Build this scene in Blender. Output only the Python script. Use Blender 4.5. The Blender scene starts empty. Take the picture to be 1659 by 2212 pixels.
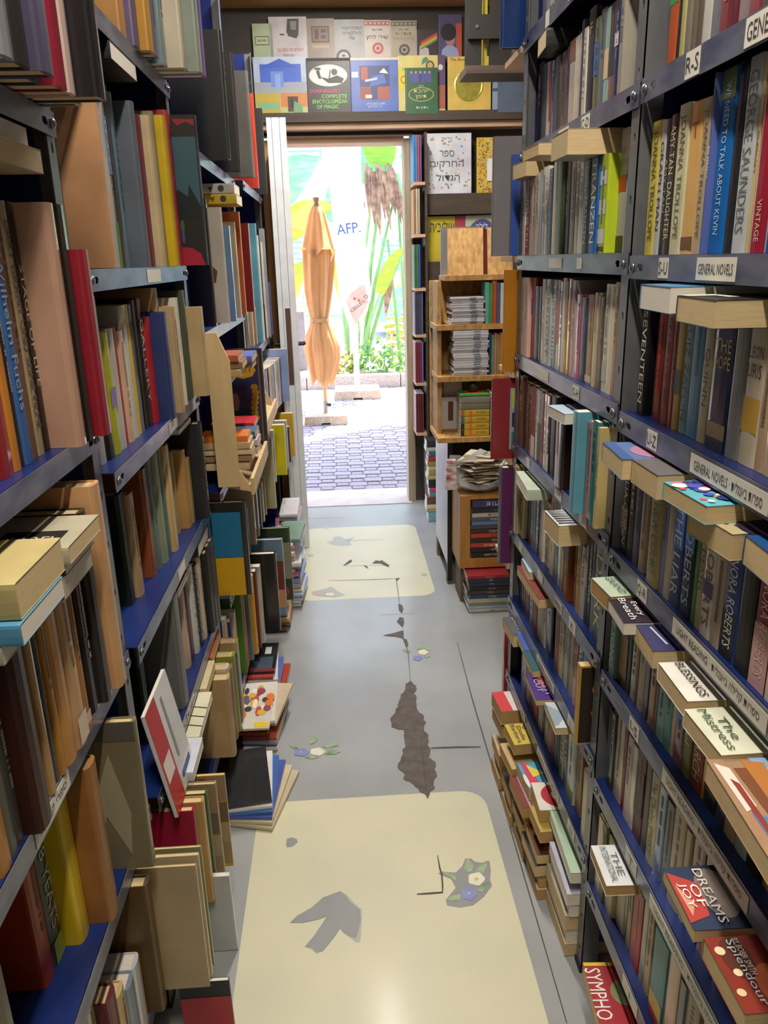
# A narrow second-hand bookshop aisle looking out through its open street door.
import bpy, bmesh, math, random
from mathutils import Vector, Matrix, noise
random.seed(11)
S = bpy.context.scene
COL = S.collection
PI = math.pi

# ------------------------------------------------------------------ camera
cam_d = bpy.data.cameras.new('camera')
cam = bpy.data.objects.new('camera', cam_d); COL.objects.link(cam)
cam_d.sensor_fit = 'VERTICAL'; cam_d.sensor_height = 36.0
cam_d.lens = 1685.6 / 2212 * 36.0
cam_d.clip_start = 0.02; cam_d.clip_end = 200
pitch, yaw, roll = math.radians(17.925), math.radians(3.080), math.radians(-1.4535)
fwd = Vector((math.sin(yaw)*math.cos(pitch), math.cos(yaw)*math.cos(pitch), -math.sin(pitch)))
r0 = Vector((math.cos(yaw), -math.sin(yaw), 0)); u0 = r0.cross(fwd)
rt = r0*math.cos(roll) + u0*math.sin(roll); up = -r0*math.sin(roll) + u0*math.cos(roll)
m = Matrix((rt, up, -fwd)).transposed().to_4x4(); m.translation = Vector((0, 0, 1.5))
cam.matrix_world = m
S.camera = cam

# ------------------------------------------------------------------ sky, sun, exposure
w = bpy.data.worlds.new('world'); S.world = w; w.use_nodes = True
nt = w.node_tree; nt.nodes.clear()
sky = nt.nodes.new('ShaderNodeTexSky'); sky.sky_type = 'NISHITA'; sky.sun_disc = False
sky.sun_elevation = math.radians(66); sky.sun_rotation = math.radians(24); sky.air_density = 1.2; sky.dust_density = 2.0
bg = nt.nodes.new('ShaderNodeBackground'); bg.inputs['Strength'].default_value = 1.0
wo = nt.nodes.new('ShaderNodeOutputWorld')
nt.links.new(sky.outputs[0], bg.inputs[0]); nt.links.new(bg.outputs[0], wo.inputs[0])
sun_d = bpy.data.lights.new('sun', 'SUN'); sun_d.energy = 26.0; sun_d.angle = math.radians(0.6); sun_d.color = (1.0, .95, .86)
sun = bpy.data.objects.new('sun', sun_d); COL.objects.link(sun)
sd = Vector((.36, .80, 2.15)).normalized()            # towards the sun: high, beyond the street
sun.rotation_euler = sd.to_track_quat('Z', 'Y').to_euler()
S.view_settings.view_transform = 'Standard'; S.view_settings.look = 'None'
S.view_settings.gamma = 1.0; S.view_settings.use_curve_mapping = False
S.view_settings.exposure = 0.7

# ------------------------------------------------------------------ materials
def lin(hx):
    if not isinstance(hx, str): return hx
    v = [int(hx[k:k+2], 16)/255 for k in (0, 2, 4)]
    return tuple(c/12.92 if c <= .04045 else ((c+.055)/1.055)**2.4 for c in v)
MATS = {}
def mat(name, col='808080', rough=.5, metal=0., var=.18, scale=14., bump=0., coat=0., stretch=(1, 1, 1), col2=None, contrast=(.35, .65), trans=0., emit=0., objcol=False, detail=4.):
    if name in MATS: return MATS[name]
    M = bpy.data.materials.new(name); M.use_nodes = True; MATS[name] = M
    N = M.node_tree.nodes; L = M.node_tree.links
    b = N['Principled BSDF']
    b.inputs['Roughness'].default_value = rough; b.inputs['Metallic'].default_value = metal
    if coat: b.inputs['Coat Weight'].default_value = coat; b.inputs['Coat Roughness'].default_value = .15
    tc = N.new('ShaderNodeTexCoord'); mp = N.new('ShaderNodeMapping'); mp.inputs['Scale'].default_value = stretch
    no = N.new('ShaderNodeTexNoise'); no.inputs['Scale'].default_value = scale; no.inputs['Detail'].default_value = detail
    L.new(tc.outputs['Object'], mp.inputs[0]); L.new(mp.outputs[0], no.inputs['Vector'])
    mr = N.new('ShaderNodeMapRange'); mr.inputs['From Min'].default_value = contrast[0]; mr.inputs['From Max'].default_value = contrast[1]
    L.new(no.outputs['Fac'], mr.inputs['Value'])
    mx = N.new('ShaderNodeMix'); mx.data_type = 'RGBA'
    L.new(mr.outputs[0], mx.inputs['Factor'])
    c = lin(col)
    if objcol:
        oi = N.new('ShaderNodeObjectInfo')
        hv = N.new('ShaderNodeHueSaturation'); hv.inputs['Value'].default_value = 1-var
        L.new(oi.outputs['Color'], hv.inputs['Color'])
        L.new(hv.outputs[0], mx.inputs['A']); L.new(oi.outputs['Color'], mx.inputs['B'])
    else:
        c2 = lin(col2) if col2 else tuple(x*(1-var) for x in c)
        mx.inputs['A'].default_value = (*c2, 1); mx.inputs['B'].default_value = (*c, 1)
    L.new(mx.outputs['Result'], b.inputs['Base Color'])
    if bump:
        bp = N.new('ShaderNodeBump'); bp.inputs['Strength'].default_value = bump; bp.inputs['Distance'].default_value = .004
        L.new(no.outputs['Fac'], bp.inputs['Height']); L.new(bp.outputs[0], b.inputs['Normal'])
    if trans:
        out = N['Material Output']; tr = N.new('ShaderNodeBsdfTranslucent'); ms = N.new('ShaderNodeMixShader')
        L.new(mx.outputs['Result'], tr.inputs['Color']); ms.inputs[0].default_value = trans
        L.new(b.outputs[0], ms.inputs[1]); L.new(tr.outputs[0], ms.inputs[2]); L.new(ms.outputs[0], out.inputs['Surface'])
    if emit:
        b.inputs['Emission Color'].default_value = (*c, 1); b.inputs['Emission Strength'].default_value = emit
    return M
COVER = mat('book_cover', rough=.38, objcol=True, var=.25, scale=9, detail=6)
COVERG = mat('glossy_cover', rough=.2, objcol=True, var=.2, scale=6, coat=.3)
PRINT = mat('print_ink', rough=.42, objcol=True, var=.06, scale=30)
PAGES = {'w': mat('pages_white', 'e4ddd0', .8, scale=60, stretch=(.5, 40, .5), var=.22),
         'c': mat('pages_cream', 'd8bf90', .8, scale=60, stretch=(.5, 40, .5), var=.28),
         't': mat('pages_tan', 'c29c64', .85, scale=50, stretch=(.5, 40, .5), var=.3)}
ENAMEL = mat('blue_enamel', '182c68', .3, scale=7, var=.3, bump=.05)
ENDARK = mat('navy_enamel', '1b2a66', .6, scale=5, var=.3)
ENDARK.node_tree.nodes['Principled BSDF'].inputs['Specular IOR Level'].default_value = .15
LIP = mat('worn_sheen_lip', '777b8c', .3, metal=.25, scale=10, col2='4c5370', stretch=(1, 1, 3), bump=.05)  # grey mixes wear with the blue enamel's reflected sheen, put into the colour
POST = mat('grey_post', '74777c', .35, metal=.35, scale=12, var=.25)
BOLT = mat('steel_bolt', '8d8f92', .3, metal=.8)
PAPER = mat('label_paper', 'd9d6cc', .7, var=.08)
PINE = mat('pine_wood', 'b9823c', .55, scale=5, stretch=(6, 6, .6), var=.3)
OSB = mat('strand_board', 'bd9458', .65, scale=38, col2='98703c', stretch=(1.6, 1.2, .6), bump=.15, contrast=(.35, .65))
PLY = mat('plywood', 'cfb384', .6, scale=4, stretch=(5, 5, .7), var=.18)
DWOOD = mat('dark_shelf_wood', '4a3d33', .55, scale=5, stretch=(.5, 4, 6), var=.35)
LWOOD = mat('light_edge_wood', 'c4a184', .6, scale=6, stretch=(.5, 6, 6), var=.25)
BLKW = mat('black_wood', '1d1a18', .5, scale=6, var=.3)
WHITEP = mat('white_paint', 'ccccd6', .4, scale=8, var=.14)
DOORP = mat('door_paint', 'cdd2d8', .4, scale=6, var=.12)

# ------------------------------------------------------------------ object helpers
def mesh_obj(name, verts, faces, material, parent=None, color=None, smooth=False):
    me = bpy.data.meshes.new(name); me.from_pydata([tuple(v) for v in verts], [], faces); me.update()
    if smooth: me.polygons.foreach_set('use_smooth', [True]*len(me.polygons))
    return link(name, me, material, parent, color)
def link(name, me, material, parent=None, color=None):
    if material and not me.materials: me.materials.append(material)
    o = bpy.data.objects.new(name, me); COL.objects.link(o)
    if parent: o.parent = parent
    if color: o.color = (*lin(color), 1)
    return o
def tag(o, label, cat, group=None, kind=None):
    o['label'] = label; o['category'] = cat
    if group: o['group'] = group
    if kind: o['kind'] = kind
    return o
def thing(name, label, cat, loc=(0, 0, 0), rz=0., group=None):
    o = bpy.data.objects.new(name, None); COL.objects.link(o); o.location = loc; o.rotation_euler = (0, 0, rz)
    return tag(o, label, cat, group)
def struct(o): o['kind'] = 'structure'; return o
class B:
    """collects boxes, prisms and tubes for ONE mesh"""
    def __init__(s): s.v = []; s.f = []
    def box(s, x0, x1, y0, y1, z0, z1, taper=0):
        n = len(s.v)
        s.v += [(x0, y0, z0), (x1, y0, z0), (x1, y1, z0), (x0, y1, z0), (x0+taper, y0+taper, z1), (x1-taper, y0+taper, z1), (x1-taper, y1-taper, z1), (x0+taper, y1-taper, z1)]
        s.f += [[n+i for i in q] for q in ((0, 3, 2, 1), (4, 5, 6, 7), (0, 1, 5, 4), (1, 2, 6, 5), (2, 3, 7, 6), (3, 0, 4, 7))]
        return s
    def prism(s, poly, a, b, axis='z'):
        n = len(s.v); k = len(poly)
        for t in (a, b):
            for (p, q) in poly:
                s.v.append({'z': (p, q, t), 'y': (p, t, q), 'x': (t, p, q)}[axis])
        s.f += [list(range(n+k-1, n-1, -1)), list(range(n+k, n+2*k))]
        for i in range(k):
            j = (i+1) % k; s.f.append([n+i, n+j, n+k+j, n+k+i])
        return s
    def tube(s, pts, rad, seg=8, cap=True):
        pts = [Vector(p) for p in pts]; n0 = len(s.v); k = len(pts)
        for i, p in enumerate(pts):
            d = (pts[min(i+1, k-1)]-pts[max(i-1, 0)]).normalized()
            a = d.orthogonal().normalized() if abs(d.z) < .9 else d.cross(Vector((1, 0, 0))).normalized()
            b = d.cross(a); r = rad[i] if isinstance(rad, (list, tuple)) else rad
            for j in range(seg):
                t = 2*PI*j/seg; s.v.append(tuple(p+a*r*math.cos(t)+b*r*math.sin(t)))
        for i in range(k-1):
            for j in range(seg):
                q = (j+1) % seg; s.f.append([n0+i*seg+j, n0+i*seg+q, n0+(i+1)*seg+q, n0+(i+1)*seg+j])
        if cap: s.f += [list(range(n0+seg-1, n0-1, -1)), list(range(n0+(k-1)*seg, n0+k*seg))]
        return s
    def lathe(s, prof, cx=0, cy=0, seg=20, wob=None):
        n0 = len(s.v); k = len(prof)
        for i, (r, z) in enumerate(prof):
            for j in range(seg):
                t = 2*PI*j/seg; rr = r*(wob(t, z) if wob else 1)
                s.v.append((cx+rr*math.cos(t), cy+rr*math.sin(t), z))
        for i in range(k-1):
            for j in range(seg):
                q = (j+1) % seg; s.f.append([n0+i*seg+j, n0+i*seg+q, n0+(i+1)*seg+q, n0+(i+1)*seg+j])
        s.f += [list(range(n0+seg-1, n0-1, -1)), list(range(n0+(k-1)*seg, n0+k*seg))]
        return s
    def build(s, name, material, parent=None, color=None, smooth=False): return mesh_obj(name, s.v, s.f, material, parent, color, smooth)
def holed_plate(w, h, t, holes):
    """plate in u,v with stadium holes (cu, cv, half_len, half_h, along 'u'/'v'), thickness t -> verts(u,v,w), faces"""
    bm = bmesh.new(); ed = []
    def loop(pts):
        vs = [bm.verts.new((p[0], p[1], 0)) for p in pts]
        for i in range(len(vs)): ed.append(bm.edges.new((vs[i], vs[(i+1) % len(vs)])))
    loop([(0, 0), (w, 0), (w, h), (0, h)])
    for (cu, cv, L, r, ax) in holes:
        pts = []
        for k in range(5): a = -PI/2+PI*k/4; pts.append((L-r+r*math.cos(a), r*math.sin(a)))
        for k in range(5): a = PI/2+PI*k/4; pts.append((-(L-r)+r*math.cos(a), r*math.sin(a)))
        loop([(cu+(p if ax == 'u' else q), cv+(q if ax == 'u' else p)) for p, q in pts])
    bmesh.ops.triangle_fill(bm, use_beauty=True, edges=ed)
    g = bmesh.ops.extrude_face_region(bm, geom=bm.faces[:])
    for v in g['geom']:
        if isinstance(v, bmesh.types.BMVert): v.co.z += t
    bmesh.ops.recalc_face_normals(bm, faces=bm.faces[:])
    bm.verts.index_update()
    vs = [v.co.copy() for v in bm.verts]; fs = [[v.index for v in f.verts] for f in bm.faces]
    bm.free(); return vs, fs
TXT = {}
def text_mesh(s):
    if s in TXT: return TXT[s]
    c = bpy.data.curves.new('t', 'FONT')
    c.body = s; c.resolution_u = 2; c.align_x = 'CENTER'; c.align_y = 'CENTER'
    o = bpy.data.objects.new('t', c); me = bpy.data.meshes.new_from_object(o)
    bpy.data.objects.remove(o); bpy.data.curves.remove(c)
    xs = [v.co.x for v in me.vertices] or [0]; ys = [v.co.y for v in me.vertices] or [0]
    cx, cy = (max(xs)+min(xs))/2, (max(ys)+min(ys))/2
    for v in me.vertices: v.co.x -= cx; v.co.y -= cy
    TXT[s] = (me, max(xs)-min(xs) or 1, max(ys)-min(ys) or 1)
    return TXT[s]
def heb(s): return s[::-1]
def bidi(s): return ' · '.join(heb(q) if is_heb(q) else q for q in s.split(' · '))
def is_heb(s): return any('\u0590' <= c <= '\u05ea' for c in s)
def lettering(s, parent, origin, xd, yd, maxw, maxh, color, name='lettering', stretch=1.6):
    """flat printed letters; xd reading direction, yd letter-up, fitted into maxw x maxh"""
    if is_heb(s): s = '\n'.join(bidi(q) for q in s.split('\n'))
    me, tw, th = text_mesh(s)
    if len(me.vertices) == 0: return None
    sx, sy = maxw/tw, maxh/th
    if sx > sy*1.0: sx = min(sx, sy*stretch*.8)
    if sy > sx*stretch: sy = sx*stretch
    me2 = me.copy(); me2.name = name
    xd, yd = Vector(xd), Vector(yd); o = Vector(origin)
    for v in me2.vertices: v.co = o+xd*(v.co.x*sx)+yd*(v.co.y*sy)
    return link(name, me2, PRINT, parent, color)
def patch(parent, pts, color, name='cover_art', material=None, frame=None):
    """flat print: polygon pts (u,v) mapped by frame(u,v)->local point"""
    return mesh_obj(name, [frame(u, v) for u, v in pts], [list(range(len(pts)))], material or PRINT, parent, color)
def ell(cx, cy, rx, ry=None, n=20): return [(cx+rx*math.cos(2*PI*k/n), cy+(ry or rx)*math.sin(2*PI*k/n)) for k in range(n)]
def rect(x0, y0, x1, y1): return [(x0, y0), (x1, y0), (x1, y1), (x0, y1)]

DIM = {}
# ------------------------------------------------------------------ the book: cover, page block, printed spine
def book(name, label, t, h, d, hx, pg='c', group=None, hard=False, loc=(0, 0, 0), basis=None, cat='book', gloss=False, title=None):
    """local frame: x from spine (0) to fore-edge (d), y thickness, z height; the front cover is the -y side"""
    root = thing(name, label, cat, loc, 0, group)
    ct = .0024 if hard and t > .012 else .0007
    ct = min(ct, t*.2); bul = min(t*.16, .005) if hard else min(t*.04, .0012)
    sq = .003 if hard else .0006
    hh = t/2
    arc = [(-bul*math.cos(a), hh*.96*math.sin(a)) for a in (-PI/2, -PI/4, 0, PI/4, PI/2)]
    outer = [(d, -hh), (.004, -hh)]+arc+[(.004, hh), (d, hh)]
    inner = [(d, hh-ct), (ct+.001, hh-ct), (ct+.001, -hh+ct), (d, -hh+ct)]
    poly = outer+inner
    B().prism(poly[::-1], 0, h).build('cover', COVERG if gloss else COVER, root, hx)
    B().box(ct+.001, d-sq, -hh+ct, hh-ct, sq, h-sq).build('page_block', PAGES[pg], root)
    if title:
        s, tc, mode = (title.split('|')+['', ''])[:3]
        x = -bul-.0005
        if mode == 'v': lettering(s, root, (x, 0, h*.52), (0, 0, -1), (0, -1, 0), h*.82, t*.62, tc, 'spine_title')
        elif mode == 's':
            parts = s.split(' ')
            for k, q in enumerate(parts): lettering(q, root, (x, 0, h*(.82-.13*k)), (0, -1, 0), (0, 0, 1), t*.8, h*.1, tc, 'spine_title')
        elif mode == 'm': lettering(s, root, (x, 0, h*.17), (0, 0, -1), (0, -1, 0), h*.22, t*.3, tc, 'spine_title')
        elif mode == 'n': lettering(s, root, (x, 0, h*.6), (0, 0, -1), (0, -1, 0), h*.5, t*.5, tc, 'spine_title')
        elif mode in 'tu':
            fy = -t/2-.0026
            if mode == 't':
                ws = s.split(' ')
                if len(s) > 9 and len(ws) > 1:
                    lines = [ws[0], ' '.join(ws[1:])] if len(ws) < 3 else [ws[0], ws[1], ' '.join(ws[2:])]
                else: lines = [s]
                n = len(lines)
                for k, q in enumerate(lines): lettering(q, root, (d*.5, fy, h*(.15-.085*(k-(n-1)/2))), (1, 0, 0), (0, 0, 1), d*.86, h*.07, tc, 'cover_title', 2.2)
    if basis: root.matrix_world = mw(basis, loc)
    DIM[root.name] = (t, h, d)
    return root
def mw(basis, loc):
    M = Matrix((Vector(basis[0]), Vector(basis[1]), Vector(basis[2]))).transposed().to_4x4(); M.translation = Vector(loc); return M
def front(root):
    t = DIM[root.name][0]
    return lambda u, v, e=.0006: (u, -t/2-e, v)

# ------------------------------------------------------------------ measured layout, in metres
# (name, side, spine x, y, shelf z, thickness, height, depth, colour, pages, title, label, row)
ROW_BOOKS = [
["paperback","R",0.5,1.9981,1.992,0.0436,0.1807,0.135,"8a94a8","w","","lilac paperback, first from the door on the far navy unit's topmost shelf","S1"],
["paperback","R",0.5,1.9575,1.992,0.0347,0.1824,0.135,"b9c0cc","w","","pale grey paperback, second from the door on the far navy unit's topmost shelf","S1"],
["paperback","R",0.5,1.9289,1.992,0.0198,0.1831,0.135,"d8d8d6","w","","white paperback, third from the door on the far navy unit's topmost shelf","S1"],
["paperback","R",0.5,1.9072,1.992,0.0207,0.1852,0.135,"2a3550","c","","navy paperback, fourth from the door on the far navy unit's topmost shelf","S1"],
["paperback","R",0.5,1.8828,1.992,0.0254,0.1824,0.135,"cfc9bb","c","","cream paperback, fifth from the door on the far navy unit's topmost shelf","S1"],
["paperback","R",0.5,1.8539,1.992,0.0296,0.1849,0.135,"7a8692","c","","grey paperback, sixth from the door on the far navy unit's topmost shelf","S1"],
["paperback","R",0.5,1.8259,1.992,0.0237,0.1724,0.135,"a44a40","c","","rust paperback, seventh from the door on the far navy unit's topmost shelf","S1"],
["paperback","R",0.5,1.7982,1.992,0.0289,0.1785,0.135,"d8d2c4","c","","cream paperback, eighth from the door on the far navy unit's topmost shelf","S1"],
["paperback","R",0.5,2.0176,1.747,0.0394,0.1769,0.135,"1d1d22","c","","black paperback, first from the door on the C-D shelf","S2"],
["paperback","R",0.5,1.9748,1.747,0.0399,0.1661,0.135,"47686c","w","","dark teal paperback, second from the door on the C-D shelf","S2"],
["paperback","R",0.5,1.9456,1.747,0.0156,0.1642,0.135,"d6cfc0","w","","cream paperback, third from the door on the C-D shelf","S2"],
["paperback","R",0.5,1.9252,1.747,0.0226,0.1616,0.135,"b23a50","w","","red paperback, fourth from the door on the C-D shelf","S2"],
["paperback","R",0.5,1.9001,1.747,0.0248,0.158,0.135,"3c6f84","w","","teal paperback, fifth from the door on the C-D shelf","S2"],
["paperback","R",0.5,1.8667,1.747,0.0392,0.158,0.135,"4c4644","c","","dark grey paperback, sixth from the door on the C-D shelf","S2"],
["paperback","R",0.503,1.8261,1.747,0.0392,0.158,0.135,"7c6456","c","","mauve paperback, seventh from the door on the C-D shelf","S2"],
["paperback","R",0.5,1.7852,1.747,0.0179,0.158,0.135,"655a70","c","","purple paperback, eighth from the door on the C-D shelf","S2"],
["paperback","R",0.494,1.7336,1.747,0.042,0.158,0.135,"cfc5b4","c","","cream paperback, ninth from the door on the C-D shelf","S2"],
["paperback","R",0.494,1.7033,1.747,0.0135,0.158,0.135,"d8d0c2","w","","cream paperback, tenth from the door on the C-D shelf","S2"],
["paperback","R",0.494,1.6882,1.747,0.0139,0.158,0.135,"c9c0b2","w","","cream paperback, eleventh from the door on the C-D shelf","S2"],
["paperback","R",0.494,1.6707,1.747,0.0182,0.1761,0.135,"54475a","c","","dark grey paperback, twelfth from the door on the C-D shelf","S2"],
["paperback","R",0.493,1.6497,1.747,0.021,0.158,0.135,"dcd6cb","w","","white paperback, thirteenth from the door on the C-D shelf","S2"],
["paperback","R",0.495,1.6182,1.747,0.0392,0.1827,0.135,"26282c","c","F|d8c860|s","black paperback, fourteenth from the door on the C-D shelf","S2"],
["paperback","R",0.495,1.5827,1.747,0.029,0.158,0.135,"6f7550","c","","olive paperback, fifteenth from the door on the C-D shelf","S2"],
["paperback","R",0.495,1.5523,1.747,0.0288,0.1633,0.135,"6e777e","w","","grey paperback, sixteenth from the door on the C-D shelf","S2"],
["paperback","R",0.495,1.5247,1.747,0.0236,0.158,0.135,"9fc3bd","w","","pale blue paperback, seventeenth from the door on the C-D shelf","S2"],
["paperback","R",0.495,1.4975,1.747,0.028,0.158,0.135,"8c6a5c","c","","mauve paperback, eighteenth from the door on the C-D shelf","S2"],
["paperback","R",0.494,1.4718,1.747,0.0206,0.158,0.135,"343a5c","w","","navy paperback, nineteenth from the door on the C-D shelf","S2"],
["paperback","R",0.494,1.4507,1.747,0.0188,0.158,0.135,"a59f92","c","","sage paperback, twentieth from the door on the C-D shelf","S2"],
["paperback","R",0.474,2.0326,1.5013,0.0261,0.1724,0.135,"d9d4cc","w","","white paperback, first from the door on the far navy unit's eye-level shelf","S3"],
["paperback","R",0.476,1.9985,1.5013,0.0392,0.1724,0.135,"6e2c3a","c","AUGUSTEN|d8c9c0|v","maroon paperback, second from the door on the far navy unit's eye-level shelf","S3"],
["paperback","R",0.475,1.9617,1.5013,0.0316,0.1724,0.135,"d2c8b4","c","","cream paperback, third from the door on the far navy unit's eye-level shelf","S3"],
["paperback","R",0.475,1.9304,1.5013,0.0282,0.1724,0.135,"cdbfa6","c","","cream paperback, fourth from the door on the far navy unit's eye-level shelf","S3"],
["paperback","R",0.474,1.9001,1.5013,0.0297,0.1756,0.135,"e2d8cc","w","","white paperback, fifth from the door on the far navy unit's eye-level shelf","S3"],
["paperback","R",0.474,1.8677,1.5013,0.0322,0.1803,0.135,"8a93a0","w","","lilac paperback, sixth from the door on the far navy unit's eye-level shelf","S3"],
["paperback","R",0.473,1.839,1.5013,0.0224,0.1826,0.135,"dcd5c6","w","","white paperback, seventh from the door on the far navy unit's eye-level shelf","S3"],
["paperback","R",0.473,1.816,1.5013,0.0208,0.1829,0.135,"e4dfd6","w","","white paperback, eighth from the door on the far navy unit's eye-level shelf","S3"],
["paperback","R",0.474,1.7846,1.5013,0.0392,0.1745,0.135,"3a424c","w","Interpreter|5f8fc0|v","dark grey paperback, ninth from the door on the far navy unit's eye-level shelf","S3"],
["paperback","R",0.473,1.749,1.5013,0.0292,0.1832,0.135,"d8d0bd","c","","cream paperback, tenth from the door on the far navy unit's eye-level shelf","S3"],
["paperback","R",0.473,1.7134,1.5013,0.0392,0.1832,0.135,"4d5c3a","w","","dark grey paperback, eleventh from the door on the far navy unit's eye-level shelf","S3"],
["paperback","R",0.479,1.6728,1.5013,0.0392,0.1832,0.135,"1f2022","c","","black paperback, twelfth from the door on the far navy unit's eye-level shelf","S3"],
["paperback","R",0.479,1.6334,1.5013,0.0368,0.1832,0.135,"84684e","c","","olive paperback, thirteenth from the door on the far navy unit's eye-level shelf","S3"],
["paperback","R",0.478,1.6024,1.5013,0.0223,0.1862,0.135,"cfc8b8","w","","cream paperback, fourteenth from the door on the far navy unit's eye-level shelf","S3"],
["paperback","R",0.478,1.5774,1.5013,0.0249,0.1642,0.135,"dfe2e4","w","","white paperback, fifteenth from the door on the far navy unit's eye-level shelf","S3"],
["paperback","R",0.478,1.5459,1.5013,0.0354,0.1642,0.135,"3b3f44","c","Purity FRANZEN|aeb4b8|v","charcoal paperback, sixteenth from the door on the far navy unit's eye-level shelf","S3"],
["paperback","R",0.48,1.5072,1.5013,0.0392,0.1642,0.135,"1f62b0","w","FRANZEN|e8e8e8|v","blue paperback, seventeenth from the door on the far navy unit's eye-level shelf","S3"],
["paperback","R",0.484,1.4666,1.5013,0.0392,0.1642,0.135,"b9cf2a","w","","lime paperback, eighteenth from the door on the far navy unit's eye-level shelf","S3"],
["paperback","R",0.504,1.426,1.5013,0.0392,0.2,0.135,"b9b6b0","w","QUEBERT|5a5450|s","pale grey paperback, nineteenth from the door on the far navy unit's eye-level shelf","S3"],
["paperback","R",0.477,2.026,1.2559,0.0392,0.192,0.135,"d3cbb6","c","","cream paperback, first from the door one shelf below eye level, far navy unit","S4"],
["paperback","R",0.476,1.988,1.2559,0.034,0.1928,0.135,"e0b8ae","c","","cream paperback, second from the door one shelf below eye level, far navy unit","S4"],
["paperback","R",0.485,1.95,1.2559,0.0392,0.1929,0.135,"a8242e","c","","dark red paperback, third from the door one shelf below eye level, far navy unit","S4"],
["paperback","R",0.484,1.9094,1.2559,0.0392,0.1742,0.135,"24262c","c","","black paperback, fourth from the door one shelf below eye level, far navy unit","S4"],
["paperback","R",0.484,1.8774,1.2559,0.0219,0.175,0.135,"44484a","c","","dark grey paperback, fifth from the door one shelf below eye level, far navy unit","S4"],
["paperback","R",0.484,1.8489,1.2559,0.0323,0.1917,0.135,"cfc6b4","c","","cream paperback, sixth from the door one shelf below eye level, far navy unit","S4"],
["paperback","R",0.485,1.8117,1.2559,0.0392,0.1925,0.135,"b9bcbd","w","GREGORY|50545a|v","pale grey paperback, seventh from the door one shelf below eye level, far navy unit","S4"],
["paperback","R",0.489,1.7711,1.2559,0.0392,0.192,0.135,"9aa0a4","w","Ella Griffin|e8e8e6|v","sage paperback, eighth from the door one shelf below eye level, far navy unit","S4"],
["paperback","R",0.489,1.7398,1.2559,0.0206,0.1917,0.135,"dccfc0","w","","cream paperback, ninth from the door one shelf below eye level, far navy unit","S4"],
["paperback","R",0.489,1.718,1.2559,0.0201,0.1895,0.135,"b2a0a4","w","","beige paperback, tenth from the door one shelf below eye level, far navy unit","S4"],
["paperback","R",0.488,1.6967,1.2559,0.0197,0.1974,0.135,"d8d2cc","w","","white paperback, eleventh from the door one shelf below eye level, far navy unit","S4"],
["paperback","R",0.488,1.6749,1.2559,0.0212,0.1905,0.135,"c29a1e","c","","amber paperback, twelfth from the door one shelf below eye level, far navy unit","S4"],
["paperback","R",0.488,1.6506,1.2559,0.0246,0.1962,0.135,"c07a6c","c","","pink paperback, thirteenth from the door one shelf below eye level, far navy unit","S4"],
["paperback","R",0.488,1.625,1.2559,0.0238,0.1942,0.135,"b8aca8","w","","beige paperback, fourteenth from the door one shelf below eye level, far navy unit","S4"],
["paperback","R",0.49,1.5921,1.2559,0.0392,0.1677,0.135,"bb5478","w","","pink paperback, fifteenth from the door one shelf below eye level, far navy unit","S4"],
["paperback","R",0.489,1.5548,1.2559,0.0325,0.1634,0.135,"3f4a62","c","","dark grey paperback, sixteenth from the door one shelf below eye level, far navy unit","S4"],
["paperback","R",0.491,1.5176,1.2559,0.0392,0.1699,0.135,"a4814e","c","","tan paperback, seventeenth from the door one shelf below eye level, far navy unit","S4"],
["paperback","R",0.49,1.4875,1.2559,0.0183,0.1749,0.135,"d2c39c","c","","cream paperback, eighteenth from the door one shelf below eye level, far navy unit","S4"],
["paperback","R",0.49,1.468,1.2559,0.0178,0.1705,0.135,"8c7450","c","","olive paperback, nineteenth from the door one shelf below eye level, far navy unit","S4"],
["paperback","R",0.489,1.4475,1.2559,0.0204,0.169,0.135,"645a50","c","","dark grey paperback, twentieth from the door one shelf below eye level, far navy unit","S4"],
["paperback","R",0.49,1.4234,1.2559,0.025,0.1925,0.135,"d4ccb6","w","","cream paperback, twenty-first from the door one shelf below eye level, far navy unit","S4"],
["paperback","R",0.489,1.3981,1.2559,0.0228,0.1925,0.135,"e0d9c4","w","","white paperback, twenty-second from the door one shelf below eye level, far navy unit","S4"],
["paperback","R",0.489,1.374,1.2559,0.0227,0.1969,0.135,"b28a62","c","","tan paperback, twenty-third from the door one shelf below eye level, far navy unit","S4"],
["paperback","R",0.48,2.026,1.0171,0.0392,0.1837,0.135,"8a5330","c","P N S|c9c0b0|s","rust paperback, first from the door two shelves below eye level, far navy unit","S5"],
["paperback","R",0.48,1.9879,1.0171,0.0341,0.174,0.135,"22221f","c","","black paperback, second from the door two shelves below eye level, far navy unit","S5"],
["paperback","R",0.48,1.953,1.0171,0.033,0.1757,0.135,"443c30","c","","charcoal paperback, third from the door two shelves below eye level, far navy unit","S5"],
["paperback","R",0.48,1.9235,1.0171,0.023,0.1726,0.135,"84422e","c","","rust paperback, fourth from the door two shelves below eye level, far navy unit","S5"],
["paperback","R",0.48,1.891,1.0171,0.0392,0.179,0.135,"8e4a3a","c","","rust paperback, fifth from the door two shelves below eye level, far navy unit","S5"],
["paperback","R",0.48,1.8593,1.0171,0.0216,0.1763,0.135,"e6ded0","w","","white paperback, sixth from the door two shelves below eye level, far navy unit","S5"],
["paperback","R",0.48,1.8299,1.0171,0.0343,0.1776,0.135,"9aa6ae","w","","lilac paperback, seventh from the door two shelves below eye level, far navy unit","S5"],
["paperback","R",0.479,1.7988,1.0171,0.0252,0.1754,0.135,"9c5228","c","","rust paperback, eighth from the door two shelves below eye level, far navy unit","S5"],
["paperback","R",0.479,1.7733,1.0171,0.0229,0.1774,0.135,"e2dcd0","w","","white paperback, ninth from the door two shelves below eye level, far navy unit","S5"],
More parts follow.
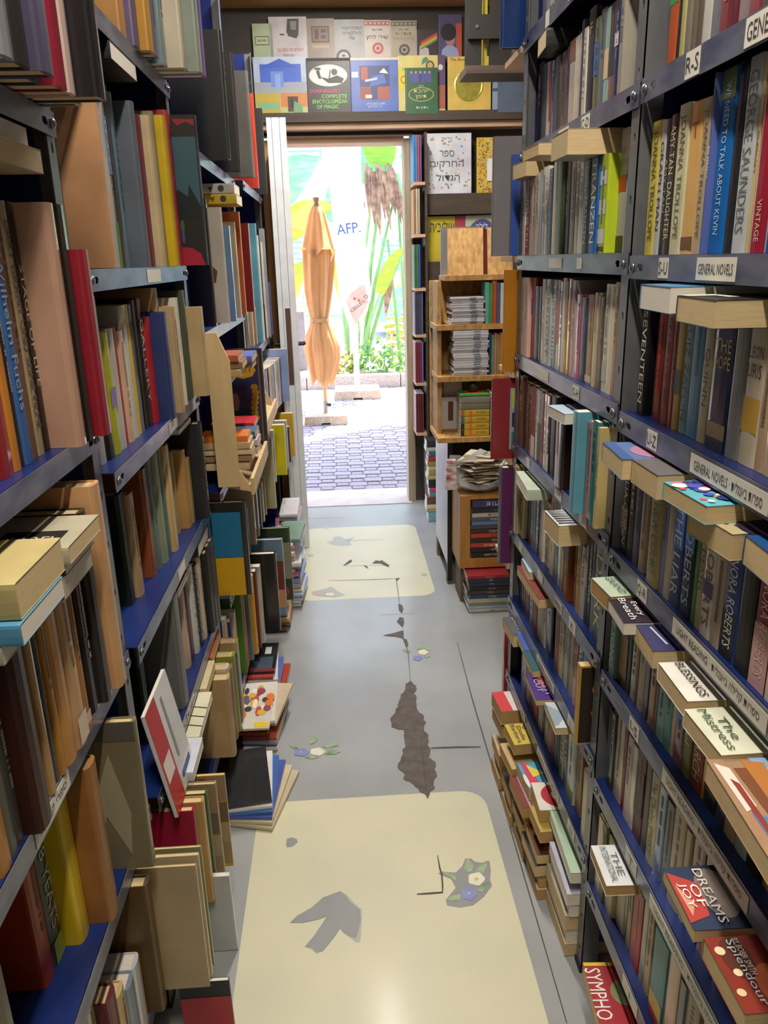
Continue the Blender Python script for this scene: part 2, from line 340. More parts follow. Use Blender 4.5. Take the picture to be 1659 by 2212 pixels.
["paperback","R",0.479,1.7477,1.0171,0.0254,0.1775,0.135,"34302e","c","","charcoal paperback, tenth from the door two shelves below eye level, far navy unit","S5"],
["paperback","R",0.481,1.714,1.0171,0.0392,0.1825,0.135,"2e2c2c","c","","black paperback, eleventh from the door two shelves below eye level, far navy unit","S5"],
["paperback","R",0.468,1.6347,1.0171,0.0198,0.1544,0.135,"d9cfc0","c","","cream paperback, twelfth from the door two shelves below eye level, far navy unit","S5"],
["paperback","R",0.468,1.6056,1.0171,0.0357,0.1544,0.135,"2b1c16","c","","dark brown paperback, thirteenth from the door two shelves below eye level, far navy unit","S5"],
["paperback","R",0.478,1.5088,1.0171,0.0205,0.1869,0.135,"75803c","c","","olive paperback, fourteenth from the door two shelves below eye level, far navy unit","S5"],
["paperback","R",0.478,1.4888,1.0171,0.0167,0.1913,0.135,"b58a3a","c","","amber paperback, fifteenth from the door two shelves below eye level, far navy unit","S5"],
["paperback","R",0.478,1.4693,1.0171,0.0196,0.1904,0.135,"3c3320","c","","dark brown paperback, sixteenth from the door two shelves below eye level, far navy unit","S5"],
["paperback","R",0.447,1.4435,1.0171,0.0292,0.2,0.135,"5f9fb6","w","","lilac paperback, seventeenth from the door two shelves below eye level, far navy unit","S5"],
["paperback","R",0.466,1.4216,1.0171,0.0118,0.1815,0.135,"6f8484","w","","grey paperback, eighteenth from the door two shelves below eye level, far navy unit","S5"],
["paperback","R",0.466,1.4055,1.0171,0.0175,0.1872,0.135,"c9868a","c","","pink paperback, nineteenth from the door two shelves below eye level, far navy unit","S5"],
["paperback","R",0.466,1.3808,1.0171,0.0292,0.1923,0.135,"2f7f80","w","","teal paperback, twentieth from the door two shelves below eye level, far navy unit","S5"],
["paperback","R",0.471,1.357,1.0171,0.0155,0.1798,0.135,"4a3428","c","","dark brown paperback, twenty-first from the door two shelves below eye level, far navy unit","S5"],
["paperback","R",0.46,1.3416,1.0171,0.0125,0.1888,0.135,"cdb77c","c","STREET LANE|3a3020|v","peach paperback, twenty-second from the door two shelves below eye level, far navy unit","S5"],
["paperback","R",0.471,2.026,0.7695,0.0392,0.1894,0.135,"9c8660","c","","tan paperback, first from the door three shelves below eye level, far navy unit","S6"],
["paperback","R",0.482,1.9854,0.7695,0.0392,0.163,0.135,"cbbf9e","c","WAITING|4a463c|v","cream paperback, second from the door three shelves below eye level, far navy unit","S6"],
["paperback","R",0.491,1.9448,0.7695,0.0392,0.163,0.135,"25301f","c","","dark green paperback, third from the door three shelves below eye level, far navy unit","S6"],
["paperback","R",0.49,1.9077,0.7695,0.0249,0.163,0.135,"a7c1d0","w","","pale blue paperback, fourth from the door three shelves below eye level, far navy unit","S6"],
["paperback","R",0.49,1.8799,0.7695,0.0279,0.163,0.135,"6a7d90","w","","slate blue paperback, fifth from the door three shelves below eye level, far navy unit","S6"],
["paperback","R",0.49,1.8492,0.7695,0.0306,0.163,0.135,"23262a","c","THE DARK ROAD|e0dcd2|v","black paperback, sixth from the door three shelves below eye level, far navy unit","S6"],
["paperback","R",0.49,1.8236,0.7695,0.0179,0.163,0.135,"9a9a94","c","","sage paperback, seventh from the door three shelves below eye level, far navy unit","S6"],
["paperback","R",0.489,1.8028,0.7695,0.0209,0.163,0.135,"c9c4b4","c","","cream paperback, eighth from the door three shelves below eye level, far navy unit","S6"],
["paperback","R",0.495,1.7714,0.7695,0.0392,0.163,0.135,"b9ad92","c","KENYON|54503e|v","beige paperback, ninth from the door three shelves below eye level, far navy unit","S6"],
["paperback","R",0.49,1.7159,0.7695,0.0282,0.1928,0.135,"d4c8a8","c","","cream paperback, tenth from the door three shelves below eye level, far navy unit","S6"],
["paperback","R",0.49,1.6918,0.7695,0.0171,0.1939,0.135,"8a7e66","c","","tan paperback, eleventh from the door three shelves below eye level, far navy unit","S6"],
["paperback","R",0.49,1.6685,0.7695,0.0269,0.1968,0.135,"5f86a8","w","","slate blue paperback, twelfth from the door three shelves below eye level, far navy unit","S6"],
["paperback","R",0.489,1.642,0.7695,0.0233,0.2,0.135,"d6ccb2","c","","cream paperback, thirteenth from the door three shelves below eye level, far navy unit","S6"],
["paperback","R",0.489,1.6189,0.7695,0.02,0.2,0.135,"b7a27c","c","","beige paperback, fourteenth from the door three shelves below eye level, far navy unit","S6"],
["paperback","R",0.484,1.5718,0.7695,0.0324,0.16,0.135,"8c4414","c","","rust paperback, fifteenth from the door three shelves below eye level, far navy unit","S6"],
["paperback","R",0.49,1.5254,0.7695,0.0129,0.16,0.135,"6c4e2a","c","","brown paperback, sixteenth from the door three shelves below eye level, far navy unit","S6"],
["paperback","R",0.49,1.5033,0.7695,0.0272,0.16,0.135,"a98436","c","","amber paperback, seventeenth from the door three shelves below eye level, far navy unit","S6"],
["paperback","R",0.49,1.474,0.7695,0.0251,0.16,0.135,"a8aaa8","w","","beige paperback, eighteenth from the door three shelves below eye level, far navy unit","S6"],
["paperback","R",0.49,1.449,0.7695,0.0209,0.1924,0.135,"1e2024","c","","black paperback, nineteenth from the door three shelves below eye level, far navy unit","S6"],
["paperback","R",0.49,1.4281,0.7695,0.0182,0.1961,0.135,"23262c","c","KARL OVE|c9cccf|v","black paperback, twentieth from the door three shelves below eye level, far navy unit","S6"],
["paperback","R",0.49,1.4103,0.7695,0.0145,0.1987,0.135,"6c7a86","c","","grey paperback, twenty-first from the door three shelves below eye level, far navy unit","S6"],
["paperback","R",0.486,1.3627,0.7695,0.0521,0.2,0.135,"45626a","c","DARK|d0c67a|v","dark teal paperback, twenty-second from the door three shelves below eye level, far navy unit","S6"],
["paperback","R",0.494,2.0332,0.5502,0.0248,0.1839,0.135,"3a3630","c","","charcoal paperback, first from the door four shelves below eye level, far navy unit","S7"],
["paperback","R",0.494,2.005,0.5502,0.0262,0.178,0.135,"5a4c40","c","","dark grey paperback, second from the door four shelves below eye level, far navy unit","S7"],
["paperback","R",0.494,1.9813,0.5502,0.0155,0.183,0.135,"6e5a4a","c","","brown paperback, third from the door four shelves below eye level, far navy unit","S7"],
["paperback","R",0.494,1.9455,0.5502,0.0505,0.1353,0.135,"6a1f26","c","","maroon paperback, fourth from the door four shelves below eye level, far navy unit","S7"],
["paperback","R",0.494,1.898,0.5502,0.039,0.1353,0.135,"86603c","c","","olive paperback, fifth from the door four shelves below eye level, far navy unit","S7"],
["paperback","R",0.494,1.8571,0.5502,0.0375,0.1353,0.135,"9a4030","c","","rust paperback, sixth from the door four shelves below eye level, far navy unit","S7"],
["paperback","R",0.494,1.8014,0.5502,0.0651,0.1353,0.135,"c6bb9e","c","","beige paperback, seventh from the door four shelves below eye level, far navy unit","S7"],
["paperback","R",0.494,1.7593,0.5502,0.0142,0.1353,0.135,"ded8cc","w","","white paperback, eighth from the door four shelves below eye level, far navy unit","S7"],
["paperback","R",0.494,1.7236,0.5502,0.0491,0.1353,0.135,"1f2630","c","M|9aa2a8|s","black paperback, ninth from the door four shelves below eye level, far navy unit","S7"],
["paperback","R",0.494,1.6482,0.5502,0.035,0.1693,0.135,"93502e","c","","rust paperback, tenth from the door four shelves below eye level, far navy unit","S7"],
["paperback","R",0.494,1.6146,0.5502,0.0295,0.1706,0.135,"cdbf98","c","","cream paperback, eleventh from the door four shelves below eye level, far navy unit","S7"],
["paperback","R",0.494,1.5917,0.5502,0.0133,0.1833,0.135,"8e8a6e","c","","tan paperback, twelfth from the door four shelves below eye level, far navy unit","S7"],
["paperback","R",0.494,1.5717,0.5502,0.0241,0.1803,0.135,"b9bcae","c","","pale grey paperback, thirteenth from the door four shelves below eye level, far navy unit","S7"],
["paperback","R",0.494,1.5512,0.5502,0.0141,0.1682,0.135,"6e7264","c","","mauve paperback, fourteenth from the door four shelves below eye level, far navy unit","S7"],
["paperback","R",0.494,1.5293,0.5502,0.0269,0.1809,0.135,"a9987e","c","","sage paperback, fifteenth from the door four shelves below eye level, far navy unit","S7"],
["paperback","R",0.49,1.4912,0.5502,0.0183,0.1678,0.135,"c7a394","c","","beige paperback, sixteenth from the door four shelves below eye level, far navy unit","S7"],
["paperback","R",0.49,1.476,0.5502,0.0092,0.1773,0.135,"a8303a","c","","red paperback, seventeenth from the door four shelves below eye level, far navy unit","S7"],
["paperback","R",0.488,1.4508,0.5502,0.0249,0.1675,0.135,"3f8e8c","c","","teal paperback, eighteenth from the door four shelves below eye level, far navy unit","S7"],
["paperback","R",0.484,1.4003,0.5502,0.0434,0.165,0.135,"5e7f8a","c","","slate blue paperback, nineteenth from the door four shelves below eye level, far navy unit","S7"],
["paperback","R",0.494,1.9575,0.3062,0.0662,0.1653,0.135,"7e5b3c","c","","brown paperback, first from the door on the far navy unit's lowest shelf","S8"],
["paperback","R",0.494,1.9019,0.3062,0.0351,0.1653,0.135,"b3a37e","c","","beige paperback, second from the door on the far navy unit's lowest shelf","S8"],
["paperback","R",0.494,1.8752,0.3062,0.0129,0.1693,0.135,"6c6a58","c","","olive paperback, third from the door on the far navy unit's lowest shelf","S8"],
["paperback","R",0.494,1.8502,0.3062,0.0316,0.1846,0.135,"54282c","c","","dark brown paperback, fourth from the door on the far navy unit's lowest shelf","S8"],
["paperback","R",0.494,1.81,0.3062,0.0434,0.1824,0.135,"8c8f88","w","","sage paperback, fifth from the door on the far navy unit's lowest shelf","S8"],
["paperback","R",0.494,1.7657,0.3062,0.0399,0.1708,0.135,"c3bda0","c","","cream paperback, sixth from the door on the far navy unit's lowest shelf","S8"],
["paperback","R",0.494,1.7325,0.3062,0.0215,0.1657,0.135,"22262a","c","","black paperback, seventh from the door on the far navy unit's lowest shelf","S8"],
["paperback","R",0.494,1.7038,0.3062,0.0309,0.1657,0.135,"b6ad92","c","","beige paperback, eighth from the door on the far navy unit's lowest shelf","S8"],
["paperback","R",0.494,1.6733,0.3062,0.0252,0.1657,0.135,"b7937e","c","","peach paperback, ninth from the door on the far navy unit's lowest shelf","S8"],
["paperback","R",0.494,1.6438,0.3062,0.0292,0.1657,0.135,"7a343e","c","","maroon paperback, tenth from the door on the far navy unit's lowest shelf","S8"],
["paperback","R",0.494,1.6172,0.3062,0.0192,0.1657,0.135,"4a6c86","w","","slate blue paperback, eleventh from the door on the far navy unit's lowest shelf","S8"],
["paperback","R",0.494,1.5945,0.3062,0.0217,0.178,0.135,"3a3e38","c","","charcoal paperback, twelfth from the door on the far navy unit's lowest shelf","S8"],
["paperback","R",0.494,1.5657,0.3062,0.0313,0.178,0.135,"a9b39a","c","THE HEART OF|3c4438|v","beige paperback, thirteenth from the door on the far navy unit's lowest shelf","S8"],
["paperback","R",0.494,1.5369,0.3062,0.0219,0.178,0.135,"6a6c68","c","","mauve paperback, fourteenth from the door on the far navy unit's lowest shelf","S8"],
["paperback","R",0.49,1.4825,0.3062,0.0518,0.171,0.135,"b5c1bd","c","","pale grey paperback, fifteenth from the door on the far navy unit's lowest shelf","S8"],
["paperback","R",0.495,1.4356,0.3062,0.0392,0.1722,0.135,"8e7344","c","","olive paperback, sixteenth from the door on the far navy unit's lowest shelf","S8"],
["paperback","R",0.482,1.352,0.3062,0.0333,0.1683,0.135,"c2b9a2","c","","beige paperback, seventeenth from the door on the far navy unit's lowest shelf","S8"],
["paperback","R",0.5,1.2501,1.748,0.0296,0.174,0.135,"c75a26","w","","orange paperback, first from the door on the R-S shelf","T1"],
["paperback","R",0.5,1.2288,1.748,0.0095,0.1729,0.135,"2a2c2a","w","","black paperback, second from the door on the R-S shelf","T1"],
["paperback","R",0.5,1.2148,1.748,0.0152,0.1762,0.135,"c6c07e","c","","beige paperback, third from the door on the R-S shelf","T1"],
["paperback","R",0.5,1.1962,1.748,0.0188,0.1804,0.135,"8c8478","c","","grey paperback, fourth from the door on the R-S shelf","T1"],
["paperback","R",0.5,1.1781,1.748,0.0142,0.172,0.135,"7a6c5e","c","","mauve paperback, fifth from the door on the R-S shelf","T1"],
["paperback","R",0.5,1.161,1.748,0.0168,0.1815,0.135,"6c5f52","c","","olive paperback, sixth from the door on the R-S shelf","T1"],
["paperback","R",0.5,1.1386,1.748,0.0235,0.1767,0.135,"c9c8c4","w","","pale grey paperback, seventh from the door on the R-S shelf","T1"],
["paperback","R",0.5,1.1141,1.748,0.021,0.1763,0.135,"70747a","w","","grey paperback, eighth from the door on the R-S shelf","T1"],
["paperback","R",0.5,1.0882,1.748,0.0266,0.1835,0.135,"7c2a34","c","","maroon paperback, ninth from the door on the R-S shelf","T1"],
["paperback","R",0.5,1.0627,1.748,0.0202,0.1787,0.135,"6a2530","c","","maroon paperback, tenth from the door on the R-S shelf","T1"],
["paperback","R",0.5,1.0394,1.748,0.0223,0.1764,0.135,"8c7c80","c","","grey paperback, eleventh from the door on the R-S shelf","T1"],
["paperback","R",0.5,1.0115,1.748,0.0296,0.1787,0.135,"86323e","c","","maroon paperback, twelfth from the door on the R-S shelf","T1"],
["paperback","R",0.5,0.9771,1.748,0.0354,0.1819,0.135,"3a3436","c","","charcoal paperback, thirteenth from the door on the R-S shelf","T1"],
["paperback","R",0.49,1.2547,1.4963,0.0337,0.1891,0.15,"e0cf62","c","JOANNA TROLLOPE|6a6434|v","yellow paperback, first from the door on the S-U shelf","T2"],
["paperback","R",0.49,1.2269,1.4963,0.0192,0.1857,0.15,"c9cccc","w","GRAPH MAN|3c4046|v","pale grey paperback, second from the door on the S-U shelf","T2"],
["paperback","R",0.49,1.2085,1.4963,0.0148,0.1857,0.15,"2c2a30","c","AMY TAN|a49c86|v","black paperback, third from the door on the S-U shelf","T2"],
["paperback","R",0.489,1.1874,1.4963,0.0246,0.1877,0.15,"3a362f","c","AMY TAN  DAUGHTER|cfc6a4|v","charcoal paperback, fourth from the door on the S-U shelf","T2"],
["paperback","R",0.489,1.1571,1.4963,0.0332,0.1957,0.15,"d2cca6","c","JOANNA TROLLOPE|56603e|v","cream paperback, fifth from the door on the S-U shelf","T2"],
["paperback","R",0.491,1.1195,1.4963,0.0392,0.1925,0.15,"e3b56c","c","T|a83226|s","peach paperback, sixth from the door on the S-U shelf","T2"],
["paperback","R",0.49,1.0883,1.4963,0.0205,0.1915,0.15,"b9a688","c","JOANNA TROLLOPE|6a5f4a|v","beige paperback, seventh from the door on the S-U shelf","T2"],
["paperback","R",0.49,1.0736,1.4963,0.0061,0.2164,0.15,"5b6cae","w","BIG PERFECT|f2f2f4|v","slate blue paperback, eighth from the door on the S-U shelf","T2"],
["paperback","R",0.498,1.0495,1.4963,0.0392,0.2169,0.15,"0f6ec2","w","WE NEED TO TALK ABOUT KEVIN|bfe2f6|v","blue paperback, ninth from the door on the S-U shelf","T2"],
["paperback","R",0.499,1.0178,1.4963,0.0213,0.2189,0.15,"26282a","c","","black paperback, tenth from the door on the S-U shelf","T2"],
["paperback","R",0.499,0.9896,1.4963,0.0322,0.2178,0.15,"c3c9cc","w","GEORGE SAUNDERS|6a7074|v","pale grey paperback, eleventh from the door on the S-U shelf","T2"],
["paperback","R",0.499,0.968,1.4963,0.0083,0.2155,0.15,"cfbf8a","c","GUERNSEY|7a3040|v","beige paperback, twelfth from the door on the S-U shelf","T2"],
["paperback","R",0.496,0.9395,1.4963,0.0343,0.2112,0.15,"a1223a","c","VINTAGE|e6b8b0|m","dark red paperback, thirteenth from the door on the S-U shelf","T2"],
["paperback","R",0.496,0.9036,1.4963,0.0347,0.2069,0.15,"1f4f94","c","","blue paperback, fourteenth from the door on the S-U shelf","T2"],
["paperback","R",0.508,1.267,1.2466,0.0093,0.1757,0.14,"6a5c3e","c","","brown paperback, first from the door on the U-Z shelf","T3"],
["paperback","R",0.493,1.2471,1.2466,0.0276,0.1782,0.14,"15181c","c","SEVENTEEN|e6ead6|v","black paperback, second from the door on the U-Z shelf","T3"],
["paperback","R",0.502,1.2035,1.2466,0.0315,0.1741,0.14,"862c2c","c","","maroon paperback, third from the door on the U-Z shelf","T3"],
["paperback","R",0.498,1.1632,1.2466,0.0259,0.1755,0.14,"a84a3a","c","","rust paperback, fourth from the door on the U-Z shelf","T3"],
["paperback","R",0.498,1.1417,1.2466,0.0143,0.1757,0.14,"a03c24","c","","rust paperback, fifth from the door on the U-Z shelf","T3"],
["paperback","R",0.498,1.1221,1.2466,0.0221,0.1757,0.14,"c0a33e","c","","amber paperback, sixth from the door on the U-Z shelf","T3"],
["paperback","R",0.499,1.0973,1.2466,0.0246,0.1757,0.14,"86b2bf","c","RUIZ ZAFON|2f4c58|v","pale blue paperback, seventh from the door on the U-Z shelf","T3"],
["paperback","R",0.499,1.0669,1.2466,0.0334,0.1757,0.14,"5f9cc2","c","","lilac paperback, eighth from the door on the U-Z shelf","T3"],
["paperback","R",0.499,1.0362,1.2466,0.0252,0.1731,0.14,"bdb58c","c","QUINN|4a4634|v","beige paperback, ninth from the door on the U-Z shelf","T3"],
["paperback","R",0.496,0.988,1.2466,0.0535,0.1679,0.14,"24376e","c","THE HOPE|d9c87a|s","navy paperback, tenth from the door on the U-Z shelf","T3"],
["paperback","R",0.496,0.9442,1.2466,0.0313,0.1679,0.14,"8b8e8e","w","","sage paperback, eleventh from the door on the U-Z shelf","T3"],
["paperback","R",0.497,0.9076,1.2466,0.0392,0.1679,0.14,"d8cdb2","c","LEON URIS|22201e|s","cream paperback, twelfth from the door on the U-Z shelf","T3"],
["paperback","R",0.497,0.8772,1.2466,0.0187,0.1679,0.14,"bb9f80","c","","peach paperback, thirteenth from the door on the U-Z shelf","T3"],
["paperback","R",0.497,0.8493,1.2466,0.0343,0.1794,0.14,"c9b28c","c","","beige paperback, fourteenth from the door on the U-Z shelf","T3"],
["paperback","R",0.485,1.2551,1.0005,0.0331,0.1661,0.12,"1b1d22","c","JULIA QUINN|cfd4d2|v","black paperback, first from the door on the Q-R shelf","T4"],
["paperback","R",0.485,1.2232,1.0005,0.0277,0.171,0.12,"26242a","c","","black paperback, second from the door on the Q-R shelf","T4"],
["paperback","R",0.484,1.1947,1.0005,0.0266,0.1655,0.12,"5c5470","c","","purple paperback, third from the door on the Q-R shelf","T4"],
["paperback","R",0.484,1.1673,1.0005,0.0255,0.171,0.12,"b5a78c","c","","beige paperback, fourth from the door on the Q-R shelf","T4"],
["paperback","R",0.498,1.1344,1.0005,0.0066,0.171,0.12,"7c2430","c","","maroon paperback, fifth from the door on the Q-R shelf","T4"],
["paperback","R",0.478,1.1101,1.0005,0.0392,0.1654,0.12,"b0a36c","c","A NEW COURT|5a6a34|v","peach paperback, sixth from the door on the Q-R shelf","T4"],
["paperback","R",0.481,1.0803,1.0005,0.0177,0.168,0.12,"8d92b4","c","","lilac paperback, seventh from the door on the Q-R shelf","T4"],
["paperback","R",0.481,1.0603,1.0005,0.0195,0.168,0.12,"bfb298","c","","beige paperback, eighth from the door on the Q-R shelf","T4"],
["paperback","R",0.481,1.0317,1.0005,0.0349,0.168,0.12,"2b3f70","c","THE LIAR|aab6c0|v","navy paperback, ninth from the door on the Q-R shelf","T4"],
["paperback","R",0.482,0.9965,1.0005,0.0327,0.1652,0.12,"1c2a44","c","ROBERTS|a8bfe0|v","charcoal paperback, tenth from the door on the Q-R shelf","T4"],
["paperback","R",0.483,0.9728,1.0005,0.0119,0.1659,0.12,"4f8a3e","c","","green paperback, eleventh from the door on the Q-R shelf","T4"],
["paperback","R",0.483,0.9573,1.0005,0.0162,0.1686,0.12,"b9a888","c","DEATH|3a2c28|v","beige paperback, twelfth from the door on the Q-R shelf","T4"],
["paperback","R",0.482,0.9329,1.0005,0.0298,0.147,0.12,"ddd6c6","c","ROBERTS|55505c|v","white paperback, thirteenth from the door on the Q-R shelf","T4"],
["paperback","R",0.482,0.9037,1.0005,0.0259,0.147,0.12,"b9a994","c","","beige paperback, fourteenth from the door on the Q-R shelf","T4"],
["paperback","R",0.482,0.8709,1.0005,0.0369,0.147,0.12,"2a4c96","c","NORA ROBERTS|dfe4ea|v","blue paperback, fifteenth from the door on the Q-R shelf","T4"],
["paperback","R",0.482,0.8337,1.0005,0.0346,0.147,0.12,"20211f","c","","black paperback, sixteenth from the door on the Q-R shelf","T4"],
["paperback","R",0.483,0.7954,1.0005,0.0392,0.148,0.12,"8a1f2a","c","NORA ROBERTS|e0c0b8|v","dark red paperback, seventeenth from the door on the Q-R shelf","T4"],
["paperback","R",0.482,0.7556,1.0005,0.0377,0.148,0.12,"4f7fa2","c","ROBERTS|e6eef2|v","slate blue paperback, eighteenth from the door on the Q-R shelf","T4"],
["paperback","R",0.482,0.7199,1.0005,0.0308,0.148,0.12,"a02c30","c","","dark red paperback, nineteenth from the door on the Q-R shelf","T4"],
["paperback","R",0.481,1.257,0.7557,0.0292,0.1678,0.12,"5f8886","c","LAST SONG|c8d2cc|v","slate blue paperback, first from the door on the shelf below the Q-R one","T5"],
["paperback","R",0.489,1.2214,0.7557,0.0392,0.1678,0.12,"6e5034","c","","brown paperback, second from the door on the shelf below the Q-R one","T5"],
["paperback","R",0.489,1.1938,0.7557,0.0132,0.1672,0.12,"1f4f4e","c","","dark teal paperback, third from the door on the shelf below the Q-R one","T5"],
["paperback","R",0.49,1.1738,0.7557,0.0239,0.1678,0.12,"c2b894","c","","beige paperback, fourth from the door on the shelf below the Q-R one","T5"],
["paperback","R",0.49,1.1572,0.7557,0.0064,0.1708,0.12,"6c4a3a","c","","brown paperback, fifth from the door on the shelf below the Q-R one","T5"],
["paperback","R",0.49,1.1389,0.7557,0.0274,0.1708,0.12,"c6bda0","c","","cream paperback, sixth from the door on the shelf below the Q-R one","T5"],
["paperback","R",0.49,1.1145,0.7557,0.0185,0.1657,0.12,"3a3634","c","","charcoal paperback, seventh from the door on the shelf below the Q-R one","T5"],
["paperback","R",0.49,1.0911,0.7557,0.0255,0.1588,0.12,"b07f3c","c","","amber paperback, eighth from the door on the shelf below the Q-R one","T5"],
["paperback","R",0.49,1.0731,0.7557,0.0077,0.1588,0.12,"6a6474","c","","mauve paperback, ninth from the door on the shelf below the Q-R one","T5"],
["paperback","R",0.49,1.0548,0.7557,0.0262,0.1588,0.12,"86b8b2","c","","pale blue paperback, tenth from the door on the shelf below the Q-R one","T5"],
["paperback","R",0.49,1.0287,0.7557,0.0231,0.1588,0.12,"5b9a98","c","","sage paperback, eleventh from the door on the shelf below the Q-R one","T5"],
["paperback","R",0.491,1.0104,0.7557,0.0108,0.1588,0.12,"c8ab92","c","","beige paperback, twelfth from the door on the shelf below the Q-R one","T5"],
["paperback","R",0.491,0.989,0.7557,0.0291,0.1568,0.12,"86604e","c","","olive paperback, thirteenth from the door on the shelf below the Q-R one","T5"],
["paperback","R",0.491,0.9605,0.7557,0.0251,0.1568,0.12,"7d7a3e","c","Steel|e0dcb4|v","olive paperback, fourteenth from the door on the shelf below the Q-R one","T5"],
["paperback","R",0.493,0.9293,0.7557,0.0346,0.1568,0.12,"8c3a2c","c","MATRIARCH|d9c07a|v","rust paperback, fifteenth from the door on the shelf below the Q-R one","T5"],
["paperback","R",0.493,0.9077,0.7557,0.0057,0.1568,0.12,"c39a3a","c","","amber paperback, sixteenth from the door on the shelf below the Q-R one","T5"],
["paperback","R",0.493,0.8859,0.7557,0.0352,0.1568,0.12,"1f1f1c","c","Steel|cfc05a|v","black paperback, seventeenth from the door on the shelf below the Q-R one","T5"],
["paperback","R",0.493,0.855,0.7557,0.0236,0.1568,0.12,"35415c","c","Steel|c6b468|v","navy paperback, eighteenth from the door on the shelf below the Q-R one","T5"],
["paperback","R",0.493,0.8271,0.7557,0.0295,0.1568,0.12,"b5a488","c","","beige paperback, nineteenth from the door on the shelf below the Q-R one","T5"],
["paperback","R",0.493,0.7971,0.7557,0.0278,0.1568,0.12,"a9bcc0","c","","pale grey paperback, twentieth from the door on the shelf below the Q-R one","T5"],
["paperback","R",0.493,0.7656,0.7557,0.0324,0.1498,0.12,"1e1e1b","c","Steel|cbbf60|v","black paperback, twenty-first from the door on the shelf below the Q-R one","T5"],
["paperback","R",0.496,0.7284,0.7557,0.0392,0.1498,0.12,"b7986a","c","","tan paperback, twenty-second from the door on the shelf below the Q-R one","T5"],
["paperback","R",0.49,1.2677,0.5136,0.0079,0.1682,0.12,"2c3a5c","c","","navy paperback, first from the door two shelves below the Q-R one","T6"],
["paperback","R",0.49,1.2508,0.5136,0.0232,0.166,0.12,"2b362c","c","","charcoal paperback, second from the door two shelves below the Q-R one","T6"],
["paperback","R",0.494,1.2182,0.5136,0.0392,0.1847,0.12,"b7a98e","c","","beige paperback, third from the door two shelves below the Q-R one","T6"],
["paperback","R",0.493,1.188,0.5136,0.0107,0.1757,0.12,"7a2630","c","","maroon paperback, fourth from the door two shelves below the Q-R one","T6"],
["paperback","R",0.491,1.1629,0.5136,0.024,0.1731,0.12,"c7bfae","w","","cream paperback, fifth from the door two shelves below the Q-R one","T6"],
["paperback","R",0.491,1.1396,0.5136,0.0199,0.1697,0.12,"cfc8b6","c","","cream paperback, sixth from the door two shelves below the Q-R one","T6"],
["paperback","R",0.491,1.11,0.5136,0.0365,0.1769,0.12,"5c2a28","c","","maroon paperback, seventh from the door two shelves below the Q-R one","T6"],
["paperback","R",0.492,1.0796,0.5136,0.0215,0.1815,0.12,"3a3e3a","c","","charcoal paperback, eighth from the door two shelves below the Q-R one","T6"],
["paperback","R",0.492,1.0524,0.5136,0.0301,0.1741,0.12,"c6bb92","c","The Choice SPARKS|5f6434|v","beige paperback, ninth from the door two shelves below the Q-R one","T6"],
["paperback","R",0.492,1.0216,0.5136,0.0287,0.1734,0.12,"6a86aa","c","","slate blue paperback, tenth from the door two shelves below the Q-R one","T6"],
["paperback","R",0.493,0.993,0.5136,0.0257,0.1661,0.12,"6f7478","c","","grey paperback, eleventh from the door two shelves below the Q-R one","T6"],
["paperback","R",0.493,0.9592,0.5136,0.0392,0.1833,0.12,"c3b193","c","","beige paperback, twelfth from the door two shelves below the Q-R one","T6"],
["paperback","R",0.494,0.9306,0.5136,0.0152,0.1657,0.12,"cfc09c","c","","cream paperback, thirteenth from the door two shelves below the Q-R one","T6"],
["paperback","R",0.497,0.902,0.5136,0.0392,0.1749,0.12,"5a2a22","c","","maroon paperback, fourteenth from the door two shelves below the Q-R one","T6"],
["paperback","R",0.497,0.8559,0.5136,0.0475,0.1709,0.12,"b79a72","c","","peach paperback, fifteenth from the door two shelves below the Q-R one","T6"],
["paperback","R",0.497,0.8032,0.5136,0.049,0.1676,0.12,"6d5a44","c","","brown paperback, sixteenth from the door two shelves below the Q-R one","T6"],
["paperback","R",0.497,0.749,0.5136,0.0509,0.1609,0.12,"c0a884","c","","beige paperback, seventeenth from the door two shelves below the Q-R one","T6"],
["paperback","R",0.497,0.6925,0.5136,0.0544,0.1609,0.12,"8a2f2c","c","","dark red paperback, eighteenth from the door two shelves below the Q-R one","T6"],
["paperback","R",0.484,1.2571,0.2595,0.0291,0.1776,0.12,"b9a27e","c","","beige paperback, first from the door on the near navy unit's lowest shelf","T7"],
["paperback","R",0.484,1.2324,0.2595,0.0175,0.1808,0.12,"55704a","c","","olive paperback, second from the door on the near navy unit's lowest shelf","T7"],
["paperback","R",0.488,1.2026,0.2595,0.0392,0.1671,0.12,"c2ba92","c","","beige paperback, third from the door on the near navy unit's lowest shelf","T7"],
["paperback","R",0.497,1.162,0.2595,0.0392,0.172,0.12,"c9c2ae","c","","cream paperback, fourth from the door on the near navy unit's lowest shelf","T7"],
["paperback","R",0.497,1.1345,0.2595,0.0108,0.168,0.12,"6c5a44","c","","brown paperback, fifth from the door on the near navy unit's lowest shelf","T7"],
["paperback","R",0.497,1.118,0.2595,0.0181,0.172,0.12,"b3a17a","c","","beige paperback, sixth from the door on the near navy unit's lowest shelf","T7"],
["paperback","R",0.493,1.0753,0.2595,0.0413,0.1709,0.12,"a12c34","c","","dark red paperback, seventh from the door on the near navy unit's lowest shelf","T7"],
["paperback","R",0.494,1.0433,0.2595,0.02,0.1741,0.12,"8c8878","c","","grey paperback, eighth from the door on the near navy unit's lowest shelf","T7"],
["paperback","R",0.494,1.0216,0.2595,0.0205,0.185,0.12,"bba284","c","","beige paperback, ninth from the door on the near navy unit's lowest shelf","T7"],
["paperback","R",0.487,0.9642,0.2595,0.0513,0.182,0.12,"2f7f88","c","","teal paperback, tenth from the door on the near navy unit's lowest shelf","T7"],
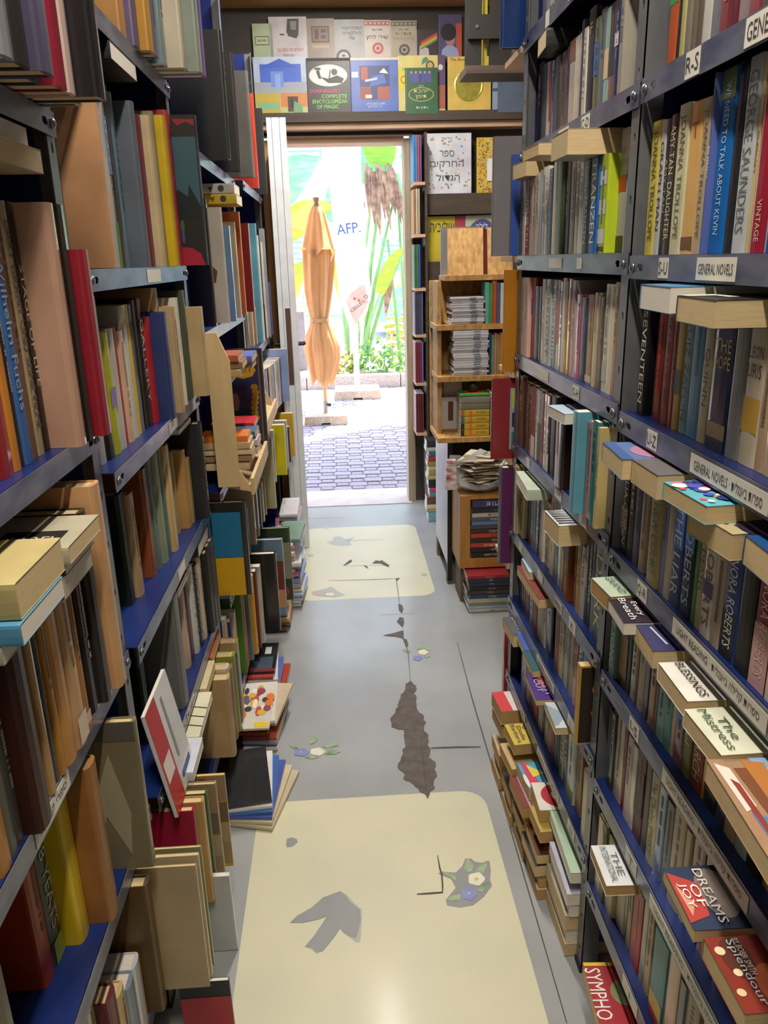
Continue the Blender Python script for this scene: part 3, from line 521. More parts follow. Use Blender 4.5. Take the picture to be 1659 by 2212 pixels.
["paperback","R",0.489,0.9176,0.2595,0.0392,0.1845,0.12,"b88a74","c","","tan paperback, eleventh from the door on the near navy unit's lowest shelf","T7"],
["paperback","R",0.49,0.8876,0.2595,0.018,0.1741,0.12,"7a8490","c","","grey paperback, twelfth from the door on the near navy unit's lowest shelf","T7"],
["paperback","R",0.493,0.8576,0.2595,0.0392,0.1748,0.12,"9a8a78","c","","tan paperback, thirteenth from the door on the near navy unit's lowest shelf","T7"],
["paperback","R",0.497,0.817,0.2595,0.0392,0.1796,0.12,"4c4a4c","c","","dark grey paperback, fourteenth from the door on the near navy unit's lowest shelf","T7"],
["paperback","R",0.497,0.7627,0.2595,0.0651,0.1746,0.12,"b3996e","c","","tan paperback, fifteenth from the door on the near navy unit's lowest shelf","T7"],
["hardback","L",-0.355,1.2608,1.72,0.0257,0.2375,0.17,"6c7074","c","","mauve hardback, first from the door on the near left unit's top shelf","LT"],
["hardback","L",-0.312,1.2269,1.72,0.0392,0.2442,0.17,"242226","c","","black hardback, second from the door on the near left unit's top shelf","LT"],
["hardback","L",-0.342,1.1893,1.72,0.0332,0.2288,0.17,"c9b0a8","c","","beige hardback, third from the door on the near left unit's top shelf","LT"],
["hardback","L",-0.342,1.1517,1.72,0.0392,0.2426,0.17,"8c1f34","c","","dark red hardback, fourth from the door on the near left unit's top shelf","LT"],
["hardback","L",-0.361,1.1116,1.72,0.0382,0.2793,0.17,"26242c","c","","black hardback, fifth from the door on the near left unit's top shelf","LT"],
["hardback","L",-0.332,1.0715,1.72,0.0392,0.2776,0.17,"4c4660","c","3|d9b82a|s","dark grey hardback, sixth from the door on the near left unit's top shelf","LT"],
["hardback","L",-0.346,1.0309,1.72,0.0392,0.2576,0.17,"2a2726","c","","black hardback, seventh from the door on the near left unit's top shelf","LT"],
["hardback","L",-0.349,0.991,1.72,0.0378,0.25,0.17,"86868a","w","","grey hardback, eighth from the door on the near left unit's top shelf","LT"],
["hardback","L",-0.3733,1.254,1.245,0.0392,0.2797,0.2,"8c1c2c","c","","dark red hardback, first from the door on the near left unit's second shelf","LA"],
["hardback","L",-0.3882,1.2134,1.245,0.0392,0.34,0.2,"1f1815","c","","black hardback, second from the door on the near left unit's second shelf","LA"],
["hardback","L",-0.3892,1.1761,1.245,0.0326,0.34,0.2,"b9927c","c","","peach hardback, third from the door on the near left unit's second shelf","LA"],
["hardback","L",-0.431,1.1472,1.245,0.0225,0.34,0.2,"241a14","c","STAGE OF LIFE|c9b49a|v","black hardback, fourth from the door on the near left unit's second shelf","LA"],
["hardback","L",-0.4317,1.1216,1.245,0.0258,0.34,0.2,"a08e6c","c","CARY GRANT UND SEINE FILME|4a4a5e|v","tan hardback, fifth from the door on the near left unit's second shelf","LA"],
["hardback","L",-0.4307,1.0983,1.245,0.0181,0.3324,0.2,"6a4c3a","c","","brown hardback, sixth from the door on the near left unit's second shelf","LA"],
["hardback","L",-0.4311,1.0732,1.245,0.0292,0.3344,0.2,"3a66a4","c","Wilhelm Fuchs|8fb0d4|v","blue hardback, seventh from the door on the near left unit's second shelf","LA"],
["hardback","L",-0.4307,1.0511,1.245,0.0122,0.3367,0.2,"2a221e","c","","black hardback, eighth from the door on the near left unit's second shelf","LA"],
["hardback","L",-0.4306,1.0329,1.245,0.0215,0.3363,0.2,"c8812c","c","","amber hardback, ninth from the door on the near left unit's second shelf","LA"],
["hardback","L",-0.4314,1.0011,1.245,0.0392,0.3355,0.2,"92242a","c","","dark red hardback, tenth from the door on the near left unit's second shelf","LA"],
["hardback","L",-0.3864,1.1928,0.83,0.0412,0.35,0.2,"d0a070","c","","peach hardback, first from the door on the shelf labelled in Hebrew","LB"],
["hardback","L",-0.3962,1.1456,0.83,0.0328,0.3207,0.2,"2a2726","c","","black hardback, second from the door on the shelf labelled in Hebrew","LB"],
["hardback","L",-0.4082,1.1129,0.83,0.0298,0.245,0.2,"2c2220","c","","black hardback, third from the door on the shelf labelled in Hebrew","LB"],
["hardback","L",-0.4001,1.0529,0.83,0.0197,0.245,0.2,"9c6a34","c","","orange hardback, fourth from the door on the shelf labelled in Hebrew","LB"],
["hardback","L",-0.4004,1.022,0.83,0.0392,0.245,0.2,"c29a6c","c","","peach hardback, fifth from the door on the shelf labelled in Hebrew","LB"],
["hardback","L",-0.4035,0.9814,0.83,0.0392,0.245,0.2,"c08a44","c","","amber hardback, sixth from the door on the shelf labelled in Hebrew","LB"],
["hardback","L",-0.4045,0.9519,0.83,0.0169,0.245,0.2,"b07a34","c","","amber hardback, seventh from the door on the shelf labelled in Hebrew","LB"],
["hardback","L",-0.4073,0.9338,0.83,0.0113,0.245,0.2,"4a463c","c","","dark grey hardback, eighth from the door on the shelf labelled in Hebrew","LB"],
["hardback","L",-0.4053,0.9099,0.83,0.0183,0.245,0.2,"b08c58","c","","tan hardback, ninth from the door on the shelf labelled in Hebrew","LB"],
["hardback","L",-0.4287,0.8773,0.83,0.0217,0.245,0.2,"1d1a1a","c","אל תרה הרדיו|e6dcd0|v","black hardback, tenth from the door on the shelf labelled in Hebrew","LB"],
["hardback","L",-0.3938,0.8455,0.83,0.0392,0.245,0.2,"3a1a10","c","","dark brown hardback, eleventh from the door on the shelf labelled in Hebrew","LB"],
["hardback","L",-0.4136,0.8154,0.83,0.0181,0.245,0.2,"3c3a34","c","","charcoal hardback, twelfth from the door on the shelf labelled in Hebrew","LB"],
["hardback","L",-0.4134,0.7957,0.83,0.0184,0.245,0.2,"5e5e54","c","","dark grey hardback, thirteenth from the door on the shelf labelled in Hebrew","LB"],
["hardback","L",-0.4138,0.7681,0.83,0.0341,0.245,0.2,"b8803a","c","","amber hardback, fourteenth from the door on the shelf labelled in Hebrew","LB"],
["hardback","L",-0.4507,1.0922,0.49,0.0273,0.2346,0.2,"5a5c50","c","","dark grey hardback, first from the door one shelf below the Hebrew label","LC"],
["hardback","L",-0.4511,1.0707,0.49,0.0129,0.2348,0.2,"8c4a2a","c","","rust hardback, second from the door one shelf below the Hebrew label","LC"],
["hardback","L",-0.4036,1.0432,0.49,0.0392,0.29,0.2,"9c6a34","c","","orange hardback, third from the door one shelf below the Hebrew label","LC"],
["hardback","L",-0.4398,1.0026,0.49,0.0392,0.2527,0.2,"d2b414","c","","lime hardback, fourth from the door one shelf below the Hebrew label","LC"],
["hardback","L",-0.468,0.964,0.49,0.0353,0.2539,0.2,"4a5250","c","8 YEATS|b9c0bc|v","dark grey hardback, fifth from the door one shelf below the Hebrew label","LC"],
["hardback","L",-0.4686,0.9261,0.49,0.0377,0.2892,0.2,"a03a18","c","","rust hardback, sixth from the door one shelf below the Hebrew label","LC"],
["hardback","L",-0.45,0.7592,0.49,0.0412,0.29,0.2,"6a6248","c","","olive hardback, seventh from the door one shelf below the Hebrew label","LC"],
["hardback","L",-0.45,0.7064,0.49,0.036,0.29,0.2,"5f5a4a","c","","dark grey hardback, eighth from the door one shelf below the Hebrew label","LC"],
["hardback","L",-0.408,1.11,0.155,0.0392,0.16,0.18,"c9cdd4","w","","white hardback, first from the door on the near left unit's bottom shelf","LD"],
["hardback","L",-0.408,1.0694,0.155,0.0392,0.16,0.18,"8d9cb0","w","","lilac hardback, second from the door on the near left unit's bottom shelf","LD"],
["hardback","L",-0.412,1.0291,0.155,0.0386,0.1863,0.18,"d0b682","c","","peach hardback, third from the door on the near left unit's bottom shelf","LD"],
["hardback","L",-0.411,0.9889,0.155,0.0389,0.2254,0.18,"6c3236","c","","maroon hardback, fourth from the door on the near left unit's bottom shelf","LD"],
["hardback","L",-0.432,0.9485,0.155,0.0392,0.2743,0.18,"b7a98a","c","","beige hardback, fifth from the door on the near left unit's bottom shelf","LD"],
["hardback","L",-0.42,0.5584,0.155,0.0337,0.29,0.18,"5c6a50","c","","olive hardback, sixth from the door on the near left unit's bottom shelf","LD"],
["hardback","L",-0.4,0.4622,0.155,0.0405,0.29,0.18,"4a2430","c","","dark brown hardback, seventh from the door on the near left unit's bottom shelf","LD"],
["hardback","L",-0.294,2.143,1.93,0.0392,0.2403,0.2,"7a5a9c","w","","slate blue hardback, first from the door on the middle left unit's top shelf","U9"],
["hardback","L",-0.296,2.1024,1.93,0.0392,0.2253,0.2,"8f9c90","w","","sage hardback, second from the door on the middle left unit's top shelf","U9"],
["hardback","L",-0.326,2.0618,1.93,0.0392,0.2363,0.2,"cfc6b0","c","","cream hardback, third from the door on the middle left unit's top shelf","U9"],
["hardback","L",-0.363,2.0212,1.93,0.0392,0.2669,0.2,"7c9098","w","","sage hardback, fourth from the door on the middle left unit's top shelf","U9"],
["hardback","L",-0.399,1.9806,1.93,0.0392,0.272,0.2,"d8be1a","c","","yellow hardback, fifth from the door on the middle left unit's top shelf","U9"],
["hardback","L",-0.366,1.9422,1.93,0.0348,0.2417,0.2,"6f6a80","w","","mauve hardback, sixth from the door on the middle left unit's top shelf","U9"],
["hardback","L",-0.368,1.9038,1.93,0.0392,0.2672,0.2,"c08c30","c","","amber hardback, seventh from the door on the middle left unit's top shelf","U9"],
["hardback","L",-0.388,1.8632,1.93,0.0392,0.2665,0.2,"6a5c7c","c","","mauve hardback, eighth from the door on the middle left unit's top shelf","U9"],
["hardback","L",-0.4,1.8034,1.93,0.0412,0.2617,0.2,"b8864a","c","","amber hardback, ninth from the door on the middle left unit's top shelf","U9"],
["hardback","L",-0.38,2.0742,1.4963,0.039,0.3497,0.22,"a8303a","w","","red hardback, first from the door on the middle left unit's eye-level shelf","U0"],
["hardback","L",-0.38,2.0262,1.4963,0.0412,0.3306,0.22,"cfae14","w","","lime hardback, second from the door on the middle left unit's eye-level shelf","U0"],
["hardback","L",-0.398,1.9934,1.4963,0.0216,0.3353,0.22,"8c8468","c","","tan hardback, third from the door on the middle left unit's eye-level shelf","U0"],
["hardback","L",-0.399,1.9617,1.4963,0.0392,0.3207,0.22,"c9b58e","c","","beige hardback, fourth from the door on the middle left unit's eye-level shelf","U0"],
["hardback","L",-0.43,1.8996,1.4963,0.0412,0.2952,0.22,"b8641c","c","","orange hardback, fifth from the door on the middle left unit's eye-level shelf","U0"],
["hardback","L",-0.4,1.8451,1.4963,0.0412,0.3044,0.22,"6a2430","c","","maroon hardback, sixth from the door on the middle left unit's eye-level shelf","U0"],
["hardback","L",-0.4,1.8032,1.4963,0.0277,0.3228,0.22,"5c6470","w","","mauve hardback, seventh from the door on the middle left unit's eye-level shelf","U0"],
["hardback","L",-0.43,1.7526,1.4963,0.0242,0.331,0.22,"5f7c8c","w","","slate blue hardback, eighth from the door on the middle left unit's eye-level shelf","U0"],
["hardback","L",-0.43,1.7257,1.4963,0.019,0.3377,0.22,"4c4a48","w","","dark grey hardback, ninth from the door on the middle left unit's eye-level shelf","U0"],
["hardback","L",-0.43,1.7051,1.4963,0.0164,0.3429,0.22,"2a2826","c","","black hardback, tenth from the door on the middle left unit's eye-level shelf","U0"],
["hardback","L",-0.43,1.6839,1.4963,0.0201,0.3478,0.22,"a4a4a2","w","","sage hardback, eleventh from the door on the middle left unit's eye-level shelf","U0"],
["hardback","L",-0.3551,2.143,1.1612,0.0392,0.232,0.2,"bfa57a","c","","peach hardback, first from the door one below eye level, middle left unit","U1"],
["hardback","L",-0.3923,2.1024,1.1612,0.0392,0.2762,0.2,"46503c","c","","dark grey hardback, second from the door one below eye level, middle left unit","U1"],
["hardback","L",-0.3888,2.0002,1.1612,0.0258,0.2621,0.2,"dcd4c4","w","","cream hardback, third from the door one below eye level, middle left unit","U1"],
["hardback","L",-0.38,1.9057,1.1612,0.0412,0.2471,0.2,"b89e76","c","","peach hardback, fourth from the door one below eye level, middle left unit","U1"],
["hardback","L",-0.409,1.8641,1.1612,0.0392,0.29,0.2,"b59670","c","","tan hardback, fifth from the door one below eye level, middle left unit","U1"],
["hardback","L",-0.3855,1.8235,1.1612,0.0392,0.2391,0.2,"2c3a6c","c","","navy hardback, sixth from the door one below eye level, middle left unit","U1"],
["hardback","L",-0.4143,1.7829,1.1612,0.0392,0.2313,0.2,"a92434","c","","red hardback, seventh from the door one below eye level, middle left unit","U1"],
["hardback","L",-0.4216,1.7423,1.1612,0.0392,0.2727,0.2,"24221f","c","GALLERY|b9b4a8|v","black hardback, eighth from the door one below eye level, middle left unit","U1"],
["hardback","L",-0.4234,1.7071,1.1612,0.0283,0.2709,0.2,"22201f","c","","black hardback, ninth from the door one below eye level, middle left unit","U1"],
["hardback","L",-0.4243,1.679,1.1612,0.025,0.2633,0.2,"6c7680","c","","grey hardback, tenth from the door one below eye level, middle left unit","U1"],
["hardback","L",-0.4239,1.6541,1.1612,0.022,0.2654,0.2,"d9b414","w","","yellow hardback, eleventh from the door one below eye level, middle left unit","U1"],
["hardback","L",-0.4236,1.6221,1.1612,0.0392,0.265,0.2,"c9c6b8","w","","cream hardback, twelfth from the door one below eye level, middle left unit","U1"],
["hardback","L",-0.4239,1.5815,1.1612,0.0392,0.2191,0.2,"d8b096","c","","beige hardback, thirteenth from the door one below eye level, middle left unit","U1"],
["hardback","L",-0.4254,1.5511,1.1612,0.0189,0.228,0.2,"a03034","c","","red hardback, fourteenth from the door one below eye level, middle left unit","U1"],
["hardback","L",-0.425,1.5207,1.1612,0.0391,0.2282,0.2,"b9b4aa","w","","pale grey hardback, fifteenth from the door one below eye level, middle left unit","U1"],
["hardback","L",-0.4247,1.4801,1.1612,0.0392,0.2254,0.2,"a8a814","c","","lime hardback, sixteenth from the door one below eye level, middle left unit","U1"],
["hardback","L",-0.4263,1.4395,1.1612,0.0392,0.29,0.2,"1d1a1a","c","","black hardback, seventeenth from the door one below eye level, middle left unit","U1"],
["hardback","L",-0.4313,1.3989,1.1612,0.0392,0.29,0.2,"a9aaac","w","","pale grey hardback, eighteenth from the door one below eye level, middle left unit","U1"],
["hardback","L",-0.413,2.143,0.8276,0.0392,0.2389,0.2,"3c3c3e","c","","charcoal hardback, first from the door two below eye level, middle left unit","U2"],
["hardback","L",-0.3795,2.1024,0.8276,0.0392,0.266,0.2,"24262a","c","Ralph Lauren|c9c9c4|v","black hardback, second from the door two below eye level, middle left unit","U2"],
["hardback","L",-0.4137,2.0618,0.8276,0.0392,0.1782,0.2,"b0935e","c","","tan hardback, third from the door two below eye level, middle left unit","U2"],
["hardback","L",-0.416,2.0212,0.8276,0.0392,0.2088,0.2,"b98e52","c","","tan hardback, fourth from the door two below eye level, middle left unit","U2"],
["hardback","L",-0.435,1.9721,0.8276,0.0228,0.2192,0.2,"9c8c66","c","","tan hardback, fifth from the door two below eye level, middle left unit","U2"],
["hardback","L",-0.4185,1.8458,0.8276,0.0412,0.266,0.2,"c9aa72","c","","peach hardback, sixth from the door two below eye level, middle left unit","U2"],
["hardback","L",-0.4281,1.8057,0.8276,0.0361,0.266,0.2,"4c6a68","c","","dark teal hardback, seventh from the door two below eye level, middle left unit","U2"],
["hardback","L",-0.4282,1.7667,0.8276,0.0392,0.266,0.2,"8c9478","c","","sage hardback, eighth from the door two below eye level, middle left unit","U2"],
["hardback","L",-0.4346,1.7261,0.8276,0.0392,0.2614,0.2,"5f7672","c","","grey hardback, ninth from the door two below eye level, middle left unit","U2"],
["hardback","L",-0.4375,1.6855,0.8276,0.0392,0.2506,0.2,"8a4a28","c","","rust hardback, tenth from the door two below eye level, middle left unit","U2"],
["hardback","L",-0.442,1.574,0.8276,0.0412,0.2272,0.2,"b3966a","c","","tan hardback, eleventh from the door two below eye level, middle left unit","U2"],
["hardback","L",-0.451,1.5324,0.8276,0.0392,0.2386,0.2,"14241e","c","","black hardback, twelfth from the door two below eye level, middle left unit","U2"],
["hardback","L",-0.452,1.4265,0.8276,0.0412,0.266,0.2,"221d19","c","","black hardback, thirteenth from the door two below eye level, middle left unit","U2"],
["hardback","L",-0.3838,2.143,0.4965,0.0392,0.248,0.2,"4a4c4e","w","","dark grey hardback, first from the door beside the grey binder, middle left unit","U3"],
["hardback","L",-0.3858,2.1024,0.4965,0.0392,0.248,0.2,"38383a","c","","charcoal hardback, second from the door beside the grey binder, middle left unit","U3"],
["hardback","L",-0.3874,2.0618,0.4965,0.0392,0.2418,0.2,"1c1c1e","c","","black hardback, third from the door beside the grey binder, middle left unit","U3"],
["hardback","L",-0.4048,2.0212,0.4965,0.0392,0.248,0.2,"d2c0a4","w","","cream hardback, fourth from the door beside the grey binder, middle left unit","U3"],
["hardback","L",-0.4083,1.9806,0.4965,0.0392,0.2369,0.2,"2c2a28","c","THE VOGUE|b9b4a8|v","black hardback, fifth from the door beside the grey binder, middle left unit","U3"],
["hardback","L",-0.4125,1.94,0.4965,0.0392,0.248,0.2,"c9c9c6","w","LOULOU & CLEO|4a4a4c|v","pale grey hardback, sixth from the door beside the grey binder, middle left unit","U3"],
["hardback","L",-0.4203,1.8994,0.4965,0.0392,0.248,0.2,"5a4040","c","","dark grey hardback, seventh from the door beside the grey binder, middle left unit","U3"],
["hardback","L",-0.4227,1.8588,0.4965,0.0392,0.248,0.2,"c9aa96","w","","beige hardback, eighth from the door beside the grey binder, middle left unit","U3"],
["hardback","L",-0.452,1.5284,0.4965,0.0412,0.2376,0.2,"15161a","c","","black hardback, ninth from the door beside the grey binder, middle left unit","U3"],
["hardback","L",-0.452,1.4216,0.4965,0.0392,0.248,0.2,"3f7f98","c","","slate blue hardback, tenth from the door beside the grey binder, middle left unit","U3"],
["hardback","L",-0.452,1.3796,0.4965,0.0373,0.248,0.2,"2c6a94","c","","teal hardback, eleventh from the door beside the grey binder, middle left unit","U3"],
["hardback","L",-0.34,2.143,0.165,0.0392,0.2548,0.2,"a8926c","c","","tan hardback, first from the door on the middle left unit's bottom shelf","U4"],
["hardback","L",-0.34,2.1024,0.165,0.0392,0.2207,0.2,"1f1d1c","c","","black hardback, second from the door on the middle left unit's bottom shelf","U4"],
["hardback","L",-0.34,2.0618,0.165,0.0392,0.2528,0.2,"7c8a2a","c","","olive hardback, third from the door on the middle left unit's bottom shelf","U4"],
["hardback","L",-0.344,2.0212,0.165,0.0392,0.235,0.2,"8c6a4a","c","","olive hardback, fourth from the door on the middle left unit's bottom shelf","U4"],
["hardback","L",-0.347,1.9806,0.165,0.0392,0.258,0.2,"c9bfa8","c","","cream hardback, fifth from the door on the middle left unit's bottom shelf","U4"],
["hardback","L",-0.34,1.94,0.165,0.0392,0.2478,0.2,"b3966a","c","","tan hardback, sixth from the door on the middle left unit's bottom shelf","U4"],
["hardback","L",-0.298,3.934,1.8,0.0312,0.36,0.2,"26262a","c","","black hardback, first from the door on the third left unit's top shelf","V1"],
["hardback","L",-0.306,3.604,1.8,0.0312,0.36,0.2,"c23a22","w","","red hardback, second from the door on the third left unit's top shelf","V1"],
["hardback","L",-0.282,3.149,1.8,0.0312,0.3486,0.2,"6e6c68","w","","mauve hardback, third from the door on the third left unit's top shelf","V1"],
["hardback","L",-0.308,2.944,1.8,0.0312,0.36,0.2,"2a2622","c","","black hardback, fourth from the door on the third left unit's top shelf","V1"],
["hardback","L",-0.303,2.614,1.8,0.0312,0.3444,0.2,"1a211c","w","","black hardback, fifth from the door on the third left unit's top shelf","V1"],
["picture_book","L",-0.314,3.149,1.32,0.0312,0.3216,0.24,"7c2622","c","","maroon picture book, first from the door in the row with the hen cover","V2"],
["picture_book","L",-0.327,2.98,1.32,0.0312,0.3527,0.24,"b4561c","c","","orange picture book, second from the door in the row with the hen cover","V2"],
["picture_book","L",-0.326,2.811,1.32,0.0312,0.3117,0.24,"b9a284","w","","beige picture book, third from the door in the row with the hen cover","V2"],
["picture_book","L",-0.324,2.642,1.32,0.0312,0.2922,0.24,"5f7fa4","w","","slate blue picture book, fourth from the door in the row with the hen cover","V2"],
["picture_book","L",-0.364,2.473,1.32,0.0312,0.36,0.24,"1c181c","c","","black picture book, fifth from the door in the row with the hen cover","V2"],
["picture_book","L",-0.313,3.964,1.16,0.0312,0.2472,0.2,"5a4a8c","w","","purple picture book, first from the door on the mauve book's shelf at left","V3"],
["picture_book","L",-0.317,3.8884,1.16,0.0312,0.4896,0.2,"8f9498","w","","sage picture book, second from the door on the mauve book's shelf at left","V3"],
["picture_book","L",-0.324,3.8129,1.16,0.0312,0.429,0.2,"d8d0c0","w","","cream picture book, third from the door on the mauve book's shelf at left","V3"],
["picture_book","L",-0.326,3.7373,1.16,0.0312,0.4843,0.2,"201e22","c","","black picture book, fourth from the door on the mauve book's shelf at left","V3"],
["picture_book","L",-0.327,3.6618,1.16,0.0312,0.4537,0.2,"d8d2c2","w","","cream picture book, fifth from the door on the mauve book's shelf at left","V3"],
["picture_book","L",-0.327,3.5862,1.16,0.0312,0.5,0.2,"5f9aae","w","","lilac picture book, sixth from the door on the mauve book's shelf at left","V3"],
["picture_book","L",-0.347,3.5107,1.16,0.0312,0.16,0.2,"b7835e","w","","tan picture book, seventh from the door on the mauve book's shelf at left","V3"],
["picture_book","L",-0.353,3.4351,1.16,0.0312,0.16,0.2,"c9b898","w","","beige picture book, eighth from the door on the mauve book's shelf at left","V3"],
["picture_book","L",-0.364,3.3596,1.16,0.0312,0.16,0.2,"b9a484","w","","beige picture book, ninth from the door on the mauve book's shelf at left","V3"],
["picture_book","L",-0.251,3.964,0.83,0.0312,0.26,0.18,"8a9cc4","w","","lilac picture book, first from the door among the thin spines at left","V4"],
["picture_book","L",-0.284,3.924,0.83,0.0312,0.2221,0.18,"4a4a8a","w","","purple picture book, second from the door among the thin spines at left","V4"],
["picture_book","L",-0.287,3.884,0.83,0.0312,0.2203,0.18,"c0b4a4","w","","beige picture book, third from the door among the thin spines at left","V4"],
["picture_book","L",-0.291,3.844,0.83,0.0312,0.2187,0.18,"6a5a50","w","","dark grey picture book, fourth from the door among the thin spines at left","V4"],
["picture_book","L",-0.294,3.804,0.83,0.0312,0.2204,0.18,"8a7a6a","w","","mauve picture book, fifth from the door among the thin spines at left","V4"],
["picture_book","L",-0.297,3.764,0.83,0.0312,0.219,0.18,"d0cabc","w","","cream picture book, sixth from the door among the thin spines at left","V4"],
["picture_book","L",-0.3,3.724,0.83,0.0312,0.2177,0.18,"5a7a96","w","","slate blue picture book, seventh from the door among the thin spines at left","V4"],
["picture_book","L",-0.303,3.684,0.83,0.0312,0.2181,0.18,"8c8a8e","w","","grey picture book, eighth from the door among the thin spines at left","V4"],
["picture_book","L",-0.306,3.644,0.83,0.0312,0.2186,0.18,"b07a68","w","","tan picture book, ninth from the door among the thin spines at left","V4"],
["picture_book","L",-0.309,3.604,0.83,0.0312,0.2192,0.18,"c9bca8","w","","cream picture book, tenth from the door among the thin spines at left","V4"],
["picture_book","L",-0.312,3.564,0.83,0.0312,0.2199,0.18,"3a2a30","w","","charcoal picture book, eleventh from the door among the thin spines at left","V4"],
["picture_book","L",-0.318,3.524,0.83,0.0312,0.2222,0.18,"8c6c5a","w","","mauve picture book, twelfth from the door among the thin spines at left","V4"],
["picture_book","L",-0.32,3.484,0.83,0.0312,0.2245,0.18,"4a3c8c","w","","purple picture book, thirteenth from the door among the thin spines at left","V4"],
["picture_book","L",-0.322,3.444,0.83,0.0312,0.224,0.18,"d0c4b4","w","","cream picture book, fourteenth from the door among the thin spines at left","V4"],
["picture_book","L",-0.324,3.404,0.83,0.0312,0.2236,0.18,"8a2c40","w","","maroon picture book, fifteenth from the door among the thin spines at left","V4"],
["picture_book","L",-0.327,3.364,0.83,0.0312,0.2205,0.18,"5f7fb0","w","","slate blue picture book, sixteenth from the door among the thin spines at left","V4"],
["picture_book","L",-0.331,3.324,0.83,0.0312,0.2149,0.18,"4a3038","w","","charcoal picture book, seventeenth from the door among the thin spines at left","V4"],
["picture_book","L",-0.238,3.934,0.55,0.0312,0.2238,0.2,"cfa42a","w","","yellow picture book, first from the door beside the door leaf's hinge side","V5"],
["picture_book","L",-0.252,3.814,0.55,0.0312,0.1797,0.2,"5a3a34","w","","brown picture book, second from the door beside the door leaf's hinge side","V5"],
["picture_book","L",-0.256,3.694,0.55,0.0312,0.2336,0.2,"aab2b8","w","","pale grey picture book, third from the door beside the door leaf's hinge side","V5"],
["picture_book","L",-0.259,3.574,0.55,0.0312,0.238,0.2,"d6c81c","w","","yellow picture book, fourth from the door beside the door leaf's hinge side","V5"],
["picture_book","L",-0.3,3.454,0.55,0.0312,0.238,0.2,"c6c0b4","w","","pale grey picture book, fifth from the door beside the door leaf's hinge side","V5"],
["picture_book","L",-0.282,3.149,0.52,0.0312,0.3,0.2,"bcb38a","w","","beige picture book, first from the door under the plywood trays at left","V6"],
["picture_book","L",-0.316,3.0625,0.52,0.0312,0.16,0.2,"a99a7a","w","","sage picture book, second from the door under the plywood trays at left","V6"],
["picture_book","L",-0.317,2.976,0.52,0.0312,0.16,0.2,"c9b994","w","","beige picture book, third from the door under the plywood trays at left","V6"],
["picture_book","L",-0.319,2.8895,0.52,0.0312,0.16,0.2,"4f5a70","w","","dark teal picture book, fourth from the door under the plywood trays at left","V6"],
["picture_book","L",-0.321,2.803,0.52,0.0312,0.207,0.2,"9a8270","w","","tan picture book, fifth from the door under the plywood trays at left","V6"],
["picture_book","L",-0.324,2.7165,0.52,0.0312,0.2562,0.2,"b0a088","w","","beige picture book, sixth from the door under the plywood trays at left","V6"],
["picture_book","L",-0.339,2.63,0.52,0.0312,0.1654,0.2,"4a4866","w","","dark grey picture book, seventh from the door under the plywood trays at left","V6"],
["picture_book","L",-0.341,2.5435,0.52,0.0312,0.195,0.2,"c890a0","w","","beige picture book, eighth from the door under the plywood trays at left","V6"],
["picture_book","L",-0.336,2.457,0.52,0.0312,0.2195,0.2,"7c2a28","w","","maroon picture book, ninth from the door under the plywood trays at left","V6"],
["picture_book","L",-0.345,2.3705,0.52,0.0312,0.2403,0.2,"c9b9a0","w","","beige picture book, tenth from the door under the plywood trays at left","V6"],
["picture_book","L",-0.311,2.634,0.165,0.0312,0.3,0.22,"c9c2b0","w","","cream picture book, first from the door on the third left unit's bottom shelf","V7"],
["picture_book","L",-0.321,2.5896,0.165,0.0312,0.3,0.22,"6a2420","w","","maroon picture book, second from the door on the third left unit's bottom shelf","V7"],
["picture_book","L",-0.328,2.5451,0.165,0.0312,0.3,0.22,"d0961c","w","","amber picture book, third from the door on the third left unit's bottom shelf","V7"],
["picture_book","L",-0.34,2.5007,0.165,0.0312,0.3,0.22,"5f747c","w","","slate blue picture book, fourth from the door on the third left unit's bottom shelf","V7"],
["picture_book","L",-0.353,2.4562,0.165,0.0312,0.3,0.22,"c05a24","w","","orange picture book, fifth from the door on the third left unit's bottom shelf","V7"],
["picture_book","L",-0.353,2.4118,0.165,0.0312,0.3,0.22,"4c7a24","w","","green picture book, sixth from the door on the third left unit's bottom shelf","V7"],
["picture_book","L",-0.373,2.3673,0.165,0.0312,0.2489,0.22,"d9c9b0","w","","cream picture book, seventh from the door on the third left unit's bottom shelf","V7"],
["picture_book","L",-0.381,2.3229,0.165,0.0312,0.2365,0.22,"342f5c","w","","navy picture book, eighth from the door on the third left unit's bottom shelf","V7"],
["picture_book","L",-0.388,2.2784,0.165,0.0312,0.2676,0.22,"bfa690","w","","beige picture book, ninth from the door on the third left unit's bottom shelf","V7"]]
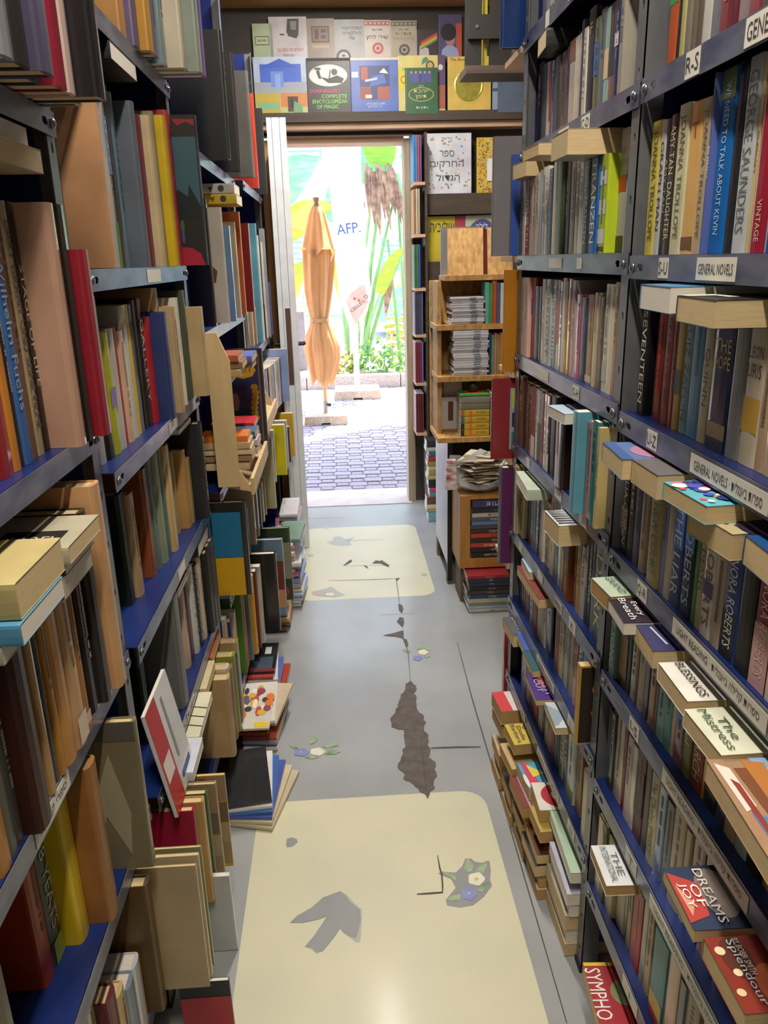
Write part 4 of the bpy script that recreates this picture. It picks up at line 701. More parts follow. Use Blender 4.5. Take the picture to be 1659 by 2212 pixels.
# (side, x, y, z, width, length, thickness, turn, colour, pages, spine, title, label)
FLAT_BOOKS = [
["R",0.4621,1.828,1.915,0.1005,0.175,0.036,-4.0,"2a2a2c","c","near","CALE|c9c4ba|n","black-spined thick paperback lying across the books above the C-D shelf"],
["R",0.4051,1.6339,1.686,0.106,0.175,0.022,3.0,"c9a864","c","in","","small yellowed paperback lying just under the C-D shelf at its door end"],
["R",0.4158,1.4713,1.667,0.106,0.175,0.042,0.0,"b9b2a0","c","in","","thick yellowed paperback jutting out under the C-D label"],
["R",0.45,1.924,1.6752,0.106,0.175,0.035,4.0,"a89468","c","in","","blocky tan paperback jutting past the far end post at eye level"],
["R",0.4522,1.5315,1.173,0.106,0.175,0.022,4.0,"bcd0e4","w","in","","pale blue topped paperback lying beside the light blue spine"],
["R",0.444,1.7873,0.934,0.1759,0.24,0.028,-4.0,"c6d4c0","w","near","kinsella|3a3c3a|n","pale green thick paperback with large lower case spine lettering"],
["R",0.4351,1.4774,0.931,0.106,0.175,0.045,1.5,"d8dde0","c","in","","thick paperback with bare black trees on its white cover"],
["R",0.4644,1.8188,0.713,0.0998,0.175,0.02,-1.9,"a9c6dc","c","in","","small pale sky blue paperback lying on a reddish one"],
["R",0.4601,1.6981,0.687,0.22,0.24,0.026,1.1,"7a3a32","c","in","","long reddish brown paperback jutting far out of the far navy unit"],
["R",0.4502,1.9094,0.473,0.1206,0.175,0.036,1.7,"55565a","c","in","LAURA|b9bcbc|t","dark grey paperback hanging out at the far end post"],
["R",0.4597,1.8147,0.493,0.1071,0.175,0.02,0.2,"3a5cae","c","in","","bright blue flat paperback next to the dark grey one"],
["R",0.4554,1.7111,0.492,0.106,0.175,0.02,1.1,"2c5a60","c","in","","dark teal flat paperback beside the purple cover"],
["R",0.44,1.6122,0.4734,0.1252,0.175,0.016,-1.0,"4a2a80","c","in","DIREST CUT|d0c4e0|t","purple flat paperback with a red round badge"],
["R",0.448,1.4734,0.4857,0.1067,0.175,0.017,-1.8,"c3cad0","c","in","","slim flat paperback with a snowy white and dark cover"],
["R",0.43,1.0157,1.4238,0.125,0.24,0.034,-4.0,"3f7fae","w","in","","white paged flat paperback with a blue cover under the S-U label"],
["R",0.425,0.8772,1.416,0.125,0.24,0.032,-4.0,"1c1c18","c","in","","black covered flat paperback under the general novels label"],
["R",0.4215,1.1164,1.173,0.1189,0.175,0.032,-4.0,"5c7ab0","c","in","","well-thumbed flat paperback with a blue and pink cover at the middle post"],
["R",0.4364,1.02,1.17,0.0967,0.175,0.036,0.8,"6a6668","c","in","","flat paperback with a torn mauve cover corner"],
["R",0.4378,0.8734,1.183,0.112,0.175,0.024,4.0,"5fb6c4","c","in","","flat paperback with a turquoise cover full of flowers"],
["R",0.4546,0.8378,1.149,0.103,0.175,0.034,4.0,"b9b08a","c","in","","flat paperback with a gold speckled cover beneath the floral one"],
["R",0.4555,0.7068,1.15,0.1207,0.175,0.036,-4.0,"1c4a80","c","in","","flat paperback with a navy and green streaked cover by the picture edge"],
["R",0.4384,1.171,0.925,0.085,0.175,0.03,4.0,"b7c9b4","t","in","GRAND|4a6a5a|t","curling flat paperback with a pale green cover under the Q-R shelf"],
["R",0.4302,1.0842,0.928,0.0948,0.175,0.022,-4.0,"2c2430","w","in","Every Breath|e6e2e2|t","flat paperback with white script on a dark maroon cover"],
["R",0.4431,0.9973,0.916,0.0969,0.175,0.03,-4.0,"3c3a66","c","in","","flat paperback with a slate purple cover between two lettered covers"],
["R",0.437,0.8676,0.914,0.1043,0.175,0.028,-1.6,"e6e4dc","c","in","BLESSINGS|3a342c|t","flat paperback with tall black and gold capitals on white"],
["R",0.4277,0.7543,0.914,0.0995,0.175,0.026,0.6,"d8dcc6","c","in","The Mistress|4a5a40|t","flat paperback with green title on a cream cover"],
["R",0.3978,0.5698,0.907,0.1868,0.24,0.028,-4.0,"a9866a","c","in","","flat paperback with a bright seaside town cover"],
["R",0.4086,0.7309,0.686,0.1047,0.175,0.02,-1.8,"33405e","c","in","DREAMS OF JOY|eef0f0|t","flat paperback with spaced white capitals over a blue and red face"],
["R",0.4147,0.618,0.676,0.1013,0.175,0.03,0.1,"8c3426","c","in","Splendour|c9dce0|t","flat paperback with swirling silver title on a russet cover"],
["R",0.4279,1.0657,0.433,0.0992,0.175,0.022,-2.2,"dfe3e4","t","in","THE INTERNATIONAL|6a7070|t","flat paperback with a green circle on its white cover"],
["R",0.4269,1.0403,0.13,0.1361,0.175,0.03,-4.0,"a01c26","c","in","NATION|d8a83a|u","large red book with a yellow edge lying beside the near post foot"],
["R",0.425,1.924,0.2182,0.106,0.175,0.044,4.0,"d8d0cc","t","in","","white and red topped paperback crowning the far floor stack"],
["R",0.428,1.924,0.173,0.106,0.175,0.036,4.0,"8a7a5a","t","in","","bent tan paperback second in the far floor stack"],
["R",0.43,1.7748,0.2213,0.0986,0.175,0.032,4.0,"cdb44e","t","in","Doña Barbara|5a5030|t","mustard paperback with a round seal on the floor stack"],
["R",0.42,1.7539,0.1623,0.121,0.175,0.03,4.0,"c2a878","t","in","","yellowed paperback with red spot beneath the mustard one"],
["R",0.44,1.6455,0.1757,0.1094,0.175,0.036,4.0,"4fa4c8","c","in","","paperback with pink blossom and bright blue cover on floor stack"],
["R",0.4199,1.6228,0.14,0.1289,0.175,0.034,3.1,"7a3a34","t","in","","paperback with a cropped face cover leaning out of the floor stack"],
["R",0.44,1.5407,0.1866,0.106,0.175,0.044,-2.3,"dcd6cc","t","in","","thick paperback with a red heraldic rose on white"],
["R",0.435,1.5094,0.1611,0.0959,0.175,0.032,2.1,"b09a50","t","in","","gold labelled paperback below the heraldic rose"],
["R",0.43,1.5108,0.0979,0.1095,0.175,0.028,0.5,"5c3020","c","in","BLUM|c9a080|t","dark brown paperback with wide spaced capitals on the floor stack"],
["R",0.4256,1.508,0.062,0.1226,0.175,0.034,2.6,"2c2a30","c","in","","black topped white edged paperback low in the floor stack"],
["R",0.455,1.334,0.2051,0.2007,0.24,0.028,-2.2,"a9c2a8","w","in","","pale green large book on top of the near floor stack"],
["R",0.45,1.334,0.1459,0.1631,0.24,0.03,-1.4,"b4b4cc","w","in","","lilac and white large book under the pale green one"]]
FACE_OUT = {"box":[-0.3839,4.77,2.5534,0.106,0.1769],"typewriter":[-0.295,4.77,2.5525,0.2024,0.2085],"stamp":[-0.0969,4.77,2.546,0.1533,0.1988],"silver":[0.0525,4.77,2.5444,0.1663,0.1926],"redborder":[0.2152,4.77,2.5471,0.1447,0.1888],"greyborder":[0.3608,4.77,2.5455,0.1431,0.1848],"rainbow":[0.502,4.77,2.5485,0.1191,0.1418],"portrait":[0.6233,4.77,2.5427,0.1278,0.2116],"house":[-0.3858,4.77,2.2594,0.2817,0.2911],"magic":[-0.1051,4.77,2.2554,0.2368,0.2682],"abstract":[0.1343,4.77,2.2519,0.2566,0.2822],"tales":[0.3919,4.785,2.2575,0.2587,0.2927],"green":[0.4291,4.74,2.2498,0.175,0.2243],"medal":[0.664,4.77,2.2512,0.2363,0.2819],"palebl":[0.9134,4.785,2.257,0.1775,0.2615],"passport":[0.9359,4.74,2.2495,0.1459,0.2259],"insects":[0.542,4.77,1.8426,0.2551,0.3178],"crowd":[0.8298,4.77,1.8369,0.1014,0.293],"yellow":[0.5311,4.77,1.4778,0.1763,0.25],"redst":[0.7111,4.77,1.4734,0.0528,0.2531],"night":[0.7685,4.77,1.472,0.1706,0.2509],"jungle":[0.5281,4.77,1.1129,0.1147,0.2816]}
FLOOR_POLYS = {"worn":[[0.1594,2.4067],[0.1743,2.4561],[0.1954,2.5067],[0.202,2.5495],[0.221,2.5698],[0.228,2.5524],[0.2399,2.5292],[0.2355,2.5026],[0.2262,2.4769],[0.2271,2.4302],[0.2253,2.3882],[0.2429,2.338],[0.2488,2.2906],[0.2372,2.2529],[0.2473,2.2141],[0.2382,2.1661],[0.2446,2.13],[0.2337,2.0965],[0.2514,2.0722],[0.2433,2.0345],[0.2493,2.0018],[0.2363,1.9769],[0.2358,1.9463],[0.2173,1.928],[0.2107,1.8992],[0.2055,1.9094],[0.1918,1.9304],[0.1842,1.9511],[0.17,1.9728],[0.1457,1.9958],[0.1508,2.0164],[0.1364,2.0446],[0.1352,2.0722],[0.1481,2.1047],[0.1544,2.1387],[0.1669,2.1611],[0.1651,2.2221],[0.1713,2.253],[0.1465,2.2618],[0.1292,2.2764],[0.1282,2.3158],[0.1418,2.3481],[0.1606,2.3947]],"bird":[[-0.1691,1.4826],[-0.1544,1.5008],[-0.1184,1.5244],[-0.0922,1.5529],[-0.049,1.5702],[-0.033,1.5512],[-0.0279,1.537],[-0.002,1.5076],[-0.0005,1.4746],[-0.0094,1.4373],[-0.0148,1.4254],[-0.0298,1.4329],[-0.0449,1.4466],[-0.0499,1.4565],[-0.0654,1.4297],[-0.0902,1.3956],[-0.1051,1.3939],[-0.1153,1.4067],[-0.1304,1.4109],[-0.1111,1.4398],[-0.081,1.4945],[-0.1018,1.4865],[-0.1379,1.4799]],"birdedge":[[-0.049,1.5702],[-0.0329,1.5582],[-0.0173,1.5326],[0.0033,1.5072],[0.0006,1.4617],[-0.0035,1.4153],[-0.0126,1.4131],[-0.0449,1.4453],[-0.0499,1.4565],[-0.0654,1.4297],[-0.0902,1.3956],[-0.105,1.3898],[-0.1177,1.4039],[-0.1329,1.4111],[-0.1111,1.4398],[-0.081,1.4945]],"blob":[[0.2019,1.6065],[0.2112,1.6131],[0.2468,1.6063],[0.267,1.6272],[0.2797,1.6532],[0.2939,1.6519],[0.3032,1.6394],[0.3194,1.6341],[0.3405,1.64],[0.3379,1.6058],[0.3301,1.5767],[0.3309,1.555],[0.3044,1.522],[0.2732,1.4974],[0.2405,1.4935],[0.21,1.5028],[0.2097,1.5199],[0.2259,1.5393],[0.2393,1.5558],[0.2325,1.5853]],"leafs1":[[[0.2107,1.6094],[0.2304,1.6092],[0.2463,1.5914],[0.2427,1.5786]],[[0.2854,1.6527],[0.2967,1.6284],[0.289,1.6063],[0.2718,1.6041],[0.2714,1.6192]],[[0.2973,1.6056],[0.3187,1.6303],[0.3349,1.6405],[0.3271,1.6143],[0.3119,1.5931]],[[0.2915,1.5406],[0.306,1.5607],[0.3264,1.5662],[0.321,1.5522],[0.3016,1.5362]],[[0.2112,1.5197],[0.2303,1.5319],[0.2479,1.5339],[0.2437,1.5135],[0.2171,1.5158]],[[-0.1432,2.2055],[-0.1336,2.2451],[-0.1214,2.2501],[-0.1187,2.2189],[-0.1361,2.2024]],[[-0.2104,2.2036],[-0.1925,2.1982],[-0.1777,2.1825],[-0.1953,2.1842]],[[-0.1039,2.1873],[-0.0864,2.1976],[-0.0473,2.1998],[-0.051,2.1845],[-0.0862,2.176]],[[-0.0945,2.1603],[-0.0721,2.1664],[-0.0421,2.1518],[-0.0651,2.14],[-0.0929,2.1427]],[[-0.1584,2.1318],[-0.1415,2.1462],[-0.1134,2.1275],[-0.134,2.1226]],[[0.2718,2.8126],[0.2866,2.8641],[0.2962,2.8363],[0.2872,2.8109]],[[0.2981,2.8137],[0.3287,2.8462],[0.3315,2.8325],[0.3202,2.8009]],[[0.2904,2.7553],[0.323,2.7722],[0.3173,2.7499],[0.2978,2.7394]],[[0.2102,2.8192],[0.2435,2.8091],[0.2444,2.7857],[0.2209,2.7986]]],"white":[[[0.3181,1.5778],[0.3142,1.5714],[0.309,1.5668],[0.3047,1.5614],[0.2986,1.5572],[0.2919,1.5584],[0.2865,1.5615],[0.2804,1.5635],[0.2751,1.5677],[0.2747,1.5748],[0.2765,1.5814],[0.2769,1.5882],[0.2797,1.5952],[0.2864,1.5985],[0.293,1.5994],[0.2994,1.6016],[0.3066,1.6016],[0.311,1.5963],[0.3133,1.5902],[0.3166,1.5847]],[[-0.0926,2.1566],[-0.0955,2.1504],[-0.1002,2.146],[-0.1037,2.1408],[-0.1094,2.1368],[-0.1171,2.1381],[-0.1237,2.1413],[-0.1306,2.1434],[-0.1373,2.1476],[-0.1393,2.1546],[-0.1387,2.1611],[-0.1396,2.1677],[-0.138,2.1744],[-0.1315,2.1775],[-0.1245,2.1782],[-0.1179,2.1803],[-0.1102,2.1801],[-0.1042,2.1749],[-0.1005,2.1688],[-0.0956,2.1634]],[[0.3136,2.7835],[0.3103,2.7771],[0.3057,2.7725],[0.302,2.7671],[0.2966,2.7629],[0.2901,2.7642],[0.2849,2.7675],[0.2792,2.7695],[0.274,2.7739],[0.2732,2.781],[0.2745,2.7876],[0.2746,2.7944],[0.2769,2.8014],[0.2829,2.8046],[0.289,2.8054],[0.2949,2.8075],[0.3015,2.8074],[0.306,2.8021],[0.3084,2.7959],[0.3118,2.7904]],[[-0.0583,3.398],[-0.0611,3.3928],[-0.0656,3.3892],[-0.069,3.3849],[-0.0745,3.3816],[-0.0817,3.383],[-0.0878,3.3859],[-0.0944,3.3878],[-0.1007,3.3916],[-0.1024,3.3976],[-0.1018,3.4031],[-0.1025,3.4087],[-0.1009,3.4143],[-0.0946,3.4167],[-0.088,3.4172],[-0.0818,3.4187],[-0.0745,3.4183],[-0.069,3.4138],[-0.0656,3.4085],[-0.0611,3.4039]]],"violet":[[[0.2905,1.5323],[0.2868,1.5259],[0.282,1.5214],[0.278,1.516],[0.2724,1.5118],[0.2661,1.5129],[0.2611,1.516],[0.2556,1.5179],[0.2507,1.5221],[0.2503,1.5291],[0.2519,1.5356],[0.2524,1.5423],[0.255,1.5492],[0.2611,1.5525],[0.2673,1.5534],[0.2733,1.5557],[0.2799,1.5557],[0.284,1.5505],[0.286,1.5444],[0.2892,1.5391]],[[-0.1434,2.1592],[-0.1464,2.153],[-0.1513,2.1486],[-0.1549,2.1434],[-0.1609,2.1395],[-0.1691,2.1408],[-0.1761,2.1441],[-0.1835,2.1461],[-0.1906,2.1505],[-0.1929,2.1575],[-0.1924,2.1639],[-0.1935,2.1705],[-0.1919,2.1773],[-0.185,2.1803],[-0.1776,2.181],[-0.1707,2.183],[-0.1625,2.1828],[-0.1561,2.1775],[-0.152,2.1714],[-0.1468,2.166]],[[0.287,2.7381],[0.2839,2.7322],[0.2794,2.7281],[0.2758,2.7232],[0.2705,2.7194],[0.2642,2.7206],[0.259,2.7236],[0.2533,2.7255],[0.2482,2.7295],[0.2473,2.7361],[0.2485,2.7422],[0.2485,2.7484],[0.2506,2.7547],[0.2565,2.7576],[0.2625,2.7583],[0.2683,2.7602],[0.2748,2.7601],[0.2793,2.7552],[0.2817,2.7495],[0.2852,2.7445]]],"pink":[[[-0.1195,3.4141],[-0.1219,3.4083],[-0.1257,3.4042],[-0.1286,3.3992],[-0.1333,3.3955],[-0.1396,3.3968],[-0.145,3.3999],[-0.1507,3.4018],[-0.1562,3.4059],[-0.1578,3.4125],[-0.1574,3.4185],[-0.1581,3.4247],[-0.1568,3.431],[-0.1514,3.4339],[-0.1457,3.4345],[-0.1403,3.4364],[-0.134,3.4362],[-0.1291,3.4312],[-0.126,3.4256],[-0.1221,3.4205]]],"eye":[[[0.3009,1.5793],[0.3,1.5778],[0.2988,1.5767],[0.2978,1.5754],[0.2963,1.5745],[0.2947,1.5747],[0.2934,1.5755],[0.292,1.5759],[0.2907,1.5769],[0.2907,1.5786],[0.2911,1.5802],[0.2912,1.5817],[0.2919,1.5834],[0.2934,1.5841],[0.295,1.5843],[0.2965,1.5848],[0.2982,1.5848],[0.2992,1.5836],[0.2998,1.5822],[0.3006,1.5809]],[[0.2731,1.5338],[0.2725,1.5328],[0.2717,1.532],[0.2711,1.5311],[0.2701,1.5305],[0.2691,1.5306],[0.2682,1.5311],[0.2673,1.5315],[0.2665,1.5321],[0.2664,1.5333],[0.2667,1.5343],[0.2668,1.5354],[0.2672,1.5365],[0.2682,1.537],[0.2692,1.5372],[0.2702,1.5375],[0.2713,1.5375],[0.272,1.5367],[0.2724,1.5357],[0.2729,1.5349]],[[-0.1661,2.1614],[-0.1665,2.1603],[-0.1672,2.1596],[-0.1677,2.1587],[-0.1686,2.158],[-0.1697,2.1582],[-0.1708,2.1588],[-0.1718,2.1591],[-0.1728,2.1598],[-0.1732,2.161],[-0.1731,2.162],[-0.1732,2.1631],[-0.173,2.1643],[-0.172,2.1648],[-0.171,2.1649],[-0.17,2.1653],[-0.1689,2.1652],[-0.1679,2.1644],[-0.1673,2.1634],[-0.1666,2.1625]]],"heart":[[-0.1947,1.7479],[-0.193,1.7686],[-0.1814,1.7735],[-0.1662,1.7662],[-0.1627,1.7533],[-0.1766,1.738],[-0.1912,1.7368]],"grey2":[[[-0.1036,4.1256],[-0.0692,4.1465],[-0.0693,4.1978],[-0.0342,4.2194],[0.0002,4.1631],[0.0528,4.182],[0.0252,4.1092],[0.0327,4.0586],[-0.0099,4.0518],[-0.0692,4.0715]],[[-0.1711,3.44],[-0.1056,3.4689],[-0.0762,3.4933],[-0.0468,3.4345],[-0.0109,3.3854],[-0.0543,3.3639],[-0.1263,3.3811],[-0.1629,3.403]],[[-0.088,4.3697],[-0.0901,4.3648],[-0.0934,4.3614],[-0.0959,4.3573],[-0.1,4.3542],[-0.1055,4.3553],[-0.1101,4.358],[-0.1151,4.3598],[-0.1198,4.3633],[-0.1211,4.3689],[-0.1206,4.374],[-0.1212,4.3793],[-0.12,4.3846],[-0.1153,4.3869],[-0.1104,4.3873],[-0.1057,4.3888],[-0.1003,4.3886],[-0.0961,4.3843],[-0.0935,4.3795],[-0.0901,4.3752]],[[-0.1705,3.9253],[-0.1725,3.9199],[-0.1757,3.9161],[-0.1782,3.9115],[-0.1823,3.908],[-0.1877,3.9092],[-0.1925,3.912],[-0.1975,3.9139],[-0.2023,3.9176],[-0.2037,3.9238],[-0.2034,3.9294],[-0.2041,3.9352],[-0.203,3.941],[-0.1984,3.9437],[-0.1934,3.9443],[-0.1888,3.946],[-0.1833,3.9458],[-0.179,3.9412],[-0.1762,3.936],[-0.1727,3.9312]],[[0.4039,3.5852],[0.4011,3.58],[0.3972,3.5763],[0.394,3.5719],[0.3894,3.5685],[0.3839,3.5697],[0.3794,3.5724],[0.3745,3.5742],[0.37,3.5779],[0.3694,3.5838],[0.3705,3.5892],[0.3705,3.5948],[0.3725,3.6004],[0.3776,3.603],[0.3828,3.6035],[0.3878,3.6052],[0.3935,3.605],[0.3973,3.6006],[0.3993,3.5955],[0.4023,3.5909]]],"chips":[[[0.2291,3.2541],[0.2458,3.2439],[0.2492,3.2022],[0.2384,3.1551],[0.2273,3.1885]],[[0.2094,3.073],[0.225,3.1173],[0.2412,3.1077],[0.2406,3.0619],[0.23,3.0154]],[[0.1404,2.949],[0.1902,2.9677],[0.231,2.9891],[0.2257,2.9118],[0.2004,2.9326]],[[0.2212,2.9123],[0.2365,2.9037],[0.2397,2.8558],[0.2295,2.8263]],[[-0.0176,3.7518],[0.0113,3.8175],[0.0279,3.8375],[0.0313,3.8106],[0.0066,3.7745]],[[0.1339,3.7697],[0.156,3.8106],[0.1794,3.7968],[0.1844,3.8138],[0.2196,3.7377],[0.2175,3.7062],[0.1775,3.7644]],[[0.0891,3.743],[0.1047,3.7369],[0.1125,3.698]],[[0.2416,3.5571],[0.2607,3.5588],[0.2464,3.5216]]],"lines":[[[[0.4402,2.8542],[0.4285,2.4303],[0.424,2.0228],[0.4121,1.178]],0.004],[[[0.2083,1.6697],[0.2082,1.6247],[0.2103,1.602],[0.2077,1.5657],[0.2042,1.5433],[0.1666,1.543],[0.1406,1.5432]],0.004],[[[0.2462,2.1439],[0.2883,2.1422],[0.3338,2.1402],[0.407,2.1343]],0.006],[[[0.221,2.5698],[0.232,2.7845],[0.2305,2.8368]],0.003],[[[-0.0915,3.5657],[0.0973,3.5548],[0.2109,3.553],[0.2416,3.5571],[0.2399,3.392],[0.236,3.2533]],0.003],[[[-0.2387,4.5632],[0.0056,4.5423]],0.003],[[[0.2196,2.2044],[0.2154,2.0869],[0.2102,1.9794],[0.2098,1.9188]],0.004],[[[-0.0003,4.13],[0.2071,4.1288]],0.0025],[[[-0.0057,3.7504],[0.2314,3.7363]],0.003],[[[0.1423,3.1501],[0.2923,3.1459]],0.002]]}

# ================================================================== THE ROOM
XW0, XW1, YB, YD, ZC = -.92, 1.75, -1.9, 4.85, 3.05
FLOORM = mat('floor_paint', '9c9fa1', .4, scale=2.2, col2='8a8d8e', detail=8, coat=.12)
floor = struct(B().box(XW0, XW1, YB, YD+.03, -.06, 0).build('floor', FLOORM))
struct(B().box(XW0-.08, XW0, YB, YD, 0, ZC).build('wall_left', mat('wall_plaster', 'b9b2a6', .8, var=.1)))
struct(B().box(XW1, XW1+.08, YB, YD, 0, ZC).build('wall_right', MATS['wall_plaster']))
struct(B().box(XW0-.08, XW1+.08, YB-.08, YB, 0, ZC).build('wall_back', MATS['wall_plaster']))
struct(B().box(XW0-.08, XW1+.08, YB-.08, YD+.18, ZC, ZC+.1).build('ceiling', mat('ceiling_paint', 'd8d4cc', .8, var=.06)))
# door wall with its opening
DX0, DX1, DZ = -.335, .425, 2.13
dw = B()
dw.box(XW0-.08, DX0-.05, YD, YD+.16, -.06, ZC); dw.box(DX1+.045, .505, YD, YD+.16, -.06, ZC); dw.box(DX0-.05, DX1+.045, YD, YD+.16, DZ+.06, ZC)
dw.box(.505, XW1+.08, YD, YD+.16, -.06, 2.2); dw.box(.505, XW1+.08, YD, YD+.16, 2.2, ZC)
struct(dw.build('wall_front', mat('dark_panel_wall', '3a322c', .6, scale=6, stretch=(.5, 2, 6))))
fr = struct(bpy.data.objects.new('trim_1', None)); COL.objects.link(fr)
JAMB = mat('jamb_wood', 'a8977f', .6, scale=7, stretch=(6, 6, .6), var=.25)
B().box(DX1, DX1+.045, YD-.02, YD+.14, 0, DZ+.02).build('jamb', JAMB, fr)
B().box(DX1+.012, DX1+.03, YD-.03, YD-.02, 0, DZ).build('stop_bead', JAMB, fr)
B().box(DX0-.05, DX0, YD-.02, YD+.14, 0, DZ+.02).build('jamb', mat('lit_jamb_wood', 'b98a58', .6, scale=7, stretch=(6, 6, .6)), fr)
B().box(DX0, DX1, YD-.02, YD+.14, DZ, DZ+.03).build('lintel', LWOOD, fr)
B().box(DX0-.05, DX1+.05, YD-.03, YD-.021, DZ+.035, DZ+.105).build('head_board', BLKW, fr)
B().box(DX0-.05, DX1+.05, YD-.045, YD-.031, DZ+.028, DZ+.036).build('head_bead', LWOOD, fr)
B().box(DX0-.02, DX1+.02, YD-.06, YD+.30, -.05, .004).build('threshold', mat('threshold_stone', 'c2b4ac', .6, scale=9, var=.15), fr)
# open door leaf, edge towards the aisle
leaf = struct(bpy.data.objects.new('door_1', None)); COL.objects.link(leaf)
leaf.location = (-.285, 4.83, 0); leaf.rotation_euler = (0, 0, math.radians(-86.7))
lb = B().box(0, .79, -.030, .030, .02, 2.135); lb.build('leaf', DOORP, leaf)
for (a, b) in ((.09, .72),):
    for (z0, z1) in ((.12, .95), (1.06, 2.02)):
        B().box(a, b, .030, .034, z0, z1).build('panel', DOORP, leaf)
for (a, c) in ((-.046, -.024), (-.021, .012), (.015, .044)): B().box(.775, .797, a, c, .01, 2.14).build('edge_strip', mat('edge_strip_paint', 'd4d8de', .35, var=.1), leaf)
B().box(.775, .799, -.012, .012, .9, 1.28).build('lock_plate', mat('brown_metal', '6a5446', .4, metal=.5), leaf)
hb = B().tube([(.74, .034, 1.10), (.74, .075, 1.10)], .010, 8).tube([(.74, .075, 1.10), (.66, .078, 1.10)], .008, 8); hb.build('handle', mat('dark_metal', '3a332e', .35, metal=.7), leaf)
hb = B().tube([(.74, -.034, 1.10), (.74, -.075, 1.10)], .010, 8).tube([(.74, -.075, 1.10), (.66, -.078, 1.10)], .008, 8); hb.build('handle', MATS['dark_metal'], leaf)

# ---- paint on the floor
CREAM = mat('cream_floor_paint', 'ccc7aa', .45, scale=3.5, col2='c2c0a6', detail=9, coat=.1)
WORN = mat('worn_timber', '5f564f', .7, scale=30, col2='4c4540', bump=.3)
def rrect(x0, y0, x1, y1, r, n=6):
    p = []
    for (cx, cy, a0) in ((x1-r, y1-r, 0), (x0+r, y1-r, 90), (x0+r, y0+r, 180), (x1-r, y0+r, 270)):
        for k in range(n+1):
            a = math.radians(a0+90*k/n); p.append((cx+r*math.cos(a), cy+r*math.sin(a)))
    return p
def fpoly(pts, name, material, z, th=.0004):
    b = B().prism(pts, z, z+th); return b.build(name, material, floor)
fpoly(rrect(-.281, .35, .375, 1.925, .07), 'painted_panel', CREAM, 0)
fpoly(rrect(-.232, 3.337, .415, 4.37, .07), 'painted_panel', CREAM, 0)
FG = mat('grey_motif', '86888a', .45, var=.08); FB2 = mat('pale_motif', 'a6a89c', .45, var=.08)
LEAFP = mat('leaf_motif', '5c7f5a', .45, scale=20, col2='a5b890'); WH = mat('white_motif', 'd9d8c6', .45, var=.1); VI = mat('violet_motif', '8088c0', .45, scale=25, var=.2)
PKM = mat('pink_motif', 'c79aa6', .45); EYE = mat('yellow_motif', 'cdbb5a', .45); SEAM = mat('floor_seam', '4c4c4a', .8)
P = FLOOR_POLYS
fpoly(P['birdedge'], 'bird_edge', FB2, .0005); fpoly(P['bird'], 'bird_motif', FG, .0010)  # pale painted edge beneath the grey bird motif
fpoly(P['blob'], 'flower_patch', FG, .0006); fpoly(P['heart'], 'leaf_spot', FG, .0006)
for q in P['grey2']: fpoly(q, 'faded_motif', FB2, .0006)
for q in P['leafs1']: fpoly(q, 'painted_leaf', LEAFP, .0012)
for q in P['white']: fpoly(q, 'painted_flower', WH, .0013)
for q in P['violet']: fpoly(q, 'painted_flower', VI, .0014)
for q in P['pink']: fpoly(q, 'painted_flower', PKM, .0013)
for q in P['eye']: fpoly(q, 'flower_centre', EYE, .0019)
def ragged(pts, n=3, amp=.006):
    o = []
    for i, a in enumerate(pts):
        b = pts[(i+1) % len(pts)]
        for k in range(n):
            t = k/n; dx, dy = b[0]-a[0], b[1]-a[1]; j = random.uniform(-amp, amp) if k else 0
            L = math.hypot(dx, dy) or 1; j *= min(1, L/.05)
            o.append((a[0]+dx*t-dy/L*j, a[1]+dy*t+dx/L*j))
    return o
fpoly(ragged(P['worn']), 'worn_patch', WORN, .0016)
for q in P['chips']: fpoly(q, 'paint_chip', WORN, .0016)
for pts, wd in P['lines']:
    L, R = [], []
    for i, p in enumerate(pts):
        a = pts[max(0, i-1)]; b = pts[min(len(pts)-1, i+1)]; dx, dy = b[0]-a[0], b[1]-a[1]; l = math.hypot(dx, dy) or 1
        k = wd/2*(1 if 0 < i < len(pts)-1 else .5)
        L.append((p[0]-dy/l*k, p[1]+dx/l*k)); R.append((p[0]+dy/l*k, p[1]-dx/l*k))
    fpoly(R+L[::-1], 'floor_crack', SEAM, .0021, .0003)

